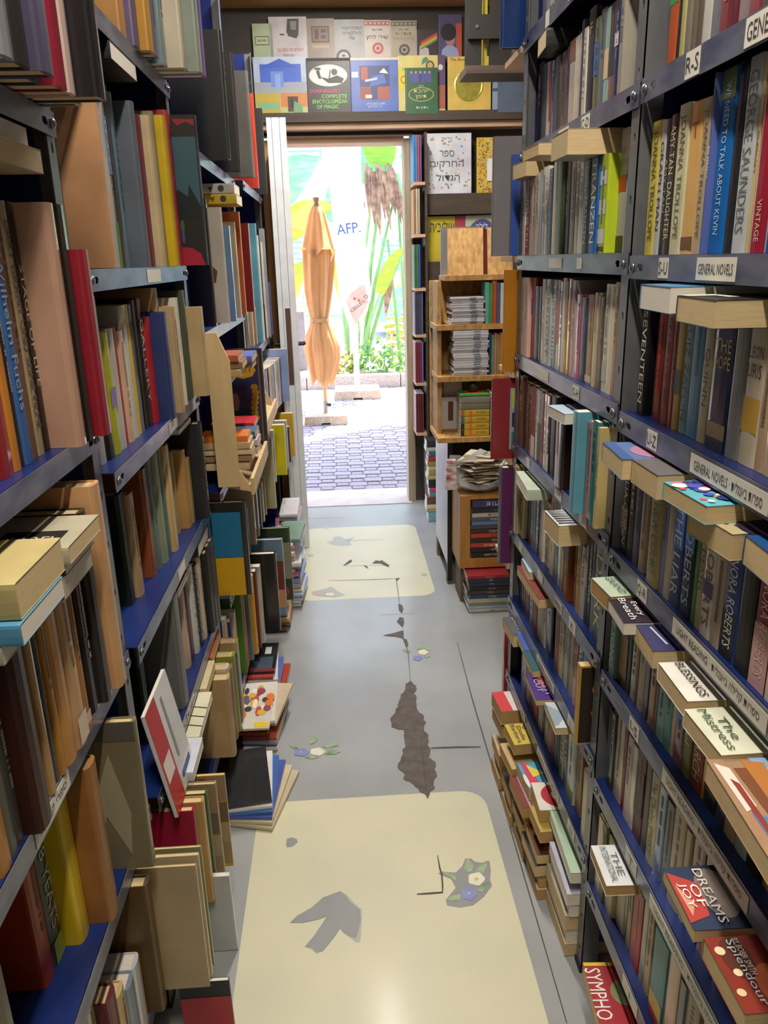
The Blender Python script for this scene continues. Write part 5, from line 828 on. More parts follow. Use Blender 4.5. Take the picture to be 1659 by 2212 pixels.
# ================================================================== STEEL SHELVING
def shelf_unit(label, side, xf, y0, y1, zs, depth=.31, height=2.35, slots=1, group='slotted steel bookshelves', labels=(), near_post=True, far_post=True):
    u = thing('steel_shelving', label, 'bookshelf', (xf, y0, 0), 0, group)
    W = y1-y0; sg = side                       # +1: the unit reaches towards +x
    X = lambda a: a*sg
    def bx(b, xa, xb, *r): b.box(min(X(xa), X(xb)), max(X(xa), X(xb)), *r); return b
    # posts: slotted steel angle
    nh = int(height/.09)
    vs, fs = holed_plate(.036, height, .002, [(.018, .05+.09*k, .008, .004, 'v') for k in range(nh)])
    for (yy, show) in ((0, near_post), (W-.036, far_post)):
        for xx in (0, depth-.002):
            if not show: continue
            p = mesh_obj('post', [(X(xx+v.z), yy+v.x, v.y) for v in vs], fs, POST, u)
            b = B(); bx(b, xx if xx == 0 else xx-.034, xx+.036 if xx == 0 else xx, (yy if yy == 0 else yy+.034), (yy+.002 if yy == 0 else yy+.036), 0, height)
            b.build('flange', POST, p)
            b = B(); bx(b, xx-.003 if xx == 0 else xx-.03, xx+.038 if xx == 0 else xx+.004, yy-.001, yy+.037, 0, .012); b.build('foot', mat('rubber', '1c1c1c', .7), p)
    b = B(); bx(b, depth, depth+.001, 0, W, .1, height); b.build('back_panel', ENDARK, u)
    for yy in (.004, W-.005):
        b = B(); bx(b, .03, depth-.005, yy, yy+.001, .1, height); b.build('side_panel', ENDARK, u)
    hs = [(.045+.055*k, .0175, .011, .0055, 'u') for k in range(slots)]+[(W-.045-.055*k-.004, .0175, .011, .0055, 'u') for k in range(1)]
    lv, lf = holed_plate(W-.004, .035, .0015, hs)
    for z in zs:
        b = B(); bx(b, -.001, depth-.004, .003, W-.003, z-.0016, z); bx(b, depth-.006, depth-.004, .003, W-.003, z-.03, z-.0016)
        s = b.build('shelf', ENAMEL, u)
        mesh_obj('front_lip', [(X(-.0025-v.z), .002+v.x, z-.035+v.y) for v in lv], lf, LIP, s)
        for yy in (.018, W-.018):
            bb = B().lathe([(.008, 0), (.0075, .003), (.004, .0055), (.0005, .006)], seg=10)
            me = bb.build('bolt', BOLT, s, smooth=True)
            for v in me.data.vertices: v.co = Vector((X(-.004-v.co.z), yy+v.co.x, z-.0175+v.co.y))
    for (yc, z, wd, hh, s, tilt) in labels:
        ly = yc-y0; o = B(); bx(o, -.0052, -.0046, ly-wd/2, ly+wd/2, z-.0175-hh/2, z-.0175+hh/2)
        p = o.build('shelf_label', PAPER, u)
        if s:
            xd = (0, -1, 0) if sg > 0 else (0, 1, 0)
            lettering(s, p, (X(-.0057), ly, z-.0175), xd, (0, 0, 1), wd*.88, hh*.62, '23221f', 'lettering')
    return u
ZR1 = [.0600, .3062, .5502, .7695, 1.0171, 1.2559, 1.5013, 1.7467, 1.992, 2.237]
ZR2 = [.2595, .5136, .7557, 1.0005, 1.2466, 1.4963, 1.748, 1.995, 2.24]
ZR1 = ZR1[1:]
shelf_unit('tall navy steel bookshelf on the right, the one nearer the door', 1, .4762, 1.292, 2.088, ZR1, labels=[
    (1.555, 1.7467, .050, .026, 'C-D', 0), (1.70, 1.7467, .075, .024, 'ספרות', 0), (1.66, 1.992, .08, .024, 'GENERAL', 0), (1.86, 1.992, .03, .03, '', 0),
    (1.72, 1.5013, .1, .02, '', 0), (1.55, 1.5013, .03, .02, '', 0), (1.53, 1.2559, .045, .026, 'G-H', 0), (1.80, 1.2559, .12, .022, '', 0),
    (1.90, 1.0171, .035, .022, '', 0), (1.62, 1.0171, .05, .022, '', 0), (1.44, 1.0171, .05, .024, 'J', 0), (1.95, .7695, .035, .022, '', 0), (1.74, .7695, .05, .022, '', 0), (1.58, .7695, .06, .022, 'GENERAL', 0), (1.47, .7695, .045, .026, 'K', 0),
    (1.66, .5502, .16, .02, 'GENERAL NOVELS', 0), (1.44, .5502, .05, .024, 'L', 0), (1.86, .3062, .045, .024, 'M', 0), (1.60, .3062, .2, .02, 'GENERAL NOVELS · באנגלית', 0), (1.40, .3062, .05, .024, 'N', 0)])
shelf_unit('tall navy steel bookshelf on the right, the one nearer the camera', 1, .4762, .5, 1.284, ZR2, slots=1, far_post=False, labels=[
    (1.105, 1.748, .042, .032, 'R-S', 0), (.925, 1.748, .09, .03, 'GENERAL', 0), (1.145, 1.4963, .034, .028, 'S-U', 0), (.985, 1.4963, .105, .028, 'GENERAL NOVELS', 0),
    (1.135, 1.2466, .038, .028, 'U-Z', 0), (.90, 1.2466, .2, .026, 'GENERAL NOVELS · ספרות באנגלית', 0), (1.125, 1.0005, .04, .028, 'Q-R', 0), (.875, 1.0005, .26, .026, 'LIGHT READING · ספרות קלילה באנגלית', 0),
    (1.11, .7557, .042, .028, 'I-S', 0), (.86, .7557, .26, .026, 'LIGHT READING · ספרות קלילה באנגלית', 0), (1.075, .5136, .05, .026, 'T', 0), (.84, .5136, .3, .024, 'LIGHT READING · ספרות קלילה באנגלית', 0), (1.03, .2595, .07, .026, 'I', 0)])
shelf_unit('navy steel bookshelf on the left closest to the camera', -1, -.41, .40, 1.316, [.155, .49, .83, 1.245, 1.72, 2.2], depth=.36, labels=[(.90, .83, .13, .026, 'ספרי קולנוע', 0)])
shelf_unit('navy steel bookshelf on the left with the grey binder', -1, -.395, 1.322, 2.205, [.165, .4965, .8276, 1.1612, 1.4963, 1.93], depth=.36, near_post=False, slots=1, labels=[(1.83, 1.1612, .09, .024, '', 0), (1.75, .8276, .08, .024, '', 0), (1.68, .4965, .09, .024, 'אמנות', 0), (1.80, 1.4963, .13, .026, '', 0)])
shelf_unit('navy steel bookshelf on the left behind the plywood trays', -1, -.365, 2.225, 3.215, [.165, .52, .86, 1.32, 1.80], depth=.36, height=2.4, near_post=False)
shelf_unit('navy steel bookshelf on the left beside the open door', -1, -.335, 3.235, 4.03, [.165, .55, .83, 1.16, 1.80], depth=.36, height=2.4, near_post=False)

# ================================================================== BOOKS ON THE SHELVES
GROUPS = {'S': 'paperbacks on the far navy unit', 'T': 'paperbacks on the near navy unit', 'L': 'hardbacks on the near left unit', 'U': 'hardbacks on the middle left unit', 'V': 'books on the left units by the door'}
ROWB = {}
for (nm, side, x, y, z, t, h, d, hx, pg, title, lab, key) in ROW_BOOKS:
    hard = nm == 'hardback'
    d2 = d+random.uniform(-.012, .012)
    if side == 'R': bs = ((1, 0, 0), (0, 1, 0), (0, 0, 1))
    else: bs = ((-1, 0, 0), (0, -1, 0), (0, 0, 1))
    o = book(nm, lab, t, h, d2, hx, pg, GROUPS[key[0]], hard, (x, y, z+.0004), bs, title=title or None, gloss=random.random() < .3)
    ROWB.setdefault(key, []).append(o)
def glyph_run(o, hx, rg):
    """worn, no longer legible title printed down a spine"""
    t, h, d = DIM[o.name]
    r, g, bb = [int(hx[k:k+2], 16) for k in (0, 2, 4)]; lum = (.3*r+.6*g+.1*bb)/255
    k = rg.choice((1.7, 2.1)) if lum < .32 else rg.choice((.5, .62))
    base = (r, g, bb) if lum > .15 else (r+55, g+52, bb+46)
    c = '%02x%02x%02x' % tuple(max(0, min(235, int(q*k))) for q in base)
    x = -(min(t*.16, .005) if o.name.startswith('hard') else min(t*.04, .0012))-.0005
    v, f = [], []; z = h*rg.uniform(.86, .93); zend = h*rg.uniform(.2, .55); hw = min(t*.2, .0045)
    while z > zend:
        L = rg.uniform(.0025, .0055); w = hw*rg.uniform(.75, 1.)
        n = len(v); v += [(x, -w, z), (x, w, z), (x, w*rg.uniform(.4, 1), z-L*.75), (x, -w, z-L*.75)]; f.append((n, n+1, n+2, n+3))
        z -= L+(.006 if rg.random() < .16 else 0)
    mesh_obj('spine_title', v, f, PRINT, o, c)
rgl = random.Random(77)
for key, obs in ROWB.items():
    for o, rec in zip(obs, [q for q in ROW_BOOKS if q[12] == key]):
        if not rec[10] and rec[5] > .009 and rgl.random() < (.72 if key[0] in 'ST' else .4): glyph_run(o, rec[8], rgl)
def sband(o, z0, z1, color, name='spine_band'):
    t, h, d = DIM[o.name]
    x = -.0013 if not o.name.startswith('hard') else -min(t*.16, .005)-.0003
    return mesh_obj(name, [(x, -t*.46, h*z0), (x, t*.46, h*z0), (x, t*.46, h*z1), (x, -t*.46, h*z1)], [(0, 3, 2, 1)], PRINT, o, color)
# printed bands and blocks on the spines (row order: first = nearest the door)
for key, i, z0, z1, c in [('S2', 3, 0, .25, 'd8b4ae'), ('S2', 6, .02, .1, 'd9c24a'), ('S2', 8, .75, 1, '8a5a48'), ('S2', 14, .4, .75, '3f5fa8'), ('S2', 16, .3, .6, 'e0c09c'), ('S2', 17, .3, 1, '2a2420'), ('S2', 18, .55, .68, 'd8c9cc'),
        ('S3', 1, 0, .4, 'a8304a'), ('S3', 16, .6, 1, '17181c'), ('S3', 17, .1, .25, 'd6dad6'), ('S3', 17, .4, .55, 'd6dad6'), ('S3', 17, .7, .84, 'd6dad6'), ('S3', 17, .02, .07, '2a2a2a'), ('S3', 18, .5, .63, 'b01c22'), ('S3', 18, 0, .14, '24221f'),
        ('S4', 2, .55, .75, '2a3a7c'), ('S4', 8, .3, .9, 'a8402c'), ('S4', 11, .6, 1, '8a4a1c'), ('S4', 16, .85, 1, 'a8302c'), ('S4', 16, .02, .1, 'c9c2ae'), ('S4', 20, .1, .3, 'a9b49a'),
        ('S5', 4, 0, .3, 'cfc8bc'), ('S5', 6, 0, .55, '3a3a3c'), ('S5', 9, 0, .25, 'd4ccba'), ('S5', 13, 0, .22, '1440a4'), ('S5', 13, .22, .5, '3f8fb4'), ('S5', 14, .6, 1, '5f6a34'),
        ('S6', 3, .02, .2, 'a83a38'), ('S6', 9, .75, .95, 'b0302c'), ('S6', 14, .55, .85, '2a1c14'), ('S7', 3, .5, .56, 'd0c4a8'), ('S7', 18, 0, .3, 'b9a02c'), ('S8', 4, 0, .35, '9c4030'), ('S8', 14, 0, .2, '6f7f4c'),
        ('T1', 0, .5, .95, '3f9c4c'), ('T2', 8, .84, 1, '6a7a50'), ('T2', 5, .03, .12, '6a4a1c'), ('T3', 9, .1, .22, 'a8926a'), ('T3', 9, 0, .1, '1c2450'), ('T3', 5, .3, .5, '3a5a4c'), ('T3', 11, .25, .5, 'd0a42c'),
        ('T4', 0, .25, .5, '9a7a6c'), ('T4', 8, .55, 1, '3f68b8'), ('T4', 9, .6, 1, '2f6fb8'), ('T4', 12, .4, .55, '5a4a8c'), ('T4', 14, 0, .45, '1c1e24'), ('T4', 16, 0, .55, 'c9a0a0'), ('T4', 17, 0, .4, 'c9c4b0'),
        ('T5', 1, .1, .6, '9a7a54'), ('T5', 12, .4, .9, '5f86b4'), ('T6', 6, .3, .8, '2a2422'), ('T7', 9, 0, .12, '9c2028'), ('T7', 9, .12, .3, 'c9a23c'),
        ('LB', 3, .06, .14, 'c9a68a'), ('LB', 4, .02, .2, 'd0bfa8'), ('LC', 4, .0, .16, '8c9c2c'), ('U0', 10, .5, .8, '7c96c0'), ('U0', 10, .0, .25, '4c7a34'), ('U9', 2, .0, .1, 'd0cbb8'), ('U1', 15, .4, .55, '6a4a8a'), ('V3', 3, .0, .33, 'a4648c'), ('V3', 8, 0, .35, '6a7a2c')]:
    if i < len(ROWB[key]): sband(ROWB[key][i], z0, z1, c)

# flat books lying across the rows, tails towards the aisle
FLATB = {}
for (side, x, y, z, L, W, th, ang, hx, pg, sp, title, lab) in FLAT_BOOKS:
    a = math.radians(ang)
    if side == 'R':
        n = Vector((math.cos(a), math.sin(a), 0)); al = Vector((-math.sin(a), math.cos(a), 0))
    else:
        n = Vector((-math.cos(a), -math.sin(a), 0)); al = Vector((-math.sin(a), math.cos(a), 0))
    p = Vector((x, y, z))
    if side == 'R':
        if sp == 'near': bs = (al, (0, 0, 1), n); org = p
        else: bs = (-al, (0, 0, -1), n); org = p+al*L
    else:
        bs = (al, (0, 0, -1), n); org = p
    o = book('flat_paperback', lab, th, W, L, hx, pg, 'books lying flat across the rows', False, tuple(org+Vector((0, 0, th/2))), bs, title=title or None)
    FLATB[lab] = o
def fbk(s): return next(o for l, o in FLATB.items() if s in l)
def art(o, polys):
    f = front(o); t, h, d = DIM[o.name]
    for k, (pts, c) in enumerate(polys): patch(o, [(u*d, v*h) for u, v in pts], c, frame=lambda u, v, k=k: f(u, v, .0006+.00004*k))
art(fbk('bare black trees'), [([(.02+.07*k+.02*math.sin(k*3), .02), (.06+.07*k, .02), (.045+.07*k, .2+.25*abs(math.sin(k*1.7)))], '2a2a2c') for k in range(13)])
art(fbk('red round badge'), [(ell(.3, .28, .26, .16), 'c23a2c')])
art(fbk('snowy white'), [(rect(0, .2, 1, .36), '3a363c'), ([(.1, .0), (.5, .2), (.9, .05), (.9, 0)], '8a9aa8')])
art(fbk('blue and pink'), [(ell(.6, .35, .35, .2), 'b07a9a'), (rect(0, 0, 1, .1), '3c5c96')])
rf = random.Random(4)
art(fbk('full of flowers'), [(ell(rf.uniform(.08, .92), rf.uniform(.03, .6), q, q*.62, 10), rf.choice(['d8505c', '4a50b4', 'e8e4e0', '2c3c80', 'e0a050', 'd86a90', '3a2a70'])) for q in [rf.uniform(.03, .1) for _ in range(46)]])
art(fbk('heraldic rose'), [(ell(.5, .34, .42, .26), 'a8202c'), (ell(.5, .34, .2, .12), 'ddd0bc'), (ell(.5, .34, .08, .05), 'b8303a')])
art(fbk('green circle'), [(ell(.35, .5, .4, .2), '5fae3c'), (rect(.1, .28, .9, .29), '5a8a4c')])
art(fbk('blue and red face'), [(rect(0, .2, 1, .45), '26304c'), (ell(.45, .3, .4, .14), '8a7a74'), ([(.1, 0), (.9, 0), (.8, .16), (.3, .2)], 'b8443c'), ([(.3, .02), (.8, .04), (.6, .1)], 'd8a088')])
art(fbk('russet cover'), [(ell(.3, .15, .28, .1), '5a2a20'), (ell(.7, .3, .3, .12), 'b85a30'), (ell(.2, .06, .06, .035), 'e0cfa8'), (ell(.5, .1, .05, .03), 'e6d6b0'), (ell(.75, .05, .05, .03), 'dcc89c')])
art(fbk('seaside town'), [(rect(0, .2, 1, .62), '86a6d0'), ([(.02, .16), (.05, .26), (.25, .24), (.3, .31), (.55, .27), (.6, .22), (.98, .24), (.98, .14)], 'b4763c'), ([(.1, .1), (.9, .13), (.9, .17), (.1, .16)], '7a4a30'), ([(.05, .02), (.5, .03), (.45, .09), (.1, .08)], 'd8d2c8'), ([(.5, .05), (.95, .06), (.9, .12), (.55, .11)], '4f7cb4'), ([(.2, .05), (.7, .06), (.6, .085), (.25, .08)], '8a3c30')])
art(fbk('pink blossom'), [(ell(.25, .42, .22, .1), 'c8388c'), ([(0, .05), (1, .05), (1, .2), (.1, .16)], 'c83a5c'), ([(.1, .12), (.5, .34), (.6, .14)], 'd8c850'), (ell(.7, .02, .25, .03), 'e0e0e0')])
art(fbk('cropped face'), [(rect(0, .1, 1, .4), 'b98a84'), (ell(.5, .26, .2, .04), '3a2424'), (rect(0, .4, 1, .5), '8c2c2c')])
art(fbk('yellow edge'), [(rect(0, 0, .06, 1), 'd6b020'), (rect(0, .94, 1, 1), 'd6b020'), (ell(.5, .35, .2, .14), '7a7c50'), (ell(.45, .38, .14, .09), '5c6848')])
art(fbk('round seal'), [(ell(.25, .3, .08, .05), '3a3c40'), (ell(.25, .3, .06, .035), '9a9a8c')])
art(fbk('white and red topped'), [(rect(0, 0, 1, .2), 'c83a40')])
art(fbk('gold speckled'), [(ell(rf.uniform(.1, .9), rf.uniform(.05, .4), .05, .02, 7), rf.choice(['5a4c2c', 'd9cfa0', '7a6838'])) for _ in range(26)]+[(ell(.9, .3, .4, .2), '2a2440')])
art(fbk('black and gold capitals'), [(rect(.05, .44, .95, .54), 'c9a85a')])
art(fbk('black covered'), [(rect(0, 0, .3, .14), 'b9c4a8'), (rect(.05, .14, .6, .2), 'cfd4c4')])
art(fbk('green streaked'), [([(.2, .1+.06*k), (.7, .14+.06*k), (.2, .13+.06*k)], '6ac04c') for k in range(5)])
art(fbk('slate purple'), [([(.1, .5), (.9, .2), (.6, .55)], '5c5a80'), ([(.2, .1), (.8, .14), (.8, .16), (.2, .12)], 'b9b9cc')])
t = fbk('yellow edge'); lettering('SYMPHO', t, (DIM[t.name][2]*.5, front(t)(0, 0)[1], DIM[t.name][1]*.08), (1, 0, 0), (0, 0, 1), .11, .03, 'e6e2dc', 'cover_title')
t = fbk('russet cover'); lettering('BY BOBBI SMITH', t, (DIM[t.name][2]*.3, front(t)(0, 0, .002)[1], DIM[t.name][1]*.2), (1, 0, 0), (0, 0, 1), .05, .012, 'e6dccf', 'cover_title')

# stacks on the floor against the far navy unit
def flatstack(label, specs, group, nm='flat_paperback', side='R'):
    """specs bottom-up: (x aisle edge, y near edge, width along y, length into shelf, thick, colour, page)"""
    z = .0
    for k, (x, y, L, W, th, c, pg) in enumerate(specs):
        if side == 'R': bs = ((0, -1, 0), (0, 0, -1), (1, 0, 0)); org = (x, y+L, z+th/2+.0022)
        else: bs = ((0, 1, 0), (0, 0, -1), (-1, 0, 0)); org = (x, y, z+th/2+.0022)
        n = len(specs)
        w = 'bottom' if k == 0 else ('topmost' if k == n-1 else ORD[k])
        book(nm, label % (CN(c), (w if k in (0, n-1) else w+' from the bottom')), th-.0006, W, L, c, pg, group, False, org, bs)
        z += th
ORD = 'first second third fourth fifth sixth seventh eighth ninth tenth eleventh twelfth thirteenth fourteenth fifteenth sixteenth seventeenth eighteenth nineteenth twentieth'.split()
def CN(hx):
    r, g, b = [int(hx[k:k+2], 16) for k in (0, 2, 4)]
    mx, mn = max(r, g, b), min(r, g, b)
    if mx-mn < 26: return 'white' if mn > 195 else 'grey' if mn > 70 else 'black'
    if mx == r: return ('cream' if mn > 140 and g > b else 'pink' if mn > 110 else 'yellow' if g > .78*r and b < .6*r else 'orange' if g > .5*r and r > 150 else 'red' if g < .5*r and r > 130 else 'brown')
    if mx == g: return 'green'
    return 'pale blue' if mn > 130 else 'blue'
flatstack('%s edged paperback, %s in the stack at the middle post foot', [(.452, 1.335, .16, .22, .034, 'b6a284', 'c'), (.456, 1.34, .158, .22, .036, 'b9b4c4', 'w'), (.45, 1.338, .16, .22, .04, 'a09a8c', 'c'), (.458, 1.335, .158, .22, .034, 'c4c4cc', 'w')], 'floor stack at the middle post')
flatstack('%s backed yellowed paperback, %s under the heraldic rose stack', [(.43, 1.5, .108, .17, .03, 'c9b698', 't'), (.436, 1.505, .108, .17, .03, '6a5a4a', 't')], 'floor stack beside the far navy unit')
flatstack('%s backed aged paperback, %s under the pink blossom stack', [(.425, 1.63, .108, .17, .036, 'a8987a', 't'), (.43, 1.635, .108, .17, .036, 'c2a878', 't'), (.42, 1.63, .108, .17, .034, '7a6a54', 't'), (.428, 1.635, .108, .17, .034, 'b9a27a', 't')], 'floor stack beside the far navy unit')
flatstack('%s backed aged paperback, %s under the mustard stack', [(.42, 1.76, .11, .17, .032, 'b09870', 't'), (.425, 1.765, .108, .17, .034, '8a7450', 't'), (.418, 1.76, .108, .17, .034, '3a3530', 't')], 'floor stack beside the far navy unit')
flatstack('%s backed aged paperback, %s under the far floor stack', [(.42, 1.915, .108, .17, .04, 'a89068', 't'), (.428, 1.918, .108, .17, .04, '6a5c44', 't'), (.42, 1.915, .108, .17, .04, 'c0aa80', 't')], 'floor stack beside the far navy unit')

# the tall grey book, the yellow upright and other single books against the right posts
def upright(nm, label, x, y, z, t, h, d, hx, pg='c', rz=0, lean=0, hard=False, title=None, group=None, gloss=False, face=False):
    M = Matrix.Rotation(rz, 3, 'Z') @ Matrix.Rotation(lean, 3, 'X')
    return book(nm, label, t, h, d, hx, pg, group, hard, (x, y, z), (M.col[0], M.col[1], M.col[2]), title=title, gloss=gloss)
g = upright('paperback', 'tall grey covered book standing in front of the middle post', .487, 1.3415, 1.5022, .018, .205, .15, '6c6e70', 'w', gloss=True)
art(g, [(ell(.45, .35, .22, .09), 'c08a88')])
o = upright('paperback', 'yellow spined book with a black and orange cover at the middle post', .452, 1.352, .5507, .02, .178, .13, 'c99a3c', 'c')
art(o, [(rect(.02, .02, .98, .98), '2a221c'), (ell(.5, .7, .3, .12), 'c8742c'), (ell(.5, .4, .3, .1), 'b8601c')])
# books shelved across the end of the far navy unit, seen past its far post
ec = thing('end_rack', 'narrow light wood rack fixed behind the far navy bookshelf', 'rack', (.5, 2.092, 0), 0)
b = B().box(.0, .28, 0, .012, .05, 2.4); b.build('back_board', PLY, ec)
for z in (.64, .955, 1.2, 1.5, 1.98): B().box(-.03, .28, .012, .19, z-.014, z).build('ledge', LWOOD, ec)
def endbook(label, x, z, w, h, t, hx, pg='w', y=2.13, hard=True, gloss=True):
    return book('display_book', label, t, h, w, hx, pg, 'books on the end rack', hard, (x, y, z+.001), ((1, 0, 0), (0, 1, 0), (0, 0, 1)), gloss=gloss)
o = endbook('tall grey book with a small rainbow, past the far post', .415, 1.5, .17, .285, .02, '7f7d84'); art(o, [(ell(.55, .115, .28, .1), 'a86a44'), (ell(.55, .1, .2, .07), '6a9c5a'), (ell(.55, .08, .13, .05), '7f7d84'), ([(.42, .7), (.62, .72), (.8, .45), (.72, .42)], 'd0c4d0'), ([(.5, .68), (.62, .7), (.7, .5), (.62, .48)], '5a2a4a')])
o = endbook('blue edged slim grey book beside the rainbow one', .458, 1.5005, .15, .24, .012, '5f6468', y=2.112); patch(o, [(0, 0), (.018, 0), (.018, .24), (0, .24)], '2c50a8', frame=front(o))
o = endbook('orange brown board book standing at the far post', .447, 1.2, .15, .265, .014, 'b87a24', y=2.115)
o = endbook('maroon folder with three framed pictures, past the far post', .423, .955, .16, .226, .016, '8c2c34'); f = front(o)
art(o, [(rect(.3, .12, .98, .88), '8aa0a4'), (rect(.34, .64, .98, .86), 'b9b44c'), (rect(.34, .4, .98, .58), '34305c'), (rect(.4, .46, .9, .56), '6a60a0'), (rect(.34, .13, .98, .34), '3a7078'), (rect(.5, .66, .85, .78), '3a4a6c'), (rect(.6, .17, .72, .24), 'd8dcdc')])
o = endbook('purple and grey tall book below the maroon folder', .452, .64, .16, .29, .03, '6a6c78'); art(o, [(rect(0, 0, .3, 1), '5c2458')])
o = endbook('white edged red board leaning low past the far post', .47, .02, .14, .42, .02, 'd8d4d4', y=2.12); art(o, [(rect(0, 0, .1, 1), 'b0303c')])
o = endbook('large dark blue book with white lettering jutting above the C-D shelf', .428, 1.98, .19, .32, .022, '173a78')
lettering('a story', o, (.095, front(o)(0, 0)[1], .10), (0, 0, -1), (1, 0, 0), .09, .022, 'dfe6f0', 'cover_title'); art(o, [([(.5, .08), (.62, .105), (.68, .09), (.68, .04), (.58, .045)], 'c9ccc4')])

# ================================================================== DISPLAY WALL AROUND THE DOOR
wl = thing('display_ledge', 'long dark wooden display ledge directly above the doorway', 'shelf', (-.45, 4.85, 2.25), 0, 'dark wooden ledges on the door wall')
B().box(0, 1.62, -.14, 0, -.028, 0).build('board', DWOOD, wl); B().box(0, 1.62, -.146, -.14, -.03, .018).build('front_rail', DWOOD, wl); B().box(0, 1.62, -.12, -.01, -.062, -.03).build('moulding', LWOOD, wl)
wl = thing('display_ledge', 'dark wooden ledge holding the upper row of Hebrew covers', 'shelf', (-.45, 4.85, 2.54), 0, 'dark wooden ledges on the door wall')
B().box(0, 1.62, -.058, 0, -.02, 0).build('board', DWOOD, wl); B().box(0, 1.62, -.062, -.058, -.02, .006).build('front_rail', DWOOD, wl)
struct(B().box(XW0, XW1, YD-.16, YD, 2.80, 2.93).build('trim_2', mat('raw_beam', 'b08250', .7, scale=4, stretch=(.6, 4, 4), bump=.2)))
for lab, x0, x1, z in (('dark wooden ledge under the white insect book', .545, 1.5, 1.84), ('dark wooden ledge under the yellow rabbit-ear cover', .545, 1.5, 1.475), ('dark wooden ledge under the turquoise jungle cover', .545, 1.5, 1.11)):
    wl = thing('display_ledge', lab, 'shelf', (x0, 4.85, z), 0, 'dark wooden ledges on the door wall')
    B().box(0, x1-x0, -.13, 0, -.02, 0).build('board', DWOOD, wl); B().box(0, x1-x0, -.136, -.13, -.105 if z > 1.2 else -.07, .006).build('front_board', DWOOD, wl)
def faceout(key, label, hx, t=.016, hard=True, gloss=False, lean=-4.):
    x, y, z, w, h = FACE_OUT[key]
    if z > 2.5: y = 4.853; lean = -1.; t = .012; z = 2.54
    elif z > 2.2: lean = -2.; z = 2.2502
    elif z > 1.7: z = 1.8402
    elif z > 1.4: z = 1.4752
    else: z = 1.1102
    M = Matrix.Rotation(math.radians(lean), 3, 'X')
    return book('display_book', label, t, h, w, hx, 'w', 'covers displayed on the door wall', hard, (x, y-.03, z+.003), (M.col[0], M.col[1], M.col[2]), gloss=gloss)
def ftext(o, s, u, v, w, hh, c, st=1.6):
    t, h, d = DIM[o.name]; return lettering(s, o, (u*d, -t/2-.0016, v*h), (1, 0, 0), (0, 0, 1), w*d, hh*h, c, 'cover_title', st)
o = faceout('box', 'pale green cover with a boxed title, leftmost above the door', 'b9c9a4'); art(o, [(rect(.1, .42, .82, .66), '3a4438'), (rect(.13, .44, .79, .64), 'b9c9a4')]); ftext(o, 'אחד מששה', .46, .54, .5, .12, '3a4438')
o = faceout('typewriter', 'white cover with a dark old machine drawing and red Hebrew title', 'd4cfd4'); art(o, [([(.5, .95), (.8, .95), (.78, .6), (.72, .5), (.5, .56), (.46, .66)], '3c3a3c'), ([(.56, .9), (.74, .9), (.72, .7), (.58, .7)], '8a8688'), (rect(.28, .58, .4, .61), '3a3838')]); ftext(o, 'ירושלים של עמוס עוז', .55, .25, .7, .08, 'c04a50'); ftext(o, 'עם מפה', .5, .12, .3, .05, '6a6a70')
o = faceout('stamp', 'taupe cover with a brown square stamp', '9c8c80'); art(o, [(rect(.18, .42, .82, .82), '6a4a40'), (rect(.24, .46, .76, .78), '8a7468'), (rect(.3, .5, .44, .74), '54382f'), (rect(.52, .52, .7, .6), '54382f'), (rect(.52, .66, .7, .74), '54382f'), (rect(.2, .28, .8, .36), 'c9a890')])
o = faceout('silver', 'silvery cover with black Hebrew title and hooded figure', 'a9aaae'); ftext(o, 'הפסיכיאטור\nהאלקטרוני\nשלי', .58, .66, .68, .32, '24242a'); art(o, [(ell(.3, .06, .24, .2), '38383c'), (ell(.3, .06, .17, .14), 'c4c4c8'), (ell(.3, .1, .05, .03), '2a2a2c')])
o = faceout('redborder', 'cream cover with red ornamental border and red rosette', 'd4cbc0'); art(o, [(rect(.02, .86, .98, .97), 'b8645c')]+[(ell(.1+.16*k, .915, .05, .03, 8), 'd4b8ac') for k in range(6)]+[(ell(.52, .28, .21, .15), 'c0504c'), (ell(.52, .28, .13, .09), 'd8b8b0'), (ell(.52, .28, .06, .045), 'b84440')]); ftext(o, 'שירי לחץ', .5, .56, .82, .14, '241f1e'); ftext(o, 'דוד אבידן', .5, .74, .4, .05, '4a4444')
o = faceout('greyborder', 'beige cover with dark ornamental border and black rosette', 'b9ae9c'); art(o, [(rect(.02, .86, .98, .97), '6a6258')]+[(ell(.1+.16*k, .915, .05, .03, 8), 'a89e8e') for k in range(6)]+[(ell(.52, .24, .21, .15), '4a4844'), (ell(.52, .24, .13, .09), 'a8a094'), (ell(.52, .24, .06, .045), '3a3836')]); ftext(o, 'תשדורות\nמלוויין ריגול', .5, .58, .8, .22, '9a8c54'); ftext(o, 'דוד אבידן', .5, .76, .4, .05, '6a6458')
o = faceout('rainbow', 'dark cover with a rainbow streak across a pale face', '3a3038'); art(o, [([(.1, .0), (.6, .0), (.55, .35), (.15, .45)], 'c4b8bc')]+[([(.2, .3+.07*k), (.95, .62+.07*k), (.95, .69+.07*k), (.2, .37+.07*k)], c) for k, c in enumerate(('5a8c4a', 'c9b040', 'c87830', 'b8403c'))])
o = faceout('portrait', 'cover with a black-haired figure in a pale shirt', '5a5078'); art(o, [(rect(.75, 0, 1, .8), 'b8503c'), ([(.1, 0), (.9, 0), (.8, .22), (.6, .3), (.35, .3), (.15, .2)], '9aa4cc'), (ell(.5, .42, .2, .14), 'a87a80'), (ell(.42, .6, .34, .2), '1c1a20')])
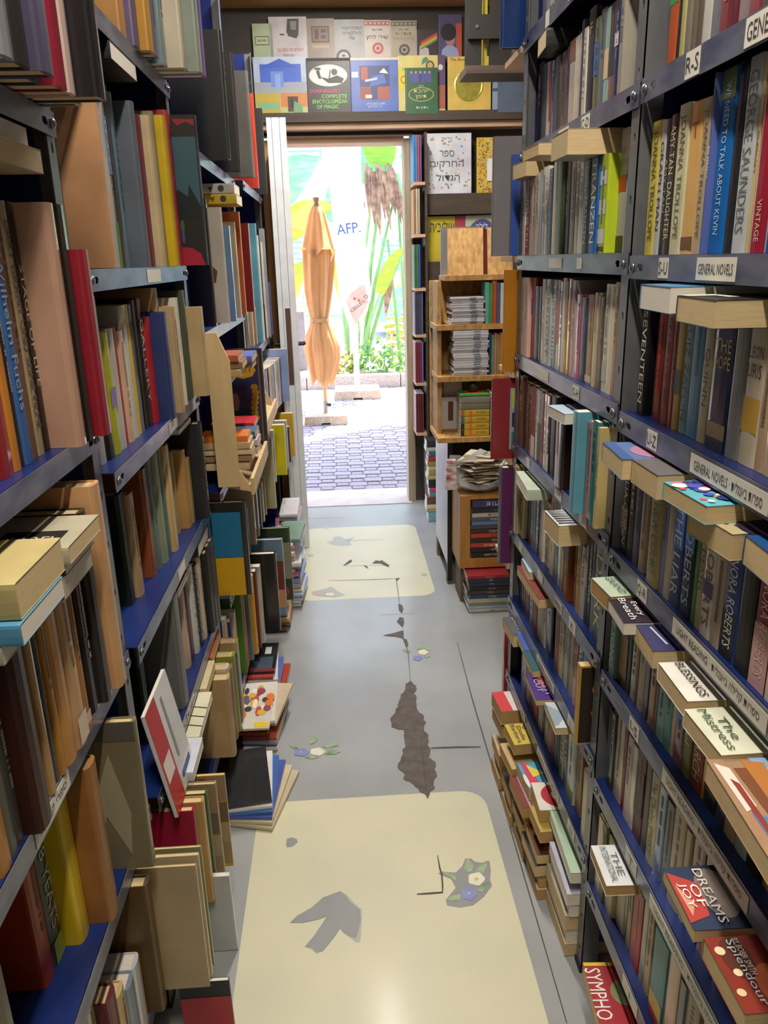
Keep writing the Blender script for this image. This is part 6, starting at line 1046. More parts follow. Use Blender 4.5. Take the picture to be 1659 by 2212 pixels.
o = faceout('house', 'large cover with a blue gabled house and yellow lower panels', 'b8c8e0'); art(o, [(rect(.12, .42, .9, .88), '3a64cc'), ([(.12, .82), (.5, .97), (.86, .82)], '3058c4'), (rect(0, .4, 1, .58), '9aa0b0'), (rect(.32, .5, .56, .76), '6a8ad8'), (rect(.4, .5, .5, .72), '86a4e4'), (rect(0, 0, .48, .4), 'b8a43c'), (rect(.04, .12, .44, .24), '7cb08c'), (rect(.49, 0, 1, .4), 'c8803c'), (rect(.49, 0, 1, .16), 'b4b87c'), (rect(.62, .08, .82, .34), '4a3020'), ([(.72, .06), (.9, .02), (.9, .2), (.74, .26)], '6a9c74'), (ell(.7, .22, .03, .08), '141414')])
o = faceout('magic', 'black cover with an oval engraving and pink and lime lettering', '1c1c20')
art(o, [(ell(.5, .74, .44, .2, 28), 'c9c8cc'), (ell(.5, .74, .41, .18, 28), 'd8d8da'), ([(.3, .72), (.5, .6), (.8, .6), (.86, .68), (.7, .74), (.5, .68)], '222226'), (ell(.64, .8, .07, .06), '3a3a3e'), ([(.22, .82), (.3, .84), (.34, .68), (.28, .68)], '2a2a2e'), (ell(.26, .86, .08, .025), '3a3a3c'), ([(.5, .66), (.53, .66), (.56, .84), (.54, .84)], '1a1a1c')])
ftext(o, "DUNNINGER'S", .42, .46, .7, .07, 'd83a8c'); ftext(o, 'COMPLETE', .62, .36, .58, .07, '8ae03a'); ftext(o, 'ENCYCLOPEDIA', .52, .265, .8, .07, '8ae03a'); ftext(o, 'OF MAGIC', .46, .17, .5, .07, '8ae03a')
o = faceout('abstract', 'blue cover with an abstract red and navy picture', '4a66b8'); art(o, [(rect(0, .955, 1, 1), 'd0c8bc'), (rect(.19, .28, .82, .86), '2c3a78'), (rect(.19, .28, .42, .5), '8c4438'), (rect(.56, .28, .82, .5), 'a05040'), (rect(.22, .62, .36, .84), 'a84c44'), ([(.4, .5), (.75, .56), (.7, .72), (.45, .68)], '3f68b8'), ([(.6, .74), (.8, .72), (.7, .82)], 'd8dcd8'), ([(.3, .58), (.56, .62), (.56, .66), (.3, .62)], 'b9c4d4'), (rect(.3, .3, .44, .36), 'cfcac0'), (rect(.02, .66, .16, .76), 'c4cce0')]); ftext(o, 'פתאום באמצע החיים', .52, .2, .4, .05, 'c4cce8'); ftext(o, 'של הזמן הישן', .5, .15, .3, .04, 'c4cce8')
o = faceout('tales', 'yellow picture cover partly hidden by the green one', 'd8cc7c', t=.02); art(o, [(rect(0, .44, .6, .8), 'd8cc2c'), (rect(.84, .5, 1, 1), '5a4468'), (ell(.9, .8, .05, .05), 'c9c8c4'), (rect(.84, .1, 1, .5), '9a5a4c'), (ell(.68, .83, .09, .08), '5a3a20'), (ell(.68, .83, .06, .055), 'c9a468'), ([(.5, .84), (.66, .92), (.6, .98), (.52, .94)], '3f8f7c')]); ftext(o, 'TALES FROM', .28, .77, .4, .045, '3a3420'); ftext(o, 'O', .12, .6, .14, .14, 'c83a2c')
o = faceout('green', 'green cover with five blue figures and a gold Hebrew plaque', '2c5f3c', t=.014); art(o, [(rect(.12, .68, .8, .92), '4a5080')]+[(ell(.18+.14*k, .78, .045, .11), ('3a4a9c', '5a4a8c', '2c3c80')[k % 3]) for k in range(5)]+[(ell(.18+.14*k, .9, .025, .03), 'b8987c') for k in range(5)]+[(ell(.48, .42, .4, .16), 'a89a54'), (ell(.48, .42, .37, .14), '285838')]); ftext(o, 'אהבת\nתימן', .48, .42, .48, .22, 'c9bc7a'); ftext(o, 'נתיבות', .5, .13, .4, .05, 'b9c4b0'); ftext(o, 'רומן', .48, .6, .36, .045, 'b9c4b0')
o = faceout('medal', 'yellow cover with a large embossed gold medal', 'd8b85c'); f = front(o); t, h, d = DIM[o.name]
md = B().lathe([(.079, 0), (.079, .002), (.074, .0035), (.07, .0025), (.0005, .003)], seg=40); mo = md.build('medal', mat('pale_gold', 'cfc45a', .25, metal=.6, scale=30, var=.3, bump=.4), o, smooth=False)
for v in mo.data.vertices: v.co = Vector((d*.48+v.co.x, -t/2-.0004-v.co.z, h*.5+v.co.y))
ftext(o, 'The Best', .22, .95, .34, .05, '6a5020')
o = faceout('palebl', 'pale blue cover behind the slate passport book', '9db0cc', t=.012); art(o, [(rect(0, .43, .2, .49), '5a6068')])
o = faceout('passport', 'slate grey book with faint embossed capitals, rightmost above the door', '5f6c80', t=.014); ftext(o, 'BLACK\nPASSPORT', .5, .86, .7, .13, '7a869a')
o = faceout('insects', 'white cover with coloured insects and large outlined Hebrew title', 'cfd2dc')
rr = random.Random(8); art(o, [(ell(*rr.choice([(rr.uniform(.08, .92), rr.uniform(.72, .95)), (rr.uniform(.05, .95), rr.uniform(.05, .2)), (rr.uniform(.05, .95), rr.uniform(.2, .72))]), rr.uniform(.012, .04), rr.uniform(.008, .02), 7), rr.choice(['c85a4c', '5a7ab8', '7a9c5a', 'd8a050', '8a5a7a', 'c88a8c'])) for _ in range(46)])
ftext(o, 'יובל זומר', .46, .92, .24, .04, '4a4a50'); ftext(o, 'ספר', .46, .67, .32, .1, '4c4c54'); ftext(o, 'החרקים', .46, .48, .74, .13, '4c4c54'); ftext(o, 'הגדול', .48, .28, .52, .12, '4c4c54')
o = faceout('crowd', 'yellow cover crammed with tiny colourful dots, right of the insect book', 'd0b040')
art(o, [(ell(rr.uniform(.02, .98), rr.uniform(.02, .98), .035, .013, 5), rr.choice(['8a4a4c', '5a7a90', 'b8742c', '6a5a34', 'c8504c', 'd8d0a8', '8a6a9c'])) for _ in range(150)]+[(rect(.55, .22, 1, .62), 'd8d8dc')]); ftext(o, 'איפה', .8, .54, .34, .06, 'b8302c')
o = faceout('yellow', 'bright yellow cover with bold dark Hebrew capitals', 'bfae1c'); ftext(o, 'אוליביה', .58, .78, .8, .24, '2a241c', 2.6); art(o, [(rect(0, 0, 1, .08), 'a89a18'), (rect(.0, .08, .14, .16), 'a89a18')])
o = faceout('redst', 'narrow crimson cover edge right of the yellow one', 'a83248')
o = faceout('night', 'pale cover with a violet half disc and white Hebrew title', 'b4bca4'); art(o, [(ell(.56, .52, .5, .4, 28), '4a4a80'), (rect(0, 0, 1, .5), 'a8b09c')]); ftext(o, 'לילה', .54, .76, .4, .14, 'd8dce4')
o = faceout('jungle', 'turquoise cover with a jungle of ferns and animals', '6aa8a0'); art(o, [([(.02, .02), (.3+.06*k, .1+.11*k), (.1, .08+.08*k)], ('3a6a5a', '4c7a54')[k % 2]) for k in range(6)]+[(ell(.6, .2, .22, .06), '6a7a5c'), (ell(.3, .74, .12, .05), '3a4a4c'), (rect(0, 0, 1, .1), 'a8a468')])

# slim magazine rack beside the right jamb
rk = thing('magazine_rack', 'slim wooden magazine rack beside the right door jamb', 'rack', (.463, 4.62, 0))
B().box(.056, .07, -.0, .2, .08, 2.15).build('side_board', DWOOD, rk)
RZ = [1.90, 1.63, 1.34, 1.08, .80, .50]
RC = [['3f86c8', '3f86c8', 'b8483c', '5a4a8c'], ['a8743c', 'c9bfa8', 'b0a48c'], ['3f6a4c', '4a7a54', '3a5cae'], ['4a4a68', '44445f', '4a4a68', '5a5a78'], ['7a3040', '7a3040', '7a3040', '6a60a8'], ['6a2c3c', '6a2c3c', '5c2834', '6a2c3c']]
for z, cs in zip(RZ, RC):
    B().box(-.006, .056, -.02, .19, z-.016, z).build('ledge', LWOOD, rk)
    for k, c in enumerate(cs):
        x = .460+.0125*k
        nth = ORD[k]
        o = book('magazine', '%s thin magazine, %s from the jamb on the %s rack ledge from the top' % (CN(c), nth, ORD[RZ.index(z)]), .0105, .235, .17, c, 'w', 'magazines on the slim rack', False, (x, 4.612, z+.001), ((0, 1, 0), (-1, 0, 0), (0, 0, 1)))
# paperbacks piled on the floor below the rack
z = .0
for k, (c, th) in enumerate([('7ab0c0', .06), ('b8a060', .02), ('d8d4cc', .028), ('7a4a34', .045), ('5f9ab4', .03), ('c85a7c', .028), ('3a3430', .05), ('c9bfa4', .024), ('b0a838', .03), ('d0c8b4', .026), ('a89a54', .03), ('a84440', .03), ('4a6f9c', .03), ('c9ccc8', .024), ('3a3c40', .04)]):
    book('flat_paperback', '%s spined book, %s from the floor in the pile below the magazine rack' % (CN(c), ORD[k]), th-.001, .15, .11, c, 'w', 'pile below the magazine rack', False, (.49+random.uniform(0, .02), 4.40, z+th/2+.001), ((0, 1, 0), (0, 0, 1), (1, 0, 0)))
    z += th

# ================================================================== WHITE CABINET, PINE CRATE AND STRAND-BOARD STAND
cb = thing('low_cabinet', 'low white painted wooden cabinet standing right of the aisle', 'cabinet', (.485, 3.46, 0))
B().box(0, .018, 0, .44, .10, .70).build('side_panel', WHITEP, cb); B().box(.46, .478, 0, .44, .10, .70).build('side_panel', WHITEP, cb)
B().box(.018, .46, .42, .44, .10, .70).build('back_panel', DWOOD, cb); B().box(0, .478, 0, .44, .70, .715).build('top', WHITEP, cb); B().box(.018, .46, 0, .42, .10, .115).build('bottom_board', DWOOD, cb)
B().box(-.001, .022, -.006, .0, .02, .70).build('front_edge', BLKW, cb)
for (x, y) in ((.0, .0), (.43, .0), (.0, .38), (.43, .38)): B().box(x, x+.045, y, y+.05, 0, .10).build('foot', mat('block_wood', '6f6353', .7, scale=8), cb)
cr = thing('pine_crate', 'orange pine crate full of lying books in front of the white cabinet', 'crate', (.503, 3.2, .185))
B().box(0, .045, 0, .24, 0, .335).build('side_board', PINE, cr); B().box(.33, .37, 0, .24, 0, .335).build('side_board', PINE, cr)
B().box(.045, .33, 0, .24, 0, .045).build('bottom_board', PINE, cr); B().box(.045, .33, 0, .24, .318, .335).build('top_board', PINE, cr); B().box(.045, .33, .225, .24, .045, .318).build('back_board', PINE, cr)
sb = thing('wood_block', 'grey wooden block propping the pine crate', 'block', (.515, 3.25, 0)); B().box(0, .05, 0, .16, .045, .1845).build('upper_block', MATS['block_wood'], sb); B().box(0, .05, 0, .16, 0, .044).build('lower_block', mat('brown_block', '6a5440', .7, scale=9), sb)
def spinepile(x, y, z0, specs, lab, group, w=.19, dep=.14, sc=1.):
    z = z0
    for k, sp in enumerate(specs):
        th, c = sp[0]*sc, sp[1]; tt = sp[2] if len(sp) > 2 else None
        o = book('lying_book', lab % (CN(c), ORD[k]), th-.0012, w, dep, c, 'w', group, False, (x+random.uniform(-.006, .006), y+random.uniform(-.004, .004), z+th/2), ((0, 1, 0), (0, 0, 1), (1, 0, 0)))
        if tt:
            s, tc = tt
            lettering(s, o, (-.0018, 0, w*.55), (0, 0, 1), (0, 1, 0), w*.6, th*.5, tc, 'spine_title')
        z += th
# spine faces the camera: local -x -> -y
spinepile(.555, 3.205, .2305, [(.026, '24221f', ('הבקר הראשון', 'd8d4c8')), (.024, '2c2824', ('בין שני', 'c9c84a')), (.024, 'b84430', ('חמש שנים', 'e8d8c8')), (.024, '3a2c24', ('נופי', 'c9c0a8')), (.022, 'c24a30', ('ערב', '8a2c1c')), (.022, '4a302a', ('אהבה', 'e0d8cc')), (.02, '5a5450', None), (.018, '6a80b4', None), (.02, '54606c', ('אנשים', 'd0d4d4')), (.022, 'cfc4b8', ('איש אחד', 'b84a3c')), (.024, '2e3034', ('לילה', '8a8e90')), (.04, '4a4274', ('מסעות', 'c4bedc'))], '%s spined book, %s up in the pine crate', 'books lying in the pine crate', .2, .15, .935)
spinepile(.53, 3.125, .0025, [(.018, 'c4c4c0', ('שיר', '8a2c30')), (.018, 'a9bcc4', None), (.014, '8a8c80', None), (.026, 'b9b898', None), (.02, '2c4470', ('מסע', 'd0d4dc')), (.022, '4a3a30', ('ספר', 'c9a05a')), (.022, '22252c', ('חלום', 'b9b4b0')), (.022, '2f3650', ('דרך', 'c9ccd4')), (.022, '3a3440', ('זמן', 'e0d0d0')), (.0, '000000')][:9]+[(.018, '962a34', ('ירושלים', 'd8b4b0'))], '%s spined book, %s up in the floor pile beneath the crate', 'floor pile beneath the pine crate', .185, .13, .87)
# plastic bag of old papers resting on the crate
bgm = mat('clear_plastic', 'c2c0bc', .25, var=.2, scale=6, trans=.35)
bag = thing('plastic_bag', 'clear plastic bag stuffed with old papers on the pine crate', 'bag', (.6, 3.3, .5215))
def blob(fn, nu=16, nv=10):
    v = [fn(2*PI*i/nu, j/(nv-1)) for j in range(nv) for i in range(nu)]
    f = [[j*nu+i, j*nu+(i+1) % nu, (j+1)*nu+(i+1) % nu, (j+1)*nu+i] for j in range(nv-1) for i in range(nu)]
    return v, f
rb = random.Random(3)
def bagf(a, q):
    r = .95+.08*math.sin(3*a+q*5)+.05*math.sin(7*a); w = .06+.085*min(1, q*2)
    return (math.cos(a)*w*1.05*r+.02, math.sin(a)*w*.7*r-.01, .002+q*(.07+.03*math.sin(2*a+2.4)+.05*max(0, math.cos(a-2.6))))
v, f = blob(bagf); mesh_obj('bag_skin', v, f, bgm, bag, smooth=True)
b = B()
for k in range(2):
    pts = [(-.12+.05*k, -.06, .14), (-.06+.06*k, -.07, .165), (.0+.07*k, -.03, .19), (.05+.05*k, .02, .15)]
    n = len(b.v)
    for p in pts: b.v += [p, (p[0]+.03, p[1]-.006, p[2]-.012)]
    for i in range(3): b.f.append([n+2*i, n+2*i+1, n+2*i+3, n+2*i+2])
b.build('bag_flap', bgm, bag, smooth=True)
for k in range(16):
    z = .045+.0078*k; a = rb.uniform(-.5, .5); ca, sa = math.cos(a), math.sin(a); w, l = rb.uniform(.06, .085), rb.uniform(.05, .07); cx = rb.uniform(-.01, .03)
    q = [(-w, -l), (w, -l), (w, l), (-w, l)]; th = .0035; dz = rb.uniform(-.012, .012)
    vv = [(cx+x*ca-y*sa, -.03+x*sa+y*ca, z+zz+dz*(x/w)) for zz in (0, th) for x, y in q]
    mesh_obj('paper_sheet', vv, [(0, 3, 2, 1), (4, 5, 6, 7), (0, 1, 5, 4), (1, 2, 6, 5), (2, 3, 7, 6), (3, 0, 4, 7)], mat('old_paper', 'c4b8a4', .8, var=.25, scale=20) if k % 4 else mat('brown_paper', '8a7a64', .8), bag)
rb2 = B().box(-.155, -.105, -.07, -.03, .02, .15, .006); o = rb2.build('red_packet', mat('red_packet', '9a3a40', .4, scale=20, col2='d8d4d4', stretch=(1, 1, 3)), bag)
# strand-board stand
st = thing('display_stand', 'stepped strand-board display stand on the white cabinet', 'display stand', (.43, 3.42, .7155))
for (z, x0, x1, y0) in ((.0, .0, .34, -.04), (.265, .005, .34, .0), (.485, .0, .34, .02), (.69, .045, .34, .05)):
    B().box(x0, x1, y0, .26, z, z+.022).build('shelf_board', OSB, st)
B().box(.01, .028, .05, .26, .022, .69).build('side_board', OSB, st); B().box(.0, .34, .24, .26, .022, .69).build('back_board', OSB, st); B().box(.322, .34, .05, .26, .022, .69).build('side_board', OSB, st)
for x0, x1 in ((.058, .212), (.232, .34)):
    b = B(); n = 0
    b.v = [(x0, .06, .712), (x1, .06, .712), (x1+.008, .13, .905), (x0+.008, .13, .905), (x0, .075, .712), (x1, .075, .712), (x1+.008, .145, .905), (x0+.008, .145, .905)]
    b.f = [(0, 1, 2, 3), (7, 6, 5, 4), (0, 4, 5, 1), (1, 5, 6, 2), (2, 6, 7, 3), (3, 7, 4, 0)]
    b.build('book_rest', OSB, st)
book('display_book', 'grey book standing behind the first strand-board rest', .022, .2, .16, '8a8c90', 'w', None, True, (.477, 3.62, 1.4285), ((1, 0, 0), (0, 1, 0), (0, 0, 1)))
book('display_book', 'red and white book between the two strand-board rests', .012, .19, .1, 'a83a38', 'w', None, False, (.645, 3.6, 1.4285), ((.5, .86, 0), (-.86, .5, 0), (0, 0, 1)))
def booklets(x, y, z, n, th, lab, group, w, dep):
    for k in range(n):
        c = random.choice(['c9cad2', 'd2d2d8', 'bfc0ca', 'd6d5da'])
        o = book('white_booklet', lab % ORD[k], th-.0008, w, dep, c, 'w', group, False, (x+random.uniform(-.005, .005), y+random.uniform(0, .01), z+th*(k+.5)), ((0, 1, 0), (0, 0, 1), (1, 0, 0)))
        mesh_obj('spine_mark', [(-.0022, -th*.22, w*.58), (-.0022, th*.22, w*.58), (-.0022, th*.22, w*.78), (-.0022, -th*.22, w*.78)], [(0, 3, 2, 1)], PRINT, o, '6a6e7c')
booklets(.50, 3.455, 1.2235, 13, .0088, 'thin white booklet, %s from the bottom of the upper white pile', 'upper pile of white booklets', .145, .12)
booklets(.505, 3.435, 1.0035, 18, .0108, 'thin white booklet, %s from the bottom of the lower white pile', 'lower pile of white booklets', .155, .12)
def slim(x, z, cs, h, lab, group, y=3.45, t=.014):
    for k, c in enumerate(cs): book('slim_book', lab % (CN(c), ORD[k]), t-.001, h*random.uniform(.97, 1.03), .12, c, 'w', group, False, (x+t*(k+.5), y, z), ((0, 1, 0), (-1, 0, 0), (0, 0, 1)))
slim(.648, 1.2236, ['5fa49c', '4c8c3c', 'c2482c', '4a5a7c', 'd0d2d4'], .172, '%s slim upright book, %s beside the upper white pile', 'slim books beside the upper white pile', t=.016)
slim(.665, 1.0037, ['2c3c78', '5aa040', 'c86a9c', '8a8c3c', 'c87a24', 'c2401c', 'b83a2c'], .175, '%s slim upright book, %s beside the lower white pile', 'slim books beside the lower white pile', t=.012)
# lower bay: yellow books, envelopes, black ball
for k, (c, th) in enumerate([('c9a838', .03), ('c9a838', .03), ('c9a838', .03), ('c9a838', .03), ('7a7868', .028), ('8a887a', .03)]):
    o = book('lying_book', '%s book, %s up in the pile under the black ball' % ('yellow ring-patterned' if k < 4 else 'grey', ORD[k]), th-.001, .128, .11, c, 'w', 'pile under the black ball', False, (.535, 3.4, .738+th/2+sum((.03, .03, .03, .03, .028, .03)[:k])), ((0, 1, 0), (0, 0, 1), (1, 0, 0)))
    if k < 4:
        mesh_obj('spine_block', [(-.0022, -.013, .0), (-.0022, .013, .0), (-.0022, .013, .016), (-.0022, -.013, .016)], [(0, 3, 2, 1)], PRINT, o, ('2a2624', '2a2624', '3a6a74', 'a86448')[k])
        mesh_obj('spine_ring', [(-.0024, -.011, .038), (-.0024, .011, .038), (-.0024, .011, .05), (-.0024, -.011, .05)], [(0, 3, 2, 1)], PRINT, o, 'd86a2c')
        lettering('ספרון', o, (-.0026, 0, .09), (0, 0, 1), (0, 1, 0), .05, .012, '5a4a1c', 'spine_title')
o = book('lying_book', 'green and orange topped book directly under the black ball', .009, .13, .115, '4c9c4c', 'w', None, False, (.533, 3.4, .9225), ((0, 1, 0), (0, 0, 1), (1, 0, 0)))
mesh_obj('cover_art', [(.06+.045*math.cos(2*PI*k/16), .0052, .07+.05*math.sin(2*PI*k/16)) for k in range(16)], [list(range(15, -1, -1))], PRINT, o, 'd8642c')
bl = B().lathe([(.004, 0), (.018, .003), (.025, .012), (.026, .024), (.022, .036), (.013, .044), (.001, .047)], seg=18).build('black_ball', mat('black_rubber', '17161a', .5), smooth=True); bl.location = (.597, 3.455, .9272); tag(bl, 'small black rubber ball perched on the green topped book', 'ball')
for k, (x, w, h, y) in enumerate(((.445, .07, .19, 3.60), (.485, .085, .215, 3.59), (.462, .08, .15, 3.57))):
    e = thing('envelope', 'white envelope standing in the stand, %s' % ('at the back against the side board', 'tall with its yellow flap open', 'with a cut-out window in front')[k], 'envelope', (x, y, .738), 0, 'white envelopes')
    B().box(0, w, 0, .004, 0, h).build('sheet', mat('envelope_paper', 'd4d0d2', .7, var=.08), e)
    if k < 2: mesh_obj('flap', [(0, .002, h), (w, .002, h), (w*.7, .004, h+.04), (w*.3, .004, h+.04)], [(0, 1, 2, 3)], mat('yellow_gum', 'c9a04c', .6), e)
    else: mesh_obj('window', [(w*.5, -.001, .04), (w*.8, -.001, .04), (w*.8, -.001, .13), (w*.5, -.001, .13)], [(0, 1, 2, 3)], mat('brown_window', '6a4c34', .3), e)
slim(.668, .738, ['c4c6cc', '2c4a94', 'd8d8d4', 'c9a838'], .19, '%s slim upright book, %s beside the yellow pile', 'slim books beside the yellow pile', y=3.4, t=.012)
# dark wooden book box hung high beyond the far navy unit
bx = thing('hanging_bookcase', 'black wooden bookcase back hung high right of the covers', 'bookcase', (.60, 3.75, 2.28))
B().box(.0, .07, 0, .02, 0, .45).build('upright_board', BLKW, bx); B().box(.105, .20, 0, .02, 0, .45).build('upright_board', BLKW, bx); B().box(.22, .32, 0, .02, 0, .45).build('upright_board', BLKW, bx)
B().box(.0, .34, -.02, .16, -.03, 0).build('shelf_board', DWOOD, bx); o = B().box(.01, .2, -.022, -.001, .1, .19).build('cross_board', BLKW, bx)
for u in (.045, .15):
    s = B().tube([(u, -.0225, .145), (u, -.026, .145)], .007, 10).build('screw', BOLT, o)
book('slim_book', 'yellow striped book glimpsed through the hanging black bookcase', .02, .3, .1, 'c9bc3c', 'w', None, False, (.688, 3.775, 2.281), ((0, 1, 0), (-1, 0, 0), (0, 0, 1)))
book('slim_book', 'pale tan book glimpsed in the hanging black bookcase', .03, .14, .1, 'c9ae84', 'w', None, False, (.835, 3.775, 2.281), ((0, 1, 0), (-1, 0, 0), (0, 0, 1)))

# ================================================================== LEFT SIDE: TRAYS, PILES AND SINGLE BOOKS
LB = ((-1, 0, 0), (0, -1, 0), (0, 0, 1))            # spine towards the aisle
def lbook(nm, label, x, y, z, t, h, d, hx, pg='c', hard=True, title=None, gloss=False, lean=0., rz=0., group=None):
    M = Matrix.Rotation(PI+rz, 3, 'Z') @ Matrix.Rotation(lean, 3, 'X')
    return book(nm, label, t, h, d, hx, pg, group, hard, (x, y, z), (M.col[0], M.col[1], M.col[2]), title=title, gloss=gloss)
def nearart(o, polys):
    """print on the cover that faces the camera on the left shelves (local +y side)"""
    t, h, d = DIM[o.name]
    for k, (pts, c) in enumerate(polys):
        mesh_obj('cover_art', [(u*d, t/2+.0006+.00004*k, v*h) for u, v in pts], [list(range(len(pts)))], PRINT, o, c)
rk = thing('plywood_tray_rack', 'pale plywood tray rack sticking out of the left shelving', 'rack', (-.30, 2.212, .88))
pl = [(-.062, .0), (.0, .0), (.0, .36), (-.03, .44), (-.062, .44)]
B().prism(pl, 0, .012, 'y').build('end_board', PLY, rk)
for k, (y0, zz) in enumerate(((.012, 0), (.55, .06))):
    B().prism([(-.062, zz+.0), (.03, zz-.02), (.03, zz-.01), (-.062, zz+.012)], y0, y0+.5, 'y').build('tray', PLY, rk)
    B().box(.03, .04, y0, y0+.5, zz-.03, zz+.02).build('tray_lip', PLY, rk)
    for yy in (.004, .486):
        B().prism([(-.062, zz+.01), (.03, zz-.01), (-.03, zz+.1), (-.062, zz+.1)], y0+yy, y0+yy+.008, 'y').build('divider', PLY, rk)
B().box(-.062, 0, .012, .42, .30, .312).build('top_board', PLY, rk)
rr = random.Random(21)
for k, (dy, z, c, w) in enumerate([(.05, .892, 'c9b08a', .13), (.06, .915, '9a7a5a', .14), (.055, .937, 'd8c4a0', .13), (.05, .956, 'c4a87c', .14), (.06, .974, 'd87a34', .13), (.19, .905, 'b8a0a4', .12), (.2, .93, 'c4b0bc', .13), (.21, .955, '4a6a8c', .14), (.30, .91, '8c9094', .12), (.31, .935, '6a7c84', .12), (.30, .965, 'c8303c', .17)]):
    lab = '%s little book, %s in the plywood trays counting from the front' % (CN(c), ORD[k])
    book('small_book', lab, .019, .14, w*.75, c, 'c', 'little books in the plywood trays', False, (-.27+rr.uniform(-.01, .01), 2.23+dy, z+.03), ((0, 1, 0), (0, 0, -1), (-1, 0, 0)))
# books lying on the rack top
for k, (dx, y, z, c, L) in enumerate([(0, 2.24, 1.204, 'b49a6c', .12), (.01, 2.26, 1.224, '8a6a54', .12), (-.01, 2.25, 1.244, 'a8543c', .14), (.03, 2.42, 1.204, 'b9986a', .13), (.035, 2.40, 1.224, '5a6ac0', .16)]):
    book('small_book', '%s little book lying on top of the plywood rack, %s from the aisle post' % (CN(c), ORD[k]), .019, .11, L, c, 'c', 'little books on the plywood rack top', False, (-.275+dx*.5, y, z), ((0, 1, 0), (0, 0, -1), (-1, 0, 0)))
o = lbook('picture_book', 'large dark book with gold and navy ornament, leaning by the plywood trays', -.262, 2.743, .8608, .030, .36, .13, '2a2c38', 'c', gloss=True)
nearart(o, [(rect(.06, .04, .94, .96), '7a5a2c'), (rect(.1, .06, .9, .94), '24305c'), (ell(.5, .8, .34, .08, 8), 'c9a01c'), (ell(.5, .2, .34, .08, 8), 'c9a01c')]+[(ell(.24+.03*math.sin(k), .34+.05*k, .1, .03, 8), 'b8901c') for k in range(7)]+[(ell(.75, .5, .1, .09), '8a7a6a')])
lettering('הבן', o, (.065, .0175, .288), (-1, 0, 0), (0, 0, 1), .05, .03, '6a2c1c', 'cover_title'); lettering('סרור', o, (.065, .0175, .072), (-1, 0, 0), (0, 0, 1), .05, .025, '4a2a1c', 'cover_title')
o = lbook('picture_book', 'blue over yellow cover standing at the third left unit post', -.30, 2.265, .5206, .03, .30, .12, '221f20', 'c', gloss=True); nearart(o, [(rect(.1, .42, .96, .9), '1c6a94'), (rect(.1, 0, .96, .415), 'c99a14')])
o = lbook('picture_book', 'tall glossy black book low on the third left unit', -.262, 2.72, .1656, .03, .315, .14, '1c1a1a', 'w', gloss=True)
o = lbook('picture_book', 'picture book with a red brick castle and pale blue sky', -.245, 2.86, .1656, .02, .318, .14, '7a94ac', 'w', gloss=True); nearart(o, [(rect(.0, .34, .8, .72), '7a3428'), (rect(0, .1, .8, .34), 'c9935c')]+[(rect(.62, .36+.06*k, .72, .39+.06*k), '3a1c18') for k in range(6)])
o = lbook('picture_book', 'dark green picture book with a red disc near its foot', -.225, 3.0, .1656, .018, .316, .14, '3a4a2c', 'w', gloss=True); nearart(o, [(rect(0, .3, .7, .8), '8a8a70'), (ell(.3, .12, .2, .08), 'b02a2c')])
# big single books on the left
M = 'hardback'
o = lbook(M, 'large dark teal jungle picture cover with a torn red corner', -.322, 2.115, 1.4975, .03, .345, .1, '1c3038', 'c', gloss=True)
nearart(o, [(rect(0, .02, 1, .86), '34545f'), (rect(0, .02, 1, .34), '1e1d18'), ([(0, .4), (.25, .55), (.3, .47), (.55, .52), (.6, .44), (.85, .5), (1, .42), (1, .32), (0, .32)], '10191b'), ([(.02, 0), (.85, 0), (.8, .09), (.6, .13), (.3, .12), (.1, .08)], '9a1c30'), (rect(0, .86, 1, 1), '241a1a'), ([(.0, .93), (.2, .955), (.4, .93), (.5, .96), (.5, .975), (0, .97)], '8a1c2c'), (ell(.5, .27, .05, .045), '3a5a34'), (ell(.5, .2, .04, .05), '3a4a6c')])
o = lbook(M, 'large peach coloured book standing at the near end of the eye-level shelf', -.415, 1.592, 1.4975, .016, .38, .24, 'c9976c', 'w', hard=False)
o = lbook(M, 'grey box binder standing alone on the middle left unit', -.398, 1.672, .4975, .055, .285, .26, '6a6c68', 'w', gloss=False)
o = lbook(M, 'grey marbled picture book standing out below the cinema shelf', -.362, 1.15, .4906, .018, .295, .16, '7a7258', 'c', gloss=True); nearart(o, [(rect(0, .88, 1, 1), '54504a'), ([(.2, .1), (.5, .5), (.3, .8), (.15, .4)], '9a9278'), ([(.6, .2), (.8, .6), (.55, .75), (.5, .3)], '8c846c'), (ell(.5, .45, .1, .16), 'a09880')])
o = lbook(M, 'tall ochre brown book standing low at the first left post', -.382, 1.155, .1556, .03, .295, .16, '5c4420', 'c')
o = lbook(M, 'white picture book with a brown hen on its cover', -.335, 2.55, 1.322, .022, .34, .15, 'c4bcb0', 'w', gloss=True); nearart(o, [([(.15, .46), (.28, .52), (.55, .5), (.62, .42), (.4, .34), (.2, .36)], '5a4030'), ([(.3, .5), (.4, .62), (.3, .64), (.25, .52)], '6a4a34'), ([(.35, .35), (.37, .24), (.39, .24), (.38, .35)], '5a4030'), ([(.25, .24), (.5, .26), (.4, .2)], '5a4030')])
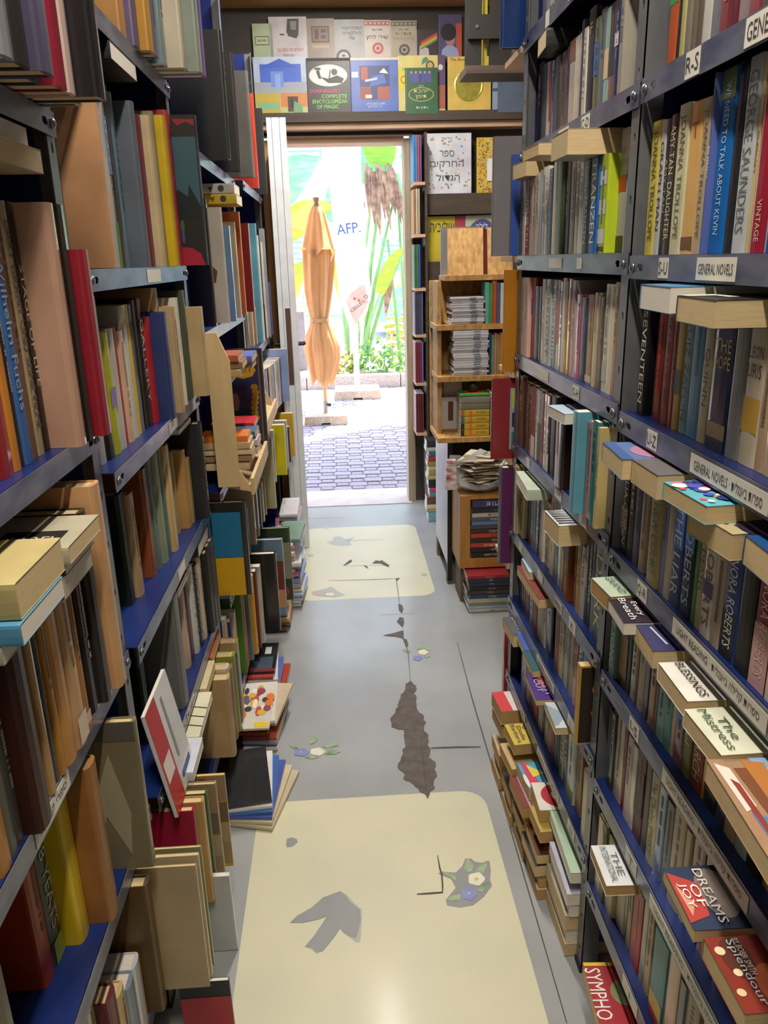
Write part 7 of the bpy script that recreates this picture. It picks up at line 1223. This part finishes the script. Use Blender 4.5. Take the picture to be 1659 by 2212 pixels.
# standing on the floor against the middle left unit
fl = [('beige worn magazine, first of the three at the first left post', -.30, 1.19, .006, .292, .2, 'b09c7a', .155), ('second beige worn magazine at the first left post', -.299, 1.215, .008, .294, .2, 'bfae8c', .155), ('olive edged magazine behind the two beige ones', -.299, 1.24, .006, .29, .2, '8a8a64', .155),
      ('bright crimson spined book low on the middle left unit', -.337, 1.375, .02, .262, .18, '9c1c3c', .165), ('tan book with a mesh pattern beside the crimson one', -.323, 1.402, .022, .262, .18, 'b8965c', .165), ('green camouflage spined book low on the middle left unit', -.319, 1.43, .02, .26, .18, '4a5a3c', .165), ('book with a strip of sepia portrait photographs low at left', -.304, 1.456, .012, .262, .18, 'a89274', .165), ('golden yellow magazine right of the sepia portraits', -.291, 1.5, .008, .25, .18, 'c9a038', .165)]
for lab, x, y, t, h, d, c, le in fl:
    o = lbook('hardback', lab, x, y, le+.0006, t, h, d, c, 'c', hard=t > .01, gloss=True, group='books standing low at left')
    if 'sepia' in lab:
        nearart(o, [(rect(.0, .73, .55, .99), '8a7458'), (ell(.28, .88, .12, .09), '5a4838'), (ell(.28, .86, .08, .06), 'c4ac8c'), (rect(.1, .73, .45, .79), '3a3028'), (rect(0, .5, .5, .715), '6a5844'), (ell(.2, .62, .06, .04), 'a8947a'), (rect(0, .27, .5, .485), 'a08c6c'), (ell(.25, .4, .12, .07), '5a4a3a'), (ell(.25, .38, .07, .05), 'b8a084'), (rect(.1, .27, .4, .32), '2c2620'), (rect(0, .05, .5, .255), '94805f'), (ell(.25, .17, .1, .06), '4a3c30'), (ell(.25, .15, .07, .05), 'bca688')])
o = book('magazine', 'red and white magazine leaning against the middle left unit', .008, .24, .19, 'd4d2d2', 'w', None, False, (-.366, 1.345, .430), ((0, 1, 0), (-.985, 0, -.17), (-.17, 0, .985)), gloss=True); art(o, [(rect(.0, .0, .4, 1), 'b01c24'), (rect(.05, .3, .35, .5), 'd8cfc8'), (rect(.5, .1, .9, .16), '2c3c80'), (rect(.55, .3, .62, .9), '8a8a8c')])
o = lbook('magazine', 'thin black and red booklet standing at the floor edge', -.268, 1.22, .0025, .008, .14, .1, '222226', 'w', hard=False, lean=-.04); nearart(o, [(rect(.0, .0, 1, .7), 'a83238')])
o = lbook('magazine', 'pale grey bag-like folder standing at the floor edge', -.285, 1.42, .0025, .012, .22, .095, 'c4c6c8', 'w', hard=False, lean=-.05, gloss=True)
# piles of picture books and magazines on the floor at left
def lpile(label, specs, group, nm, z=.0025):
    for k, (x, y, L, W, th, c, rz) in enumerate(specs):
        M = Matrix.Rotation(rz, 3, 'Z'); bs = [M @ Vector(q) for q in ((0, 1, 0), (0, 0, -1), (-1, 0, 0))]
        book(nm, label % (CN(c), ORD[k]), th-.0006, W, L, c, 'w', group, nm == 'picture_book', (x, y, z+th/2), bs, gloss=True)
        z += th
    return z
rp = random.Random(31); pal = ['c4cce0', 'a8b8d8', 'd0d4dc', 'b8a0b4', 'c8d4d8', '8a9cc8', 'd8c8cc', '9ab4c4', 'c0b498', 'e0e0e4', '7a9a8c', 'c87a94', 'b0c0dc', 'd8d0b8']
lpile('%s picture book, %s up in the pile nearest the open door leaf', [(-.235+rp.uniform(-.015, .02), 3.56+rp.uniform(-.02, .02), .26, .085, rp.choice((.012, .016, .02, .024)), rp.choice(pal), rp.uniform(-.08, .08)) for k in range(20)], 'pile of picture books by the door leaf', 'picture_book')
lpile('%s picture book, %s up in the second pile from the door leaf', [(-.215+rp.uniform(-.02, .02), 3.26+rp.uniform(-.02, .02), .25, .1, rp.choice((.012, .016, .02, .024)), rp.choice(pal), rp.uniform(-.1, .1)) for k in range(18)], 'second pile of picture books', 'picture_book')
z = lpile('%s cased children book, %s up in the pile below the black spine', [(-.255+rp.uniform(-.01, .01), 3.03+rp.uniform(-.01, .01), .19, .1, .022, rp.choice(['b08a60', 'c4a078', '8a6a4c', 'c08468', 'd0b08c']), rp.uniform(-.05, .05)) for k in range(7)], 'pile of thick children books', 'picture_book')
zz = lpile('%s magazine, %s up in the floor pile below the glossy comics', [(-.27+rp.uniform(-.01, .03), 2.18+rp.uniform(-.02, .03), .245, .11, .012, rp.choice(['c8b8a0', '4a4a58', 'b85a3c', 'd8d4cc', 'c9b03c', '8a8ca8', '6a3a34']), rp.uniform(-.18, .1)) for k in range(9)], 'pile of floor magazines', 'magazine')
o = book('magazine', 'colourful comic in a clear sleeve with a yellow tag atop the floor pile', .008, .115, .27, 'd4d0c8', 'w', None, False, (-.262, 2.13, zz+.0048), ((0, 1, 0), (0, 0, -1), (-1, 0, 0)), gloss=True)
art(o, [(rect(.02, .02, .12, .42), 'd8b81c')]+[(ell(rp.uniform(.2, .9), rp.uniform(.08, .9), rp.uniform(.05, .12), rp.uniform(.06, .14), 7), rp.choice(['e0dcd0', 'c8a83c', 'b84a3c', '3a3438', '5a5a68', 'd8742c', '8a3c50'])) for _ in range(26)])
zz = lpile('%s magazine, %s up in the floor pile of dark magazines', [(-.27+rp.uniform(-.01, .04), 2.48+rp.uniform(-.02, .02), .23, .11, .013, rp.choice(['2c2c34', 'c9503c', '5a6ab0', '3a3a40', 'a8483c', 'd0d0d4']), rp.uniform(-.12, .12)) for k in range(8)], 'pile of dark floor magazines', 'magazine')
o = book('magazine', 'black magazine with a white barcode patch atop the dark pile', .008, .115, .22, '24262e', 'w', None, False, (-.27, 2.49, zz+.0048), ((0, 1, 0), (0, 0, -1), (-1, 0, 0)), gloss=True); art(o, [(rect(.6, .2, .85, .4), 'd0d4d4'), (rect(.1, .1, .5, .8), '3c4658'), (rect(0, .0, .1, 1), '6a2424')])
lpile('%s worn magazine, %s up in the low pile at the aisle edge', [(-.235, 1.80+.01*k, .26, .19, .011, c, -.25+.08*k) for k, c in enumerate(['c4b898', 'c9c0a0', '4a5aa8', '3f6ab0', 'd8d8d8', '2a2c30'])], 'low pile at the aisle edge', 'magazine')
# flats stacked on the cinema shelf row
for k, (x, y, z, L, W, th, c, pg, lab) in enumerate([(-.40, .86, 1.19, .17, .13, .024, 'd0b088', 'c', 'flat orange-pink paged book under the cream one, near left unit'), (-.385, .80, 1.079, .16, .2, .022, 'b4b0a0', 'w', 'white edged flat book lying low on the cinema books'), (-.375, .975, 1.079, .13, .2, .03, '9a968c', 'w', 'grey thick flat book on the cinema books'), (-.36, .80, 1.102, .14, .17, .026, '5a9cc0', 'w', 'blue flat book with white capitals on the cinema books'), (-.362, .81, 1.129, .15, .2, .044, 'c4b47c', 'c', 'cream cloth flat book topping the near left stack'), (-.372, .985, 1.110, .13, .2, .017, '2a2224', 'w', 'black flat paperback second in the near left stack'), (-.362, .98, 1.128, .14, .21, .024, 'b9b49c', 'c', 'flat paperback with a black name panel topping the near left stack')][1:]):
    o = book('flat_paperback', lab, th, W, L, c, pg, 'books lying on the cinema row', False, (x, y, z+th/2), ((0, 1, 0), (0, 0, -1), (-1, 0, 0)))
    if 'name panel' in lab: art(o, [(rect(.0, .1, .5, .5), '24221f')]); lettering('KAREL', o, (.035, -th/2-.0012, .06), (0, 0, -1), (1, 0, 0), .07, .02, 'd8d4c8', 'cover_title')
for k, (x, y, z, L, W, th, c, pg, lab) in enumerate([(-.40, 1.93, 1.098, .17, .2, .012, 'c9d0cc', 'w', 'pale flat booklet with a black fern drawing, middle left unit'), (-.395, 1.99, .7475, .17, .18, .034, '3a4250', 'w', 'navy topped flat book under the second middle left shelf'), (-.40, 1.72, .7475, .13, .18, .022, '2a2624', 'w', 'dark flat paperback with a face, middle left unit'),
        (-.385, 1.98, .4295, .16, .15, .024, 'b8643c', 'c', 'flat book with an orange spine and cream top low at left'), (-.375, 1.81, .4295, .15, .16, .024, 'c9bb94', 'c', 'cream flat paperback low at left under the lip'), (-.36, 1.60, .4295, .2, .18, .02, 'd0ccb0', 'w', 'cream flat book with dark stripes and a red shape'), (-.35, 1.46, .4295, .13, .2, .024, 'c4c8d4', 'w', 'white boxed flat book beside the red magazine'),
        (-.41, 1.06, 1.656, .14, .2, .026, '8c8c88', 'w', 'grey flat book under the near left top shelf'), (-.395, 1.05, 1.624, .15, .2, .03, 'c4b494', 'c', 'beige flat book lying under the near left top shelf'), (-.39, 1.64, 1.862, .2, .2, .03, '2a2a2e', 'w', 'black flat book hanging over the middle left top shelf'), (-.30, 2.7, 1.6815, .16, .17, .03, 'cfae2c', 'w', 'yellow flat book with three round warning signs at left'), (-.305, 2.7, 1.7122, .15, .17, .03, 'c4bcb8', 'w', 'white flat book on the yellow warning-sign one')]):
    o = book('flat_paperback', lab, th, W, L, c, pg, 'books lying flat at left', False, (x, y, z+th/2), ((0, 1, 0), (0, 0, -1), (-1, 0, 0)))
    if 'fern' in lab: art(o, [([(.1+.06*q, .2), (.16+.06*q, .2), (.2+.05*q, .5+.1*math.sin(q))], '24262a') for q in range(8)])
    if 'stripes' in lab: art(o, [([(.2+.2*q, 0), (.22+.2*q, 0), (.42+.2*q, .9), (.4+.2*q, .9)], '2a2420') for q in range(3)]+[(ell(.3, .3, .2, .06), 'b8241c')])
    if 'warning' in lab:
        t, h, d = DIM[o.name]
        for q, cc in enumerate(('3a3420', '5a4c14', 'a8403c')):
            s = (3 if q == 1 else 14); mesh_obj('spine_sign', [(-.0016, .010*math.cos(2*PI*i/s), h*(.25+.2*q)+.010*math.sin(2*PI*i/s)) for i in range(s)], [list(range(s))], PRINT, o, cc)

# ================================================================== OUTSIDE
PAV = mat('paver_stone', '9a8c90', .75, scale=26, col2='857a80', bump=.3)
pv = struct(bpy.data.objects.new('pavement', None)); COL.objects.link(pv)
GRZ = -.055
B().box(-6, 8, YD+.16, 10.0, GRZ-.1, GRZ-.012).build('bedding', mat('joint_sand', '6c6462', .9, scale=30), pv)
def oct_(w, l, c): return [(-w+c, -l), (w-c, -l), (w, -l+c), (w, l-c), (w-c, l), (-w+c, l), (-w, l-c), (-w, -l+c)]
def paver_me(nm, w, l, c):
    b = B(); p = oct_(w, l, c); q = oct_(w-.006, l-.006, c); n = 8
    b.v = [(x, y, -.012) for x, y in p]+[(x, y, -.004) for x, y in p]+[(x, y, 0) for x, y in q]
    for i in range(n):
        j = (i+1) % n; b.f += [[i, j, n+j, n+i], [n+i, n+j, 2*n+j, 2*n+i]]
    b.f.append(list(range(2*n, 3*n)))
    me = bpy.data.meshes.new(nm); me.from_pydata(b.v, [], b.f); me.update(); me.materials.append(PAV); return me
big, small = paver_me('paver', .066, .048, .018), paver_me('paver', .042, .030, .004)
far_v, far_f = [], []; cnt = 0; rg = random.Random(2)
def put(me, x, y):
    global cnt
    z = GRZ+rg.uniform(-.003, .002)
    if -.62 < x < .80 and y < 7.1 and cnt < 300:
        o = bpy.data.objects.new('paver', me); COL.objects.link(o); o.parent = pv; o.location = (x, y, z); cnt += 1
    else:
        n = len(far_v); far_v.extend([(v.co.x+x, v.co.y+y, v.co.z+z) for v in me.vertices]); far_f.extend([[i+n for i in p.vertices] for p in me.polygons])
y = YD+.36; r = 0
while y < 9.95:
    for k in range(-9, 13):
        x = k*.225+(.1125 if r % 2 else 0)
        put(big, x, y)
        put(small, x+.1125, y)
    y += .1; r += 1
o = mesh_obj('far_pavers', far_v, far_f, PAV, pv); o['kind'] = 'stuff'
kb = struct(bpy.data.objects.new('kerb', None)); COL.objects.link(kb)
KM = mat('pebble_concrete', 'b5a498', .85, scale=60, col2='8a7a70', bump=.5, detail=2)
for k in range(8): B().box(-4+1.2*k, -4+1.2*k+1.19, 10.0, 10.18, GRZ-.05, .10).build('kerb_stone', KM, kb)
struct(B().box(-8, 12, 10.18, 13.2, -.2, .06).build('ground_1', mat('garden_soil', '8a7460', .9, scale=20, col2='6a7a4a', bump=.6)))
struct(B().box(-20, 40, 13.2, 45, -.3, -.02).build('street', mat('asphalt', '9a9794', .85, scale=30)))
hs = thing('street_building', 'white rendered house across the street with shuttered windows', 'building', (0, 24, 0))
B().box(-14, 18, 0, 6, -.1, 9).build('wall', mat('white_render', 'd8d2c8', .8, var=.08, scale=1), hs)
for k in range(8):
    for zz in (1.2, 4.2):
        f = B().box(-9+2.6*k, -8+2.6*k, -.06, 0, zz, zz+1.5).build('window', mat('shutter_paint', '8aa4b8', .5), hs)
        for q in range(9): B().box(-8.95+2.6*k, -8.05+2.6*k, -.085, -.062, zz+.1+.15*q, zz+.2+.15*q).build('slat', mat('slat_paint', 'a4b8c6', .5), f)
# unseen sheet added above the pavement, its slanted edge shaped to cast the shade
aw = tag(mesh_obj('unseen_shade_sheet', [(-1.9, 5.02, 2.95), (3.2, 5.02, 2.95), (3.2, 8.2, 3.0), (.95, 8.72, 3.0), (-.36, 7.62, 3.0), (-1.9, 6.4, 3.0)]+[(-1.9, 5.02, 2.958), (3.2, 5.02, 2.958), (3.2, 8.2, 3.008), (.95, 8.72, 3.008), (-.36, 7.62, 3.008), (-1.9, 6.4, 3.008)], [(5, 4, 3, 2, 1, 0), (6, 7, 8, 9, 10, 11)]+[(i, (i+1) % 6, 6+(i+1) % 6, 6+i) for i in range(6)], mat('shade_sheet_cloth', '8a7a60', .8)), 'unseen sheet added to cast shade on the pavement outside the door', 'shade_sheet')
# closed tan umbrella
TAN = mat('tan_canvas', 'c89a68', .85, scale=10, var=.2, trans=.35, stretch=(1, 1, .3))
ub = thing('closed_umbrella', 'closed tan canvas umbrella on a concrete base outside the door', 'umbrella', (-.14, 7.9, GRZ), 0, 'closed patio umbrellas')
CONC = mat('base_concrete', 'a8937c', .85, scale=40, var=.25, bump=.3)
def slab(p, w, l, h):
    b = B(); b.box(-w, w, -l, l, .02, h, .006); b.box(-w, -.2*w, -l, l, 0, .021); b.box(.2*w, w, -l, l, 0, .021); return b.build('base', CONC, p)
slab(ub, .215, .215, .085)
B().tube([(0, 0, .08), (0, 0, 2.1)], .021, 12).build('pole', mat('umbrella_wood', 'b08a5c', .6, scale=8), ub)
B().tube([(0, 0, .08), (0, 0, .2)], .027, 12).build('socket', mat('grey_socket', '8a8680', .5, metal=.4), ub)
for zz in (.17, .42): B().tube([(.02, -.03, zz), (.055, -.035, zz)], .016, 8).build('clamp_knob', MATS['rubber'] if 'rubber' in MATS else BLKW, ub)
B().lathe([(.006, 2.02), (.03, 2.03), (.034, 2.06), (.022, 2.075), (.03, 2.1), (.036, 2.125), (.002, 2.13)], seg=14).build('finial', mat('finial_wood', '8a6444', .5), ub, smooth=True)
def cloth(prof, folds, amp, seed, nu=64):
    rgn = random.Random(seed); ph = [rgn.uniform(0, 6.28) for _ in range(4)]; v = []; f = []
    for j, (r, z, cx) in enumerate(prof):
        for i in range(nu):
            a = 2*PI*i/nu
            w = 1+amp*math.sin(folds*a+ph[0]+1.2*z)+amp*.5*math.sin((folds*2+1)*a+ph[1]-2*z)+.3*amp*math.sin(3*a+ph[2]+4*z)
            dz = .05*math.sin(4*a+ph[3])*(1 if j == 0 else 0)
            v.append((cx+r*w*math.cos(a), r*w*.9*math.sin(a), z+dz))
    for j in range(len(prof)-1):
        for i in range(nu):
            q = (i+1) % nu; f.append([j*nu+i, j*nu+q, (j+1)*nu+q, (j+1)*nu+i])
    return v, f
v, f = cloth([(.10, .40, -.02), (.125, .5, -.01), (.15, .62, 0), (.16, .74, -.01), (.13, .86, -.02), (.085, .97, -.02), (.082, 1.03, -.02), (.105, 1.15, -.02), (.125, 1.3, -.015), (.135, 1.5, -.005), (.135, 1.66, 0)], 7, .13, 3)
cl = mesh_obj('canopy', v, f, TAN, ub, smooth=True)
v, f = cloth([(.16, 1.64, .0), (.135, 1.72, 0), (.10, 1.86, 0), (.07, 1.98, .0), (.045, 2.04, 0), (.02, 2.06, 0)], 4, .12, 5)
mesh_obj('vent_cap', v, f, TAN, ub, smooth=True)
B().lathe([(.088, .985), (.092, .99), (.092, 1.02), (.088, 1.025)], -.02, 0, 24, lambda t, z: 1+.06*math.sin(7*t)).build('tie_band', TAN, ub)
# closed white umbrella, further out and taller
WHC = mat('white_canvas', 'e0ddd8', .85, scale=10, var=.06, trans=.4, stretch=(1, 1, .3))
wu = thing('closed_umbrella', 'taller closed white umbrella with printed lettering outside the door', 'umbrella', (.22, 9.35, GRZ), 0, 'closed patio umbrellas')
slab(wu, .27, .24, .10); B().tube([(0, 0, .08), (0, 0, 3.4)], .032, 12).build('pole', mat('white_pole', 'd4d0cc', .5), wu)
v, f = cloth([(.06, .86, .0), (.13, 1.0, .02), (.175, 1.2, .02), (.17, 1.5, -.0), (.165, 1.8, -.02), (.165, 2.1, -.03), (.17, 2.5, -.05), (.18, 2.8, -.06), (.15, 3.1, -.05), (.04, 3.4, 0)], 5, .10, 9)
cl = mesh_obj('canopy', v, f, WHC, wu, smooth=True)
B().prism([(-.10, 1.12), (.0, .84), (.16, 1.1), (.12, 1.3), (-.02, 1.22)], -.185, -.18, 'y').build('printed_flap', mat('flap_canvas', 'd8b8a8', .8, trans=.3), wu)
lettering('CELLEG', wu, (.03, -.1875, 1.06), (.8, 0, .6), (-.6, 0, .8), .2, .035, '3a2c4a', 'printed_letters'); lettering('O', wu, (.13, -.19, 1.16), (1, 0, 0), (0, 0, 1), .05, .04, '5a4a5a', 'printed_letters')
lettering('AFP.', wu, (-.04, -.2, 1.89), (.99, 0, .1), (-.1, 0, .99), .26, .11, '3f5a9c', 'printed_letters', 2.)
for k in range(2): mesh_obj('printed_star', [(.0+.05*k+(.02 if i % 2 else .009)*math.cos(2*PI*i/10), -.19, 1.14-.02*k+(.02 if i % 2 else .009)*math.sin(2*PI*i/10)) for i in range(10)], [list(range(10))], PRINT, wu, 'c83a34')
mesh_obj('printed_spot', [(.135, -.16, 2.13), (.15, -.15, 2.08), (.15, -.15, 2.2)], [(0, 1, 2)], PRINT, wu, 'c83a34')
# wooden shutter post outside on the left
tag(B().box(-.46, -.385, 7.55, 7.62, GRZ, 2.6).box(-.385, -.365, 7.57, 7.60, GRZ, 2.6).build('wooden_post', mat('post_wood', 'b8763c', .7, scale=6, stretch=(6, 6, .5), var=.3)), 'orange wooden post standing outside left of the doorway', 'post')
# bird-of-paradise plants behind the kerb
LEAFM = [mat('banana_leaf_%s' % n, c, .5, scale=5, col2=c2, trans=.45, stretch=(1, 1, 4)) for n, c, c2 in (('deep', '5c9464', '47805c'), ('fresh', 'a4b838', '86a83c'), ('pale', '9cc49c', '84b48c'))]
STEM = mat('plant_stem', '8aac6a', .6, scale=8, var=.25, trans=.15); DRY = mat('dry_leaf', '9a7a5c', .85, scale=12, col2='6a4a3c')
def paddle(base, tip, width, droop, side, nseg=9):
    """curved leaf blade between base and tip, with a midrib fold"""
    base, tip = Vector(base), Vector(tip); d = tip-base; s = Vector(side).normalized(); nrm = d.cross(s).normalized()
    v = []; f = []
    for i in range(nseg+1):
        t = i/nseg; c = base+d*t+Vector((0, 0, 1))*(droop*math.sin(PI*t))-Vector((0, 0, droop*.6*t*t)); w = width*math.sin(PI*min(1, .08+.92*t)**.75)**.8*(1-.15*t)+.004
        wob = .012*math.sin(9*t)
        v += [tuple(c-s*w+nrm*(w*.22+wob)), tuple(c), tuple(c+s*w+nrm*(w*.22-wob))]
    for i in range(nseg):
        for j in (0, 1): f.append([3*i+j, 3*i+j+1, 3*i+4+j, 3*i+3+j])
    return v, f
def plant(label, x, y, leaves, dry=()):
    p = thing('bird_of_paradise_plant', label, 'plant', (x, y, .06), 0, 'broad leaved plants behind the kerb')
    for (bx_, by_, hx_, hy_, hz_, L, ang, wd, mi) in leaves:
        knee = Vector((hx_, hy_, hz_)); root = Vector((bx_, by_, 0)); mid = (root+knee)/2+Vector((-.08*(hx_-bx_), 0, .05))
        B().tube([root, root*.6+mid*.4, mid, knee], [.032, .03, .026, .016], 7).build('stem', STEM, p, smooth=True)
        tip = knee+Vector((math.cos(ang), random.uniform(-.25, .1), math.sin(ang)))*L
        v, f = paddle(knee, tip, wd, .10*L, (math.sin(ang), .35, -math.cos(ang)) if abs(math.sin(ang)) > .25 else (0, 1, .3))
        mesh_obj('leaf', v, f, LEAFM[mi], p, smooth=True)
    for (x0, z0, x1, z1, w_) in dry:
        v, f = paddle((x0, -.1, z0), (x1, -.15, z1), w_, .03, (1, 0, .1)); mesh_obj('dry_leaf', v, f, DRY, p, smooth=True)
    return p
random.seed(6)
plant('tall green plant clump left of the tan umbrella', -1.0, 10.9, [(-.1, 0, -.05, 0, 2.35, .75, .9, .26, 0), (0, .1, -.25, 0, 2.5, .6, 2.0, .2, 0), (.1, 0, .25, -.1, 2.15, .85, .75, .25, 0), (.05, .1, .35, 0, 1.75, .8, .55, .2, 1), (-.1, 0, -.2, 0, 1.2, .8, -.6, .18, 1), (-.15, -.1, -.25, -.2, 1.5, .7, 1.9, .2, 1), (.1, -.1, .3, -.15, .9, .7, 1.0, .16, 1), (0, .1, .05, .2, 2.0, .7, .2, .2, 0)])
plant('tall green plant clump between the two umbrellas and the street', .25, 11.0, [(-.1, 0, -.2, 0, 1.9, .8, 1.2, .22, 0), (.0, 0, .3, 0, 2.35, .9, 1.3, .25, 0), (.1, 0, .55, 0, 2.1, .85, .95, .24, 2), (.1, 0, .8, -.05, 1.75, .8, .9, .2, 0), (.1, .05, .45, 0, 2.6, .6, 1.7, .24, 1), (-.1, -.1, -.1, -.2, .9, .6, 1.8, .1, 1), (.05, -.1, .35, -.2, 1.0, .7, 1.1, .1, 1), (-.05, -.1, .1, -.2, .7, .6, 1.4, .09, 1)],
      dry=[(.22+.045*k, 2.62-.05*(k % 3), .24+.07*k, 2.0-.06*((k*2) % 5), .035+.01*(k % 3)) for k in range(8)]+[(.5, 1.2, .42, .7, .05)])
plant('pale leaved plant clump at the right edge of the doorway view', 1.0, 11.3, [(0, 0, -.1, 0, 2.2, .9, 1.5, .3, 2), (.1, 0, .1, 0, 2.4, .8, 1.2, .28, 0), (-.1, 0, -.25, 0, 1.7, .8, 1.2, .22, 2), (0, 0, .2, 0, 1.6, .8, .9, .22, 1)])
random.seed(12)
def shrub(label, x, y, w, h, n, cols):
    s = thing('garden_shrub', label, 'shrub', (x, y, .06), 0, 'small shrubs in the bed')
    for mi, mt in enumerate(cols):
        v = []; f = []
        for k in range(n):
            a = random.uniform(0, 6.28); rr_ = random.random()**.5; c = Vector((math.cos(a)*w*rr_, math.sin(a)*w*.5*rr_, abs(random.gauss(.4, .3))*h)); d = Vector((random.uniform(-1, 1), random.uniform(-1, .2), random.uniform(-.3, 1))).normalized()*random.uniform(.04, .09); e = d.orthogonal().normalized()*d.length*.35; m0 = len(v)
            v += [tuple(c), tuple(c+d*.5+e), tuple(c+d), tuple(c+d*.5-e)]; f.append([m0, m0+1, m0+2, m0+3])
        o = mesh_obj('foliage', v, f, mt, s); o['kind'] = 'stuff'
    b = B()
    for k in range(5): b.tube([(random.uniform(-.05, .05), 0, 0), (random.uniform(-w, w)*.6, random.uniform(-.1, .1), h*.7)], .006, 5)
    b.build('twigs', STEM, s)
shrub('low leafy shrub at the foot of the white umbrella pole', .62, 10.5, .34, .45, 130, [LEAFM[1], LEAFM[0]])
shrub('low dry shrub behind the tan umbrella', .0, 10.5, .26, .3, 110, [LEAFM[1], DRY])
shrub('loose bright shrub further right in the bed', 1.05, 11.55, .36, 1.3, 160, [LEAFM[1], LEAFM[2]])
shrub('loose bright bush at the back left of the bed', -.7, 12.4, .8, 1.9, 260, [LEAFM[1], LEAFM[2]])
# bench, parked car, planter beyond the bed
bn = thing('garden_bench', 'slatted orange wooden bench beyond the garden bed', 'bench', (.80, 12.7, .06))
BW = mat('bench_wood', 'c2843c', .6, scale=6, stretch=(.5, 6, 6))
for k in range(4): B().box(0, 1.4, .0, .03, .2+.1*k, .26+.1*k).build('slat', BW, bn)
for k in range(3): B().box(0, 1.4, -.4+.13*k, -.29+.13*k, .17, .2).build('seat_slat', BW, bn)
for x in (.03, 1.32): B().box(x, x+.05, -.4, .03, 0, .17).build('leg', BW, bn)
cr = thing('parked_car', 'pale blue car parked across the street', 'car', (2.9, 17, -.02))
CARP = mat('car_paint', '6a9ccc', .2, coat=.6, var=.08); GL = mat('car_glass', '3c5468', .1)
B().prism([(-2, .3), (2, .3), (2.05, .75), (1.4, .9), (.8, 1.4), (-1.0, 1.42), (-1.7, .95), (-2.05, .8)], -.8, .8, 'y').build('body', CARP, cr)
B().prism([(-.95, .98), (1.15, .95), (.7, 1.34), (-.75, 1.36)], -.812, -.80, 'y').build('side_window', GL, cr)
for x in (-1.25, 1.25):
    o = B().lathe([(.02, -.1), (.31, -.1), (.33, -.05), (.33, .05), (.31, .1), (.02, .1)], seg=24).build('wheel', mat('tyre', '1e1e20', .7), cr)
    for v in o.data.vertices: v.co = Vector((x+v.co.x, -.74+v.co.z, .33+v.co.y))
tag(B().box(-.62, -.42, 11.0, 11.3, .06, .85, .015).build('square_planter', mat('mauve_planter', '8a7a80', .6)), 'mauve grey square planter box beyond the shutter post', 'planter')

# ================================================================== CEILING LAMPS OF THE SHOP
def tube_lamp(label, x, y, z, L, power, col, rot=0.):
    p = thing('ceiling_lamp', label, 'lamp', (x, y, z), rot, 'ceiling tube lamps')
    B().box(-.06, .06, -L/2, L/2, .03, .06).build('housing', mat('lamp_housing', 'd8d8d8', .5), p)
    B().tube([(0, -L/2+.02, .012), (0, L/2-.02, .012)], .014, 10).build('tube', mat('lamp_tube_glow', 'fff4e4', .5, emit=6.), p)
    d = bpy.data.lights.new('lamp_light', 'AREA'); d.shape = 'RECTANGLE'; d.size = .08; d.size_y = L; d.energy = power; d.color = col
    o = bpy.data.objects.new('lamp_light', d); COL.objects.link(o); o.parent = p; o.location = (0, 0, -.004)
tube_lamp('white tube lamp on the ceiling above the near aisle', .05, .35, 2.98, 1.2, 33, (1.0, .90, .76))
tube_lamp('white tube lamp on the ceiling above the far aisle', .15, 3.25, 2.98, 1.2, 40, (1.0, .93, .84))
